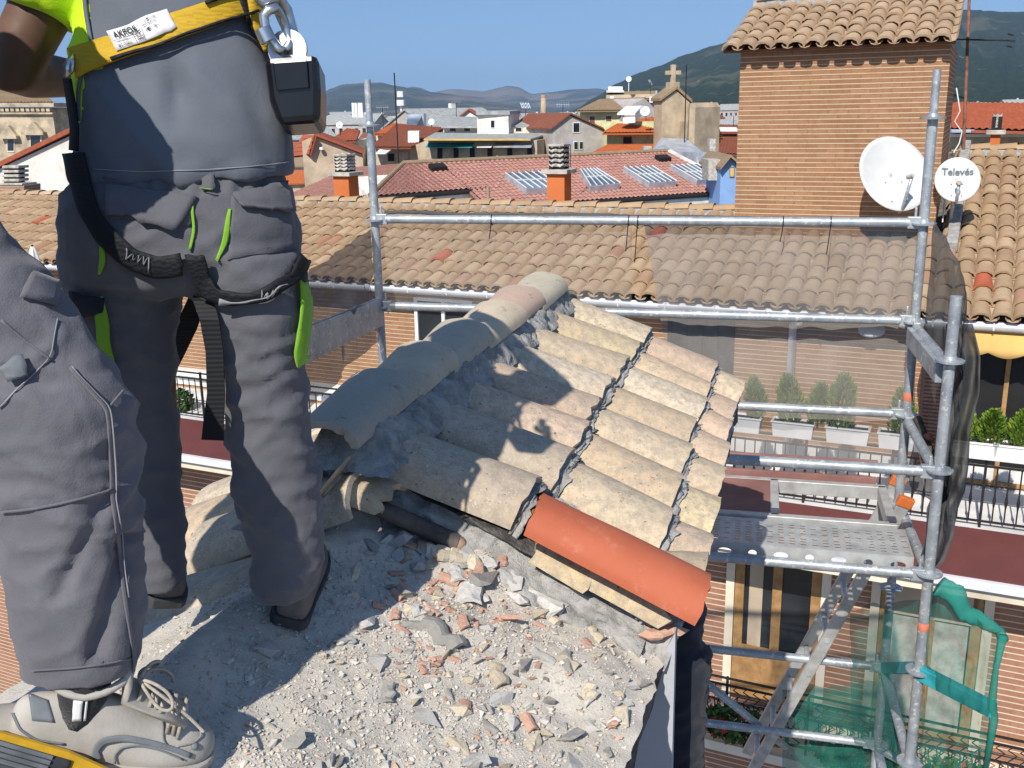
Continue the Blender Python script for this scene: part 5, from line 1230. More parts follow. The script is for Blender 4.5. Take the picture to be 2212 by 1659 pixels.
mb = MB(); mb.prism([E0+BX*(TS1+.16)+RS*1.6+RN*.02, E0+BX*(TS1+.30)+RS*1.6+RN*.02, E0+BX*(TS1+.30)+RS*5.1+RN*.02, E0+BX*(TS1+.16)+RS*5.1+RN*.02], RN*.16); mb.build('verge_coping', m('mortar'), bl, bevel=.02)
# chimneys with stacked concrete louvres
def chimney(x0, x1, ytop, ybot, ylou, t, par, lw=.86):
    a, b = on_t(x0, ytop, t), on_t(x1, ytop, t); s_a, s_b = st(a)[0], st(b)[0]; w = s_b-s_a; zt_ = a.z; zb = on_t(x0, ybot, t).z-.5; zl = on_t(x0, ylou, t).z
    c = (s_a+s_b)/2
    mbc = MB(); mbc.box(BF(c, t+w/2, (zt_+zb)/2), w/2, w/2, (zt_-zb)/2, BX, BN); o = mbc.build('chimney', m('chimney_orange'), par, bevel=.008)
    mbc = MB(); mbc.box(BF(c, t+w/2, zt_+.03), w/2+.07, w/2+.07, .035, BX, BN); mbc.build('chimney_slab', m('chimney_concrete'), o, bevel=.01)
    H_ = zl-zt_-.06; n = 5
    for k in range(n):
        z = zt_+.09+H_*(k+.5)/n; mbl = MB(); h = H_/n*.30; ww = w*lw/2
        rings = []
        for q, (dz, sc_) in enumerate(((-h, .86), (-h*.4, 1.0), (h*.7, 1.0), (h, .92))):
            r_ = []
            for i in range(16):
                e = i//4; f = (i % 4)/4; cs = [(-1, -1), (1, -1), (1, 1), (-1, 1)]; x = lerp(cs[e][0], cs[(e+1) % 4][0], f); y = lerp(cs[e][1], cs[(e+1) % 4][1], f)
                r_.append(BF(c+x*ww*sc_, t+w/2+y*ww*sc_, z+dz+(.022*math.cos(f*6.28*2) if q in (1, 2) else 0)))
            rings.append(r_)
        mbl.loft(rings); mbl.build('louvre_ring', m('chimney_concrete'), o, bevel=.004)
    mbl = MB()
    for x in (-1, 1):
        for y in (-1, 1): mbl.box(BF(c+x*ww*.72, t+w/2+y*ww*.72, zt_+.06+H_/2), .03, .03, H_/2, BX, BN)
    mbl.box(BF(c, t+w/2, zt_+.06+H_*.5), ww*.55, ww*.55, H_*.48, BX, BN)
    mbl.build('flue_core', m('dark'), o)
    mbl = MB(); mbl.box(BF(c, t+w/2, zl), ww*1.08, ww*1.08, .016, BX, BN); mbl.build('cap_slab', m('chimney_concrete'), o, bevel=.004); return o
chimney(719, 752, 380, 425, 336, 3.0, bl); chimney(1181, 1219, 375, 432, 314, 3.0, bl); chimney(2140, 2162, 290, 330, 252, 6.4, bl)
# satellite dishes
MAT['dish_white'] = simple('off white dish paint', (.60, .60, .58), .6, 0, .04, 3)
def dish(c, r, az, el, mast_to, label, text=None, arm=1.0):
    n = V((math.sin(az)*math.cos(el), math.cos(az)*math.cos(el), math.sin(el))).normalized(); rt = n.cross(Z).normalized()*-1; up = rt.cross(n)*-1
    if up.z < 0: up = -up
    d = thing('satellite_dish', label, 'satellite dish', c)
    mb = MB(); rings = []
    for k in range(0, 9):
        rr = r*max(.02, k)/8; rings.append([c+(rt*math.cos(t)*.94+up*math.sin(t))*rr-n*(.16*r*(1-(k/8)**2)) for t in [2*math.pi*q/40 for q in range(40)]])
    mb.loft(rings, False); mb.add(rings[0], [list(range(40))]); mb.build('reflector', m('dish_white'), d, smooth=True, solid=-.012)
    mb = MB(); a = c-up*r*.96-n*.02; b = c+n*(r*.62*arm)-up*(r*.42); mb.tube([a-n*.05, a+n*.02, b], [.022, .022, .020], 8); mb.build('arm', m('galv'), d, smooth=True)
    mb = MB(); mb.tube([b+n*.05+up*.02, b+n*.0+up*.03, b-n*.06+up*.05], [.022, .034, .030], 12); mb.build('receiver', m('chimney_concrete'), d, smooth=True, ang=40)
    mb = MB(); mb.tube([c-n*(.16*r+.04), c-n*(.16*r+.12)-up*.1, V(mast_to)], .024, 10); mb.tube([c-n*(.16*r+.03), c-n*(.16*r+.10)], .07, 10); mb.build('bracket', m('galv'), d, smooth=True)
    for x, y, q in ((-.22, .18, .15), (.22, .18, .15), (-.2, .72, .07), (.2, .72, .07)):
        mb = MB(); mb.lathe([(0, 0), (.008, 0), (.008, .006), (0, .008)], c+rt*(x*r)-up*(r*y)-n*(q*r-.012), n, 8); mb.build('bolt', m('iron'), d)
    if text:
        mb = MB(); vs, fs = text_mesh(text, .42*r, .003, 'CENTER'); out = []
        for v_ in vs:
            x, y = -v_.x, v_.y+.22*r; k2 = (x*x+y*y)/(r*r); out.append(c-rt*x+up*y-n*(.16*r*(1-k2))+n*.022)
        mb.add(out, fs); mb.build('lettering', m('shoe_dark'), d)
    return d
c1 = on_t(1933, 375, 1.35); dish(c1, .50, R(170), R(28), BF(st(c1)[0], TT-.02, c1.z-.35), 'large round white satellite dish fixed in front of the brick tower')
c2 = on_t(2068, 388, 1.75); dish(c2, .285, R(196), R(20), BF(st(c2)[0]-.05, 2.1, -2.35+2.1*math.tan(RA)), 'small round white satellite dish with grey lettering above the tiled roof', 'Televés', .8)
# rusty aerial mast beside the tower
ma, mb_ = on_t(2081, 330, 4.4), on_t(2100, -160, 4.4); MAT['rust'] = simple('rusty pipe', (.23, .105, .065), .8, .1, .3, 9, .3)
an = thing('aerial_mast', 'rusty aerial mast with a dark yagi boom beside the brick tower', 'aerial', ma-Z*.9)
mb = MB(); mb.tube([ma-Z*.9, ma, mb_], [.026, .024, .020], 10); mb.build('mast', m('rust'), an, smooth=True)
ya, yb = on_t(2079, 84, 4.4), on_t(2193, 88, 4.2); mb = MB(); mb.tube([ya-BX*.1, yb], .012, 6)
for k in range(9): p = lerp(ya, yb, .15+.1*k); mb.tube([p-BN*.12-Z*.02, p+BN*.12+Z*.02], .006, 5)
for z_ in (-.08, .08): mb.tube([lerp(ya, yb, .85)+Z*z_-BN*.14, lerp(ya, yb, .95)+Z*z_+BN*.14], .010, 6)
mb.build('yagi', m('iron'), an)
mb = MB(); a = on_t(2062, 205, 4.3); mb.tube([a, on_t(2083, 212, 4.4)], .016, 6); mb.build('stay', m('iron'), an)
mb = MB(); mb.tube([on_t(2066, 190, 4.2), on_t(2074, 240, 4.25), on_t(2062, 262, 4.2), on_t(2078, 285, 4.25), on_t(2072, 310, 4.2), on_t(2060, 330, 4.0)], .009, 6); mb.build('cable', m('white_dirty'), an, smooth=True)
mb = MB(); mb.tube([on_t(2050, 350, 3.2), on_t(2040, 440, 2.2), on_t(2036, 480, 1.9)], .008, 6); tag(mb.build('loose_cable', m('white_dirty'), None, smooth=True, loc=on_t(2050, 350, 3.2)), 'thin white cable lying down the tiled roof below the small dish', 'cable')
# railings
def railing(sa, sb, t, z0, z1, label, fancy=False):
    r_ = thing('railing', label, 'railing', BF((sa+sb)/2, t, z0))
    mb = MB()
    for z in (z1, z1-.09, z0+.07): mb.box(BF((sa+sb)/2, t, z), (sb-sa)/2, .012, .010, BX, BN)
    mb.build('rail', m('iron'), r_)
    mb = MB(); s = sa+.05; k = 0
    while s < sb:
        if k % 8 == 0: mb.box(BF(s, t, (z0+z1)/2), .014, .014, (z1-z0)/2+.02, BX, BN)
        elif fancy:
            pts = [BF(s+.05*math.sin(q*6.28/6*2), t, lerp(z0+.07, z1-.09, q/12)) for q in range(13)]; mb.tube(pts, .008, 5); mb.tube([BF(s+.05+.045*math.cos(q*.7), t, lerp(z0, z1, .5)+.1*math.sin(q*.7)) for q in range(10)], .007, 5)
        else:
            mb.tube([BF(s, t, z0+.07), BF(s, t, lerp(z0, z1, .30)), BF(s, t, lerp(z0, z1, .40)), BF(s, t, lerp(z0, z1, .5)), BF(s, t, lerp(z0, z1, .62)), BF(s, t, z1-.09)], [.008, .008, .018, .009, .008, .008], 6)
        s += .115; k += 1
    mb.build('baluster', m('iron'), r_); r_.children[-1]['kind'] = 'stuff'; return r_
railing(.3, 7.0, -1.0, FZ, FZ+.78, 'dark iron terrace railing with turned balusters under the white planters')
railing(-14, -.2, -1.0, FZ, FZ+.72, 'dark iron terrace railing seen between the standing worker’s legs')
railing(.6, 5.6, -1.75, FZ-2.75, FZ-2.0, 'curly wrought iron balcony railing on the lower floor', True)
mb = MB(); mb.box(BF(3.1, -1.45, FZ-2.85), 2.6, .42, .06, BX, BN); mb.build('balcony_slab', m('cream_plaster'), bl)
# planters and clipped conifers
t = NT('conifer foliage'); g = t.new('NewGeometry'); oi = t.new('ObjectInfo')
t.col(t.ramp(g.outputs['Random Per Island'], [(0, (.045, .10, .012)), (.4, (.10, .19, .018)), (.8, (.17, .26, .025)), (1, (.24, .30, .04))])); MAT['conifer'] = t.set(.8, 0, .2)
t = NT('leafy green'); g = t.new('NewGeometry'); t.col(t.ramp(g.outputs['Random Per Island'], [(0, (.02, .05, .012)), (.6, (.05, .11, .025)), (1, (.09, .16, .04))])); MAT['leaf'] = t.set(.7, 0, .25)
MAT['petal'] = simple('red petals', (.45, .03, .035), .7, 0, .2, 30)
def conifer_mesh(r, h, seed, n=900):
    mb = MB(); q = random.Random(seed)
    for _ in range(n):
        z = q.random()**.8; w = math.sin(math.pi*min(1, (z*.86+.14)))**.65*(1-.35*z); a = q.uniform(0, 6.28); rr = w*r*math.sqrt(q.uniform(.25, 1))*(1+.16*math.sin(3*a+seed+z*5))
        p = V((math.cos(a)*rr, math.sin(a)*rr, z*h)); d = V((math.cos(a)*.7, math.sin(a)*.7, 1)).normalized(); sd = d.cross(V((q.gauss(0, 1), q.gauss(0, 1), q.gauss(0, 1)))).normalized()
        L = q.uniform(.03, .06); w_ = L*.30; mb.add([p-sd*w_, p+sd*w_, p+d*L+sd*w_*.4, p+d*L*1.2, p+d*L-sd*w_*.4], [(0, 1, 2, 3, 4)])
    return mb
cz = FZ+.96
plants = [(2085, 'small bright green clipped conifer nearest the front scaffold pole', .0), (2141, 'small bright green clipped conifer in the middle of the right planters', .0), (2205, 'small bright green clipped conifer cut by the right edge of the picture', 0),
          (1632, 'small conifer behind the grey net closest to the old tiles', 0), (1706, 'small dark conifer behind the net beside the white downpipe', 0), (1765, 'small conifer behind the net just right of the white downpipe', 0), (1815, 'small conifer behind the net midway along the rail', 0), (1948, 'small conifer behind the net beside the back scaffold pole', 0)]
pc = None
for i, (x, lab, _) in enumerate(plants):
    s = st(on_t(x, 930, -1.0))[0]
    if pc is None:
        pc = thing('conifer', lab, 'shrub', BF(s, -1.0, cz), 'conifers on the terrace rail'); o = conifer_mesh(.16, .44, 3); o.v = [v_+pc.location for v_ in o.v]; o.build('foliage', m('conifer'), pc)
        mb = MB(); mb.tube([pc.location-Z*.05, pc.location+Z*.2], [.012, .008], 6); mb.build('trunk', m('old_wood'), pc); c = pc
    else: c = copy_tree(pc); c['label'] = lab; c.location = BF(s, -1.0, cz)
    c.rotation_euler = (0, 0, i*1.7); k = rnd.uniform(.82, 1.22); c.scale = (k, k*rnd.uniform(.85, 1.1), k*rnd.uniform(.8, 1.2)); c.rotation_euler = (rnd.uniform(-.12, .12), rnd.uniform(-.12, .12), i*1.7)
p0 = None
for i, (x0, x1, lab) in enumerate([(2066, 2142, 'white planter box below the two bright conifers on the right'), (2160, 2240, 'white planter box cut by the right edge of the picture'), (1580, 1620, 'white planter box behind the net closest to the old tiles'), (1662, 1762, 'white planter box behind the net beside the downpipe'), (1780, 1880, 'white planter box behind the net midway along the rail'), (1905, 1985, 'white planter box behind the net beside the back scaffold pole')]):
    sa, sb = st(on_t(x0, 960, -1.0))[0], st(on_t(x1, 960, -1.0))[0]; c = (sa+sb)/2; L = .46
    if p0 is None:
        p0 = thing('planter', lab, 'planter', BF(c, -1.0, FZ+.78), 'white planters on the terrace rail')
        mb = MB(); tr = []
        for w, h, zz in ((L/2*.92, .075, 0), (L/2, .095, .17), (L/2+.012, .107, .171), (L/2+.012, .107, .19), (L/2-.02, .075, .19), (L/2-.02, .07, .16)): tr.append([p0.location+BX*(x*w)+BN*(y*h)+Z*zz for x, y in ((-1, -1), (1, -1), (1, 1), (-1, 1))])
        mb.loft(tr); mb.build('box', m('white'), p0, bevel=.006)
        mb = MB(); mb.box(p0.location+Z*.165, L/2-.021, .07, .005, BX, BN); mb.build('soil', m('old_wood'), p0); q = p0
    else: q = copy_tree(p0); q['label'] = lab; q.location = BF(c, -1.0, FZ+.78)
def leafy(c, rx, ry, rz, n, seed, name, label, flowers=0, group=None):
    q = random.Random(seed); o = thing(name, label, 'plant', c-Z*rz, group); mb = MB(); fl = MB()
    for k in range(n+flowers):
        d = V((q.gauss(0, 1), q.gauss(0, 1), q.gauss(0, 1))).normalized()*q.uniform(.35, 1)**.5; p = c+BX*(d.x*rx)+BN*(d.y*ry)+Z*(d.z*rz); a = V((q.gauss(0, 1), q.gauss(0, 1), q.gauss(0, 1)+.6)).normalized(); b = a.orthogonal().normalized(); e = a.cross(b); L = q.uniform(.03, .055)
        mm = mb if k < n else fl; mm.add([p-b*L, p+e*L*.7, p+b*L, p-e*L*.7], [(0, 1, 2, 3)])
    mb.build('foliage', m('leaf'), o)
    if flowers: fl.build('blossom', m('petal'), o)
    return o
leafy(BF(st(on_t(1600, 1560, -1.8))[0], -1.9, FZ-2.5), .55, .16, .22, 700, 4, 'geranium', 'red geraniums trailing over the lower balcony behind the ladder', 90, 'geraniums on the lower balcony')
leafy(BF(st(on_t(1850, 1610, -1.8))[0], -1.9, FZ-2.55), .5, .16, .2, 600, 5, 'geranium', 'red geraniums behind the green net between two scaffold poles', 80, 'geraniums on the lower balcony')
leafy(BF(st(on_t(2080, 1580, -1.8))[0], -1.9, FZ-2.5), .4, .16, .2, 450, 6, 'geranium', 'red geraniums behind the green net right of the front pole', 60, 'geraniums on the lower balcony')
leafy(on_t(390, 870, -.7), .22, .2, .22, 500, 8, 'potted_plant', 'leafy green plant on the terrace seen between the standing worker’s legs')
# folded parasol on the left
P = on_t(76, 575, -.6); pa = thing('parasol', 'folded cream parasol rising beside the tiled roof at the left edge', 'parasol', V((P.x, P.y, FZ)))
mb = MB(); mb.tube([V((P.x, P.y, FZ)), P+Z*.35], .02, 8); mb.build('pole', m('iron'), pa); mb = MB()
mb.loft([[P+Z*z+V((math.cos(a)*r*(1+.18*math.cos(5*a)), math.sin(a)*r*(1+.18*math.cos(5*a)), 0)) for a in [2*math.pi*k/30 for k in range(30)]] for z, r in ((-1.0, .13), (-.4, .12), (.0, .10), (.25, .05), (.34, .012))]); mb.build('canopy', m('white_dirty'), pa, smooth=True)
# ------------------------------------------------------------------ the old town behind
GZ = -16.0
def plane_(px, py, Y, a): h = V((math.cos(R(a)), -math.sin(R(a)), 0)); return at(px, py, Y), V((h.y, -h.x, 0)), h
def wavy(a, b, c, d, pitch=.28, row=.36, amp=.035, up=Z, maxu=420, maxv=70):
    """tiled slope eave-left, eave-right, ridge-right, ridge-left with rolled courses"""
    a, b, c, d = map(V, (a, b, c, d)); lu = max((b-a).length, (c-d).length); lv = max((d-a).length, (c-b).length); n = (b-a).cross(d-a).normalized()
    if n.z < 0: n = -n
    nr = max(2, min(maxv, int(lv/row))); nu = max(4, min(maxu, int(lu/pitch)*4)); mb = MB(); rows = []
    for r in range(nr):
        for f, h in ((0.0, amp*1.2), (.98, 0.0)):
            t = (r+f)/nr; p, q = lerp(a, d, t), lerp(b, c, t); ww = (q-p).length
            rows.append([lerp(p, q, k/nu)+n*(h+amp*math.cos(2*math.pi*(k/nu)*ww/pitch)+.02*noise.noise(V((k*.13, r*.9, 0)))) for k in range(nu+1)])
    mb.loft(rows, False, False)
    e = [a-n*.05, b-n*.05, c-n*.05, d-n*.05]; mb.prism(e, -n*.12); return mb
class House:
    def __init__(s, name, label, cat, px, py, Y, group=None): s.o = thing(name, label, cat, V((at(px, py, Y).x, Y, GZ)), group)
    def wall(s, top, Y, a, depth, mat, nm='wall', base=None):
        P, n, h = plane_(top[0][0], top[0][1], Y, a); pts = [onplane(x, y, P, n) for x, y in top]; zb = GZ if base is None else onplane(base[0], base[1], P, n).z
        if n.y < 0: n = -n
        mb = MB(); mb.prism([V((pts[0].x, pts[0].y, zb))]+pts+[V((pts[-1].x, pts[-1].y, zb))], n*depth); s.P, s.n, s.h = P, n, h; s.w = mb.build(nm, m(mat), s.o); return s
    def roof(s, q, mat, nm='roof', pitch=.28, row=.36, amp=.035):
        s.r = wavy(*[at(*p) for p in q], pitch, row, amp).build(nm, m(mat), s.o); return s
    def flat(s, q, mat, nm='roof', th=.15):
        mb = MB(); p = [at(*k) for k in q]; mb.prism(p, V((0, 0, -th))); s.r = mb.build(nm, m(mat), s.o); return s
    def win(s, x0, y0, x1, y1, mat='glass', frame='white', nm='window', off=.06, k=.10):
        a, b, c, d = [onplane(x, y, s.P, s.n)-s.n*off for x, y in ((x0, y0), (x1, y0), (x1, y1), (x0, y1))]
        mb = MB(); mb.prism([a, b, c, d], s.n*(off-.01)); o = mb.build(nm, m(frame), s.o)
        ctr = (a+c)/2; mb = MB(); mb.prism([lerp(p, ctr, k*1.6)-s.n*.012 for p in (a, b, c, d)], s.n*.008); mb.build('pane', m(mat), o); return s
    def box(s, x0, y0, x1, y1, Y, depth, mat, nm, a=20, par=None):
        P, n, h = plane_(x0, y0, Y, a); p = [onplane(x, y, P, n) for x, y in ((x0, y0), (x1, y0), (x1, y1), (x0, y1))]
        if n.y < 0: n = -n
        mb = MB(); mb.prism(p, n*depth); mb.build(nm, m(mat), par or s.o, bevel=.02); return s
# big roof with skylights right behind the brick house
RL, RR_ = at(870, 354, 62), at(1444, 327, 72); rh = (RR_-RL); rh.z = 0; rh.normalize(); dn = V((rh.y, -rh.x, 0)).normalized(); dn = (dn*math.cos(R(20))-Z*math.sin(R(20)))
PN = rh.cross(dn).normalized()
if PN.z < 0: PN = -PN
def onpink(px, py): return onplane(px, py, RL, PN)
bg = House('tiled_hall', 'long low building with a dusty pink tiled roof and four glazed skylights', 'building', 1100, 400, 62)
e1_, e2_ = onpink(1054, 447), onpink(1602, 411); e1b, e1c = onpink(1054, 405), onpink(799, 424)
mid = RL+(e1_-RL).dot(rh)*rh
wavy(e1_, e2_, onpink(1444, 327), RL+rh*((e1_-RL).dot(rh)+0), .34, .42, .045, maxu=380).build('roof', m('roof_pink'), bg.o)
wavy(e1c, e1b, RL+rh*((e1_-RL).dot(rh)), RL, .34, .42, .045).build('roof', m('roof_pink'), bg.o)
hl_, hr_ = at(640, 426, 58), e1c; wavy(at(600, 432, 70), e1c, RL, at(760, 362, 78), .34, .42, .045).build('hip_roof', m('roof_pink'), bg.o)
mb = MB(); mb.tube([RL, e1c+Z*.06], .14, 8); mb.tube([RL+Z*.05, RR_+Z*.05], .15, 8); mb.tube([e1b, e1_], .12, 8); mb.build('hip_cap', m('roof_brown'), bg.o)
mb = MB(); mb.prism([e1c+PN*0-Z*.1, e1b-Z*.1, e1b-Z*12, e1c-Z*12], -dn*3); mb.prism([e1_-Z*.2, e2_-Z*.2, e2_-Z*12, e1_-Z*12], rh.cross(Z)*-6 if rh.cross(Z).y < 0 else rh.cross(Z)*6); mb.build('wall', m('white_plaster'), bg.o)
mb = MB(); 
for a_, b_ in ((e1_, e2_), (e1c, e1b)): mb.tube([a_+dn*.1-Z*.12, b_+dn*.1-Z*.12], .13, 8)
mb.build('gutter', m('iron'), bg.o)
mb = MB(); mb.beam(RR_+PN*.08, e2_+PN*.08, .35, .12); mb.build('verge', m('white_plaster'), bg.o)
for q in ([(1089, 387), (1160, 383), (1210, 418), (1135, 421)], [(1251, 378), (1286, 376), (1338, 409), (1274, 416)], [(1345, 373), (1406, 371), (1459, 404), (1400, 408)], [(1446, 368), (1503, 366), (1555, 398), (1503, 402)]):
    P = [onpink(*p) for p in q]; mb = MB(); mb.prism([p+PN*.02 for p in P], PN*.38); o = mb.build('skylight', m('lead'), bg.o)
    ctr = sum(P, V((0, 0, 0)))/4; mb = MB(); mb.prism([lerp(p, ctr, .05)+PN*.385 for p in P], PN*.03); mb.build('pane', m('glass_roof') if 'glass_roof' in MAT else MAT.setdefault('glass_roof', simple('skylight glazing', (.13, .17, .21), .35, 0, .3, .5, spec=.4)), o)
    mb = MB()
    for k in range(6): mb.beam(lerp(P[0], P[1], k/5)+PN*.44, lerp(P[3], P[2], k/5)+PN*.44, .035, .05, PN)
    mb.beam(lerp(P[0], P[3], .5)+PN*.44, lerp(P[1], P[2], .5)+PN*.44, .05, .05, PN); mb.build('glazing_bar', m('white'), o)
for x, y in ((945, 366), (1431, 346)):
    P = onpink(x, y); mb = MB(); mb.box(P+PN*.15, .5, .3, .14, rh, dn, PN); mb.build('roof_vent', m('iron'), bg.o)
# grey and cream complex with awnings
g = House('apartment_block', 'cream and grey apartment block with a square stair tower, grey roofs and terrace awnings', 'building', 1050, 350, 92)
g.wall([(925, 303), (1160, 303)], 90, 12, 8, 'beige_plaster')
for x in (950, 985, 1020, 1058, 1101, 1144): g.win(x-5, 318, x+6, 350, 'dark', 'shutter', 'door')
for x0, x1, k in ((926, 973, 'turq'), (975, 1026, 'turq'), (1036, 1067, 'white'), (1071, 1112, 'roof_grey'), (1110, 1152, 'lead')):
    P, n, h = g.P, g.n, g.h; a_, b_ = onplane(x0, 309, P, n), onplane(x1, 309, P, n); mb = MB(); mb.prism([a_-n*.05, b_-n*.05, b_-n*1.1-Z*.35, a_-n*1.1-Z*.35], Z*.05); mb.build('awning', m(k), g.o)
g.flat([(915, 300, 88), (1146, 300, 87), (1196, 285, 97), (941, 286, 97)], 'roof_grey')
g.box(915, 300, 1146, 304, 87.5, .3, 'ochre', 'gutter', 12)
g.wall([(957, 272), (1198, 272)], 97, 12, 8, 'cream_plaster')
for x in (978, 1009, 1120, 1153): g.win(x-7, 275, x+8, 284)
g.flat([(953, 273, 96), (1032, 273, 95.5), (1032, 252, 104), (972, 252, 104)], 'roof_grey'); g.flat([(1100, 271, 95.5), (1198, 270, 95), (1216, 247, 104), (1128, 250, 104)], 'roof_grey')
g.wall([(1030, 241), (1098, 241)], 95, 12, 5, 'white_plaster', 'stair_tower'); g.win(1060, 259, 1069, 277)
g.flat([(1028, 241, 94.6), (1101, 240, 94.2), (1124, 238, 99), (1040, 239, 99.6)], 'roof_grey', 'tower_cap', .3)
g.wall([(1194, 276), (1231, 249), (1299, 279), (1311, 296)], 90, -20, 10, 'grey_plaster', 'gable_wall'); g.win(1237, 264, 1252, 287); g.win(1239, 305, 1248, 324); g.win(1251, 305, 1259, 323)
mb = MB(); 
for (a_, b_) in (((1188, 280), (1231, 247)), ((1231, 247), (1301, 279)), ((1301, 279), (1313, 298))):
    p, q = onplane(*a_, g.P, g.n)-g.n*.25, onplane(*b_, g.P, g.n)-g.n*.25; mb.prism([p, q, q+g.n*10.3, p+g.n*10.3], Z*.14)
mb.build('gable_roof', m('roof_darkred'), g.o)
# yellow house with hipped tan roof
y = House('yellow_house', 'pale yellow house with a hipped tan roof and brown shutters below the green hill', 'house', 1300, 260, 112)
y.wall([(1253, 239), (1343, 238)], 112, 8, 9, 'yellow_plaster'); y.win(1273, 250, 1286, 268, 'shutter', 'white_plaster'); y.win(1308, 249, 1322, 268, 'shutter', 'white_plaster')
y.wall([(1343, 238), (1392, 212), (1416, 236)], 111, -25, 9, 'grey_plaster', 'gable_wall')
y.roof([(1246, 239, 111), (1345, 238, 110.5), (1395, 210, 119), (1297, 214, 119)], 'roof_brown', pitch=.3)
w_ = House('apartment_block', 'brown roofed block with white roof boxes just behind the yellow house', 'building', 1360, 210, 130)
w_.wall([(1310, 205), (1418, 203)], 130, 5, 10, 'beige_plaster'); w_.roof([(1308, 215, 129), (1420, 213, 129), (1416, 196, 136), (1312, 198, 136)], 'roof_brown')
w_.box(1314, 187, 1345, 198, 131, 4, 'white', 'roof_box', 5); w_.box(1310, 195, 1348, 200, 130, 4, 'white_dirty', 'roof_box', 5); w_.box(1318, 208, 1326, 218, 128.5, 1, 'white', 'chimney', 5); w_.box(1403, 209, 1410, 222, 128.5, 1, 'white', 'chimney', 5); w_.box(1416, 196, 1420, 232, 128, .4, 'lead', 'pipe', 5)
# green house with orange roof and a solar water heater
o_ = House('green_house', 'green and cream house with a bright orange hipped roof and a white solar heater', 'house', 1360, 300, 86)
o_.wall([(1311, 287), (1413, 287)], 86, 8, 9, 'green_plaster'); o_.win(1346, 295, 1365, 312, 'dark', 'shutter'); o_.wall([(1413, 287), (1432, 262)], 85.5, -30, 9, 'green_plaster', 'side_wall')
o_.roof([(1301, 287, 84.5), (1415, 286, 84), (1425, 250, 93), (1342, 262, 93)], 'roof_orange'); o_.roof([(1415, 286, 84), (1440, 262, 92), (1438, 250, 93), (1425, 250, 93)], 'roof_orange', 'hip_roof')
o_.roof([(1268, 336, 78), (1410, 334, 77), (1415, 311, 85), (1314, 312, 85)], 'roof_orange', 'lower_roof')
mb = MB(); q = [at(1333, 262, 86), at(1372, 262, 85.5), at(1388, 245, 89), at(1352, 246, 89)]; mb.prism([p+Z*.5 for p in q], Z*.15); mb.prism([q[1]-Z*.1, q[2]-Z*.1, q[2]+Z*.5, q[1]+Z*.5], V((0, .15, 0))); mb.prism([q[0]+V((.5, 0, -.2)), q[1]-Z*.1, q[1]+Z*.35, q[0]+V((.5, 0, .3))], V((0, .3, 0))); mb.build('solar_heater', m('white'), o_.o)
# church gable with a stone cross
ch = House('church_gable', 'weathered sandstone church gable topped by a stone cross', 'church', 1460, 260, 80)
ch.wall([(1430, 218), (1461, 196), (1490, 222)], 80, -14, 1.6, 'sandstone'); P, n, h = ch.P, ch.n, ch.h
mb = MB()
for a_, b_ in (((1425, 219), (1461, 193)), ((1461, 193), (1495, 224))): p, q = onplane(*a_, P, n)-n*.2, onplane(*b_, P, n)-n*.2; mb.prism([p, q, q+n*2.1, p+n*2.1], Z*.28)
mb.build('coping', m('roof_brown'), ch.o, bevel=.05)
mb = MB(); c = onplane(1462, 193, P, n)+n*.8; mb.box(c+Z*.2, .42, .42, .35, h, n); mb.box(c+Z*.9, .18, .16, .8, h, n); mb.box(c+Z*1.25, .42, .14, .15, h, n)
for p in (c+Z*1.7, c+Z*1.25+h*.45, c+Z*1.25-h*.45): mb.box(p, .19, .15, .16, h, n)
mb.build('cross', m('sandstone'), ch.o, bevel=.04)
ch.wall([(1488, 225), (1496, 222), (1502, 232)], 79.2, 50, 3, 'sandstone', 'return_wall'); ch.box(1484, 262, 1512, 325, 79, 1.5, 'sandstone', 'buttress', -14)
mb = MB(); q = [at(1405, 330, 76), at(1428, 298, 79.5), at(1482, 300, 79), at(1500, 312, 78.5), at(1545, 352, 72), at(1600, 405, 66), at(1520, 380, 68), at(1446, 328, 75)]; mb.prism(q, V((0, 0, -.2))); mb.build('zinc_flashing', m('lead'), ch.o)
ch.box(1508, 330, 1548, 370, 70, 3, 'lead', 'flashing_upstand', -14); ch.box(1533, 300, 1546, 334, 72, .8, 'chimney_concrete', 'stone_vent', 0); ch.box(1390, 316, 1408, 332, 75.5, .8, 'chimney_concrete', 'stone_vent', 0)
# blue gabled dormer and its neighbours at the tower's edge
b_ = House('blue_house', 'small sky blue gabled house beside the brick tower', 'house', 1580, 370, 62)
b_.wall([(1557, 362), (1575, 341), (1612, 372)], 62, 0, 6, 'blue_plaster'); b_.win(1576, 361, 1586, 383, 'ochre', 'shutter', 'window')
mb = MB(); P, n = b_.P, b_.n
for s_, e_ in (((1553, 366), (1575, 339)), ((1575, 339), (1618, 376))): p, q = onplane(*s_, P, n)-n*.5, onplane(*e_, P, n)-n*.5; mb.prism([p, q, q+n*7, p+n*7], Z*.16)
mb.build('roof', m('roof_brown'), b_.o); b_.box(1530, 345, 1560, 390, 63, 2, 'chimney_concrete', 'stone_pier', 0)
r_ = House('green_gable_house', 'pale green gable wall with a dark red roof right of the stone cross', 'house', 1510, 300, 98)
r_.wall([(1490, 268), (1496, 262), (1522, 283)], 98, -10, 8, 'green_plaster'); r_.roof([(1522, 285, 97), (1560, 290, 99), (1545, 262, 106), (1494, 260, 106)], 'roof_darkred')
r_.box(1524, 250, 1529, 300, 95, .5, 'iron', 'flue', 0); r_.box(1541, 272, 1552, 292, 94, 1, 'white', 'chimney', 0)
h_ = House('red_roofed_house', 'low house with a long dark red roof left of the brick tower', 'house', 1560, 320, 90)
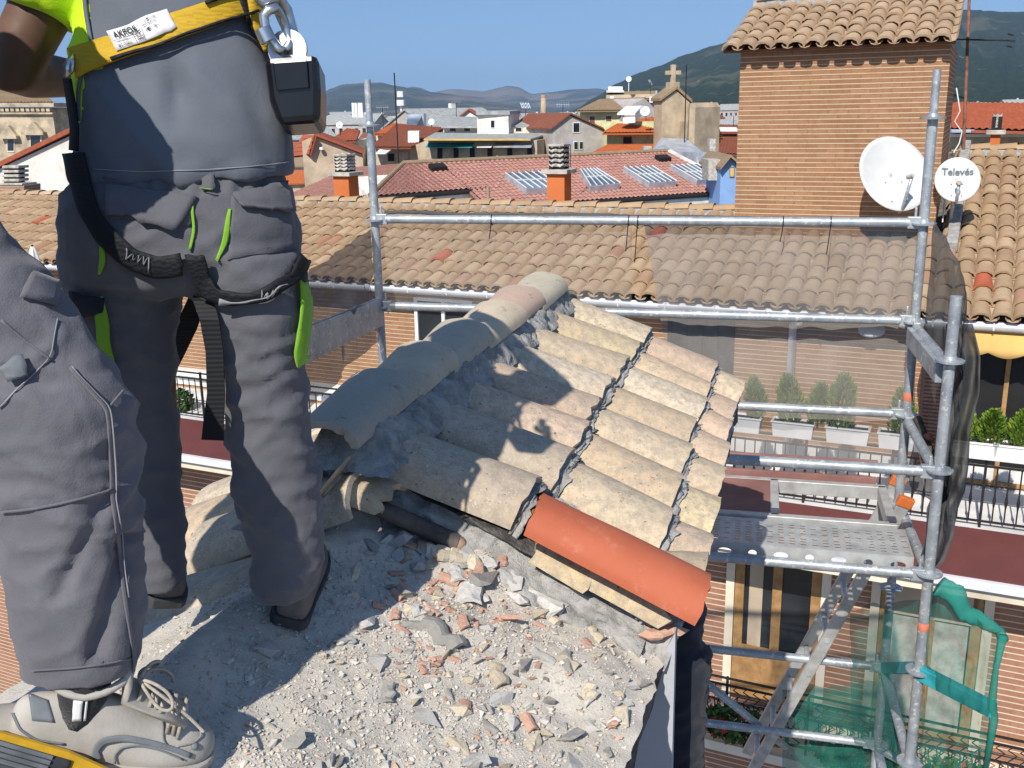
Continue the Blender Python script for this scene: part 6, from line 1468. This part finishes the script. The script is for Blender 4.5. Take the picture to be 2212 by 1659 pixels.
h_.wall([(1518, 330), (1640, 332)], 90, 0, 7, 'white_plaster'); h_.roof([(1516, 332, 89), (1640, 333, 89), (1640, 297, 98), (1528, 296, 98)], 'roof_darkred')
h_ = House('red_roofed_house', 'house with white skylight strips on its red roof, above the long dark red roof', 'house', 1580, 285, 104)
h_.wall([(1548, 292), (1640, 292)], 104, 0, 8, 'white_plaster'); h_.roof([(1546, 294, 103), (1640, 294, 103), (1640, 269, 113), (1552, 269, 113)], 'roof_darkred'); h_.flat([(1550, 284, 102.9), (1593, 284, 102.9), (1590, 280, 104), (1552, 280, 104)], 'white', 'skylight', -.25)
h_ = House('white_roof_block', 'white flat roofed block behind the red roofs near the brick tower', 'building', 1530, 250, 140); h_.wall([(1508, 246), (1550, 246)], 140, 0, 8, 'white_plaster'); h_.flat([(1506, 245, 139), (1552, 245, 139), (1550, 242, 147), (1508, 242, 147)], 'white', th=.3)
k_ = House('belfry', 'distant pale baroque church belfry beside the brick tower', 'church', 1538, 240, 260)
k_.wall([(1524, 262), (1524, 245), (1528, 240), (1533, 236), (1537, 228), (1541, 236), (1546, 240), (1551, 245), (1551, 262)], 260, 0, 4, 'sandstone'); k_.box(1535.5, 220, 1538.5, 230, 260, 1, 'sandstone', 'finial', 0)
for x in (1524.5, 1550): k_.box(x-1, 238, x+1.4, 247, 259.5, 1, 'sandstone', 'pinnacle', 0)
k_.win(1534, 246, 1541, 256, 'dark', 'sandstone', 'bell_opening')
# cluster of roofs left of the grey block
p_ = House('plaster_gable_house', 'peeling beige plaster gable house with a red tiled roof left of the scaffold pole', 'house', 710, 360, 76)
p_.wall([(652, 306), (678, 294), (783, 334)], 76, -8, 9, 'beige_plaster'); P, n = p_.P, p_.n
p_.roof([(632, 338, 79), (668, 334, 75.5), (680, 292, 75.5), (655, 291, 80)], 'roof_red')
mb = MB(); p, q = onplane(678, 292, P, n)-n*.4, onplane(787, 333, P, n)-n*.4; mb.prism([p, q, q+n*9, p+n*9], Z*.2); mb.build('roof_slope', m('roof_red'), p_.o); p_.box(766, 372, 783, 396, 75.6, .2, 'white_plaster', 'white_patch', -8); p_.box(690, 318, 697, 324, 75.7, .3, 'white', 'lamp', -8)
q_ = House('red_roofed_house', 'small house with an orange red hipped roof behind the beige gable', 'house', 740, 300, 95); q_.wall([(712, 304), (770, 303)], 95, 5, 8, 'cream_plaster'); q_.roof([(709, 306, 94), (769, 304, 93.5), (778, 281, 101), (751, 277, 101)], 'roof_red')
q_ = House('red_roofed_house', 'long house with a big red tiled roof and white chimney behind the scaffold pole', 'house', 860, 330, 96)
q_.wall([(806, 318), (886, 317)], 96, -18, 9, 'cream_plaster'); q_.win(836, 330, 853, 350, 'dark', 'white_plaster'); q_.win(868, 328, 882, 345, 'white', 'white_plaster')
q_.wall([(884, 318), (930, 300)], 94.8, 35, 9, 'beige_plaster', 'end_wall'); q_.roof([(800, 318, 94.5), (888, 318, 93), (962, 275, 104), (856, 268, 106)], 'roof_darkred'); q_.box(881, 283, 905, 312, 95.5, 1.6, 'white', 'chimney', 0)
mb = MB(); a_ = [at(811, 333, 93), at(834, 333, 92.5), at(853, 319, 95), at(826, 318, 95)]; mb.prism(a_, Z*.08); mb.build('awning', m('white_dirty'), q_.o)
q_ = House('red_roofed_house', 'house with a lighter red roof between two scaffold tubes behind the darker roof', 'house', 830, 280, 112); q_.wall([(812, 288), (884, 286)], 112, 5, 8, 'cream_plaster'); q_.roof([(808, 290, 111), (884, 288, 110), (880, 268, 118), (850, 266, 118)], 'roof_orange')
q_ = House('glass_pavilion', 'small sloping green glass roof pavilion above the red roofs', 'building', 900, 260, 120); q_.wall([(878, 256), (880, 247), (915, 245), (915, 256)], 120, 0, 4, 'lead'); q_.flat([(878, 270, 117), (900, 270, 117), (915, 245, 121), (880, 246, 121)], 'net_green2' if False else 'glass_roof', 'glass_roof', .1)
q_ = House('white_house', 'white house with a small red gable behind the grey roofs', 'house', 1010, 245, 118); q_.wall([(994, 252), (1013, 239), (1034, 250)], 118, 0, 8, 'white_plaster'); P, n = q_.P, q_.n; mb = MB()
for s_, e_ in (((992, 254), (1013, 238)), ((1013, 238), (1036, 252))): p, q = onplane(*s_, P, n)-n*.3, onplane(*e_, P, n)-n*.3; mb.prism([p, q, q+n*8, p+n*8], Z*.2)
mb.build('roof', m('roof_red'), q_.o)
# thin things on the skyline
def mast(px, y0, y1, Y, r, name, label, cat, mat='iron', dish_r=0):
    a, b = at(px, y1, Y), at(px, y0, Y); b = V((a.x, a.y, b.z)); t_ = thing(name, label, cat, V((a.x, a.y, a.z))); mb = MB(); mb.tube([a, b], r, 6); mb.build('mast', m(mat), t_)
    if dish_r:
        n = V((-.2, -.95, .25)).normalized(); mb = MB(); c = b; mb.lathe([(dish_r, .06), (dish_r*.6, .02), (.01, 0)], c, n, 16, False); mb.lathe([(.01, -.03), (dish_r*.6, -.01), (dish_r, .05)], c, n, 16, False); mb.build('dish', m('white'), t_, smooth=True)
    return t_
mast(861, 157, 352, 75, .05, 'whip_aerial', 'tall thin whip aerial rising above the red roofs', 'aerial')
mast(1478, 140, 330, 78, .045, 'lightning_rod', 'thin dark rod standing in front of the stone church gable', 'rod')
mast(933, 263, 285, 105, .05, 'roof_dish', 'white dish on a roof left of the grey and cream block', 'satellite dish', 'iron', .32*1.0); mast(1358, 171, 197, 128, .05, 'roof_dish', 'white dish on a pole above the brown roofed block', 'satellite dish', 'white', .34)
mast(1543, 258, 275, 95, .05, 'roof_dish', 'white dish beside the dark flue near the brick tower', 'satellite dish', 'iron', .48); mast(1393, 240, 252, 84, .05, 'roof_dish', 'white dish beside the solar heater', 'satellite dish', 'iron', .4); mast(735, 270, 292, 90, .05, 'roof_dish', 'white dish above the small orange red hipped roof', 'satellite dish', 'iron', .3)
t_ = mast(868, 217, 268, 150, .12, 'telecom_mast', 'white lattice telecom mast behind the thin whip aerial', 'mast', 'white'); 
for z_, r in ((.0, .6), (1.2, .5), (-3.0, .9)):
    mb = MB(); mb.lathe([(r, -.4), (r, .4)], t_.location+Z*(at(868, 222, 150).z-t_.location.z+z_), Z, 8); mb.build('antenna_drum', m('white'), t_)
for x, y0 in ((764, 232), (772, 228), (779, 231)):
    pass
t_ = mast(772, 229, 256, 140, .10, 'telecom_mast', 'cluster of white panel antennas left of the scaffold pole', 'mast', 'white'); mb = MB()
for x in (763, 769, 776, 781): c = at(x, 238, 140); mb.box(c, .16, .12, .95)
mb.build('panel_antenna', m('white'), t_)
t_ = thing('factory_chimney', 'tall tapering brick factory chimney on the horizon', 'chimney', at(1174, 262, 420)); mb = MB(); a = at(1174, 268, 420); b = at(1174, 207, 420); mb.tube([a, b], [1.5, .95], 12); mb.build('stack', m('sandstone'), t_, smooth=True); mb = MB(); mb.lathe([(1.1, -.5), (1.1, .3)], b, Z, 12); mb.build('rim', m('sandstone'), t_)
ta = None
for i, (x, y, Yd, lab) in enumerate([(1216, 226, 103, 'small television aerial on the grey block near the tall chimney'), (1135, 228, 100, 'small television aerial beside the square stair tower'), (1405, 178, 131, 'small television aerial on the brown roofed block'), (1396, 232, 90, 'small television aerial behind the solar heater'), (826, 232, 130, 'small television aerial right of the scaffold pole'), (985, 222, 120, 'small television aerial left of the white house with the red gable'), (1232, 308, 60, 'small television aerial above the middle orange chimney'), (1585, 250, 110, 'small television aerial beside the brick tower')]):
    p = at(x, y, Yd)
    if ta is None:
        ta = thing('tv_aerial', lab, 'aerial', p, 'television aerials on the old town roofs'); mb = MB(); mb.tube([p, p-Z*2.2], .035, 5); mb.build('mast', m('iron'), ta); mb = MB(); mb.tube([p-X*.7, p+X*.7], .025, 5)
        for k in range(6): mb.tube([p+X*(-.6+.24*k)-Y_*.15-Z*.28, p+X*(-.6+.24*k)+Y_*.15+Z*.28], .018, 4)
        mb.build('boom', m('lead'), ta); o = ta
    else: o = copy_tree(ta); o['label'] = lab; o.location = p
    o.rotation_euler = (0, 0, i*.8); k = Yd/110*.8+.2; o.scale = (k, k, k)
# left edge: baroque church, gabled house
c_ = House('baroque_church', 'pale baroque church facade with pedimented windows at the left edge', 'church', 60, 280, 88)
c_.wall([(-120, 232), (112, 232)], 88, 10, 12, 'church_stone')
for x0, x1, y0 in ((65, 90, 290), (16, 32, 298)):
    c_.win(x0, y0, x1, y0+30, 'glass', 'white_plaster'); P, n = c_.P, c_.n; p = [onplane(*k, P, n)-n*.4 for k in ((x0-9, y0-4), ((x0+x1)/2, y0-27), (x1+9, y0-4))]; mb = MB(); mb.prism(p, n*.39); mb.build('pediment', m('church_stone'), c_.o)
    mb = MB(); a_, b2 = onplane(x0-11, y0-2, P, n), onplane(x1+11, y0-2, P, n); mb.beam(a_-n*.25, b2-n*.25, .5, .25); mb.build('cornice', m('church_stone'), c_.o)
c_.box(-120, 222, 116, 231, 87.4, 13, 'church_stone', 'main_cornice', 10); c_.box(-120, 243, 113, 247, 87.7, .4, 'church_stone', 'string_course', 10)
for x in (38, 50, 96, 106): c_.box(x, 248, x+6, 345, 87.7, .5, 'church_stone', 'pilaster', 10)
mb = MB(); P, n, h = c_.P, c_.n, c_.h
for k in range(20): q = onplane(-100+k*11, 237, P, n)-n*.18; mb.box(q, .16, .18, .14, h, n)
mb.build('dentil', m('church_stone'), c_.o)
c_.roof([(-120, 222, 87), (116, 221, 87), (90, 196, 97), (-60, 190, 97)], 'roof_brown'); c_.wall([(112, 262), (150, 250), (190, 264)], 90, 10, 8, 'church_stone', 'aisle_wall'); c_.roof([(108, 268, 89), (196, 268, 89), (190, 240, 98), (118, 240, 98)], 'roof_brown', 'aisle_roof')
l_ = House('white_gable_house', 'cream gable wall under a sloping red verge at the left edge', 'house', 80, 360, 50)
l_.wall([(-60, 392), (176, 282), (330, 350)], 50, 8, 9, 'white_plaster'); P, n, h = l_.P, l_.n, l_.h; mb = MB()
for s_, e_ in (((-80, 400), (176, 277)), ((176, 277), (340, 350))): p, q = onplane(*s_, P, n)-n*.25, onplane(*e_, P, n)-n*.25; mb.prism([p, q, q+n*9.5, p+n*9.5], Z*.22)
mb.build('roof', m('roof_red'), l_.o); l_.box(126, 304, 138, 410, 49.9, .1, 'ochre' if False else 'beige_plaster', 'pilaster', 8); l_.box(140, 345, 168, 352, 49.92, .1, 'grey_plaster', 'band', 8)
o = l_.o; c2_ = House('brick_chimney_stack', 'small brick chimney with stacked concrete louvres at the left edge', 'chimney', 30, 410, 30); c2_.box(-5, 400, 52, 440, 30, .8, 'brick_low', 'stack', 10)
for k in range(4): c2_.box(4, 358+k*9.5, 40, 364+k*9.5, 30.1, .5, 'chimney_concrete', 'louvre_ring', 10)
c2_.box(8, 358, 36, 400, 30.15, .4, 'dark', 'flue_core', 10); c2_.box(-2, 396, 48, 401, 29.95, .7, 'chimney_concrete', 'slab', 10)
# right edge
z_ = House('church_nave', 'long building with an orange brown roof and pale cornice at the right edge', 'building', 2150, 300, 48)
z_.wall([(2060, 282), (2300, 286)], 48, 10, 8, 'sandstone'); z_.roof([(2055, 278, 47.5), (2300, 283, 45), (2300, 223, 60), (2055, 221, 62)], 'roof_red', pitch=.3); z_.box(2055, 280, 2300, 287, 47.2, .8, 'lead', 'gutter', 10); z_.box(2055, 289, 2300, 296, 47.6, .5, 'white_plaster', 'cornice', 10)
for x in (2125, 2190): z_.win(x-10, 306, x+12, 330, 'dark', 'sandstone', 'arched_window')
# far rows of small houses: one of each kind, then copies
def small_house(wall_m, roof_m, w, d, h):
    t_ = thing('town_house', 'distant small house', 'house'); mb = MB(); mb.box((0, 0, h/2), w/2, d/2, h/2); mb.prism([(-w/2, -d/2, h), (-w/2, d/2, h), (-w/2, 0, h+d*.2)], (w, 0, 0)); mb.build('wall', m(wall_m), t_)
    mb = MB()
    for s_ in (-1, 1): mb.prism([(-w/2-.3, s_*(d/2+.4), h-.1), (w/2+.3, s_*(d/2+.4), h-.1), (w/2+.3, 0, h+d*.2+.05), (-w/2-.3, 0, h+d*.2+.05)], (0, 0, .22))
    mb.build('roof', m(roof_m), t_)
    mb = MB()
    for k in range(int(w/2.2)):
        for zz in (h-1.8, h-4.8): mb.box((-w/2+1.3+k*2.2, -d/2-.03, zz), .45, .04, .7)
    mb.build('windows', m('glass'), t_); mb = MB(); mb.box((w*.2, d*.15, h+d*.2), .5, .4, .9); mb.build('chimney', m('white_plaster'), t_); return t_
KINDS_ = [small_house('white_plaster', 'roof_red', 11, 9, 10), small_house('cream_plaster', 'roof_brown', 14, 10, 11), small_house('beige_plaster', 'roof_orange', 9, 8, 9), small_house('white_plaster', 'roof_darkred', 16, 10, 12), small_house('grey_plaster', 'roof_grey', 15, 12, 13)]
KL = ['distant white house with a red roof in the old town', 'distant cream house with a brown roof in the old town', 'distant beige house with an orange roof in the old town', 'distant white house with a dark red roof in the old town', 'distant grey block with a grey roof in the old town']
KG = ['distant white and red houses', 'distant cream and brown houses', 'distant beige and orange houses', 'distant white and dark red houses', 'distant grey blocks']
rk = random.Random(12); taken = []; used = [0]*5; n = 0; tries = 0
while n < 150 and tries < 5000:
    tries += 1; Yd = 125*math.exp(rk.random()**.8*2.0); px = rk.uniform(560, 1020) if rk.random() < .55 else (rk.uniform(1020, 1320) if rk.random() < .4 else (rk.uniform(1490, 1640) if rk.random() < .6 else rk.uniform(2080, 2260)))
    P = at(px, 250, Yd); 
    if any((P-q).length < 13+Yd*.012 for q in taken) or (Yd < 150 and 1240 < px < 1450): continue
    taken.append(P); k = rk.randrange(5); o = KINDS_[k] if used[k] == 0 else copy_tree(KINDS_[k]); used[k] += 1
    o['label'] = KL[k]; o['group'] = KG[k]; o.location = (P.x, P.y, GZ-.2+rk.uniform(-3.5, .5)+min(2.5, Yd*.002)); o.rotation_euler = (0, 0, rk.uniform(-.9, .9)); s_ = rk.uniform(.8, 1.15); o.scale = (s_, s_, rk.uniform(.85, 1.05)); n += 1
# ------------------------------------------------------------------ ground, hills, air
MAT['ground'] = simple('city ground', (.20, .17, .14), .95, 0, .2, .01, coord='Object')
mb = MB(); mb.quad(V((-9000, -300, GZ-.3)), V((9000, -300, GZ-.3)), V((9000, 13000, GZ-.3)), V((-9000, 13000, GZ-.3))); tag(mb.build('ground', m('ground'), None, loc=V((0, 0, GZ-.3))), kind='structure')
t = NT('forested hill'); co = t.coord(); n1 = t.noise(co, .012, 6, .65); n2 = t.noise(co, .06, 5, .7); n3 = t.noise(co, .0028, 5, .6, .6)
c = t.ramp(n2, [(.32, (.010, .020, .010)), (.55, (.028, .045, .018)), (.72, (.06, .075, .03))]); c = t.mix(t.ramp(n3, [(.56, (0, 0, 0)), (.63, (.75, .75, .75))]), c, (.12, .115, .06)); c = t.mix(t.ramp(n1, [(.66, (0, 0, 0)), (.70, (.9, .9, .9))]), c, (.36, .27, .18))
t.col(c); t.bump(n2, 1.0, 14); MAT['hill'] = t.set(1, 0, 0)
t = NT('dry mountain'); co = t.coord(); n1 = t.noise(co, .004, 6, .65); n2 = t.noise(co, .0012, 5, .6, .8)
c = t.ramp(n1, [(.35, (.02, .03, .02)), (.6, (.06, .065, .04)), (.75, (.14, .11, .075))]); c = t.mix(t.ramp(n2, [(.48, (0, 0, 0)), (.60, (.8, .8, .8))]), c, (.24, .17, .12)); t.col(c); t.bump(n1, 1.0, 60); MAT['mountain'] = t.set(1, 0, 0)
def interp(tab, x):
    for (a, b), (c, d) in zip(tab, tab[1:]):
        if a <= x <= c: f = (x-a)/(c-a); f = f*f*(3-2*f)*.5+f*.5; return lerp(b, d, f)
    return tab[0][1] if x < tab[0][0] else tab[-1][1]
def hill(tab, x0, x1, Y0, Y1, mat, nu, nv, rough, seed):
    mb = MB()
    def f(a, b):
        px = lerp(x0, x1, a); back = b > .8; t_ = b/.8 if not back else 1
        Yc = lerp(Y0, Y1, t_); crest = at(px, interp(tab, px), Y1).z
        k = t_**1.35; z = lerp(GZ-2, crest, k); z += rough*(crest-GZ)*(1-t_**3)*t_*(fbm(V((px*.012+seed, t_*2.2, seed)), 4))
        z += (crest-GZ)*.012*noise.noise(V((px*.09, t_*9, seed)))
        if back: Yc += (b-.8)*5*(Y1-Y0)*.5; z = lerp(crest, GZ, (b-.8)/.2*.7)
        p = at(px, 240, Yc); return V((p.x, Yc, z))
    mb.grid(f, nu, nv); return tag(mb.build('hill', m(mat), None, smooth=True, loc=mb.v[0]), kind='structure')
hill([(1100, 262), (1200, 250), (1240, 237), (1290, 208), (1330, 181), (1380, 157), (1420, 143), (1480, 117), (1540, 98), (1590, 82), (1700, 52), (1850, 30), (2000, 18), (2085, 22), (2150, 26), (2212, 26), (2400, 60), (2600, 120)], 1080, 2700, 1500, 3600, 'hill', 220, 70, .30, 4)
hill([(300, 262), (500, 235), (620, 222), (693, 206), (715, 192), (745, 182), (790, 179), (825, 178), (862, 186), (900, 192), (935, 199), (1000, 206), (1080, 222), (1160, 238), (1300, 262)], 300, 1320, 4200, 6500, 'mountain', 160, 40, .35, 9)
hill([(640, 240), (880, 190), (893, 187), (912, 190), (935, 200), (975, 192), (1010, 194), (1045, 197), (1085, 188), (1100, 185), (1120, 188), (1150, 203), (1190, 199), (1235, 193), (1290, 191), (1340, 200), (1420, 220), (1700, 240)], 640, 1700, 6800, 9800, 'mountain', 160, 40, .30, 21)
# thin summer haze
hm = bpy.data.materials.new('haze'); hm.use_nodes = True; hn = hm.node_tree.nodes; hn.remove(hn['Principled BSDF'])
pv = hn.new('ShaderNodeVolumePrincipled'); pv.inputs['Color'].default_value = (.50, .72, 1, 1); pv.inputs['Density'].default_value = 8.5e-5; pv.inputs['Anisotropy'].default_value = .1
hm.node_tree.links.new(pv.outputs[0], hn['Material Output'].inputs['Volume'])
mb = MB(); mb.box((0, 6500, 215), 10000, 7200, 235); tag(mb.build('haze', hm, None, loc=V((0, 6500, -20))), kind='stuff')
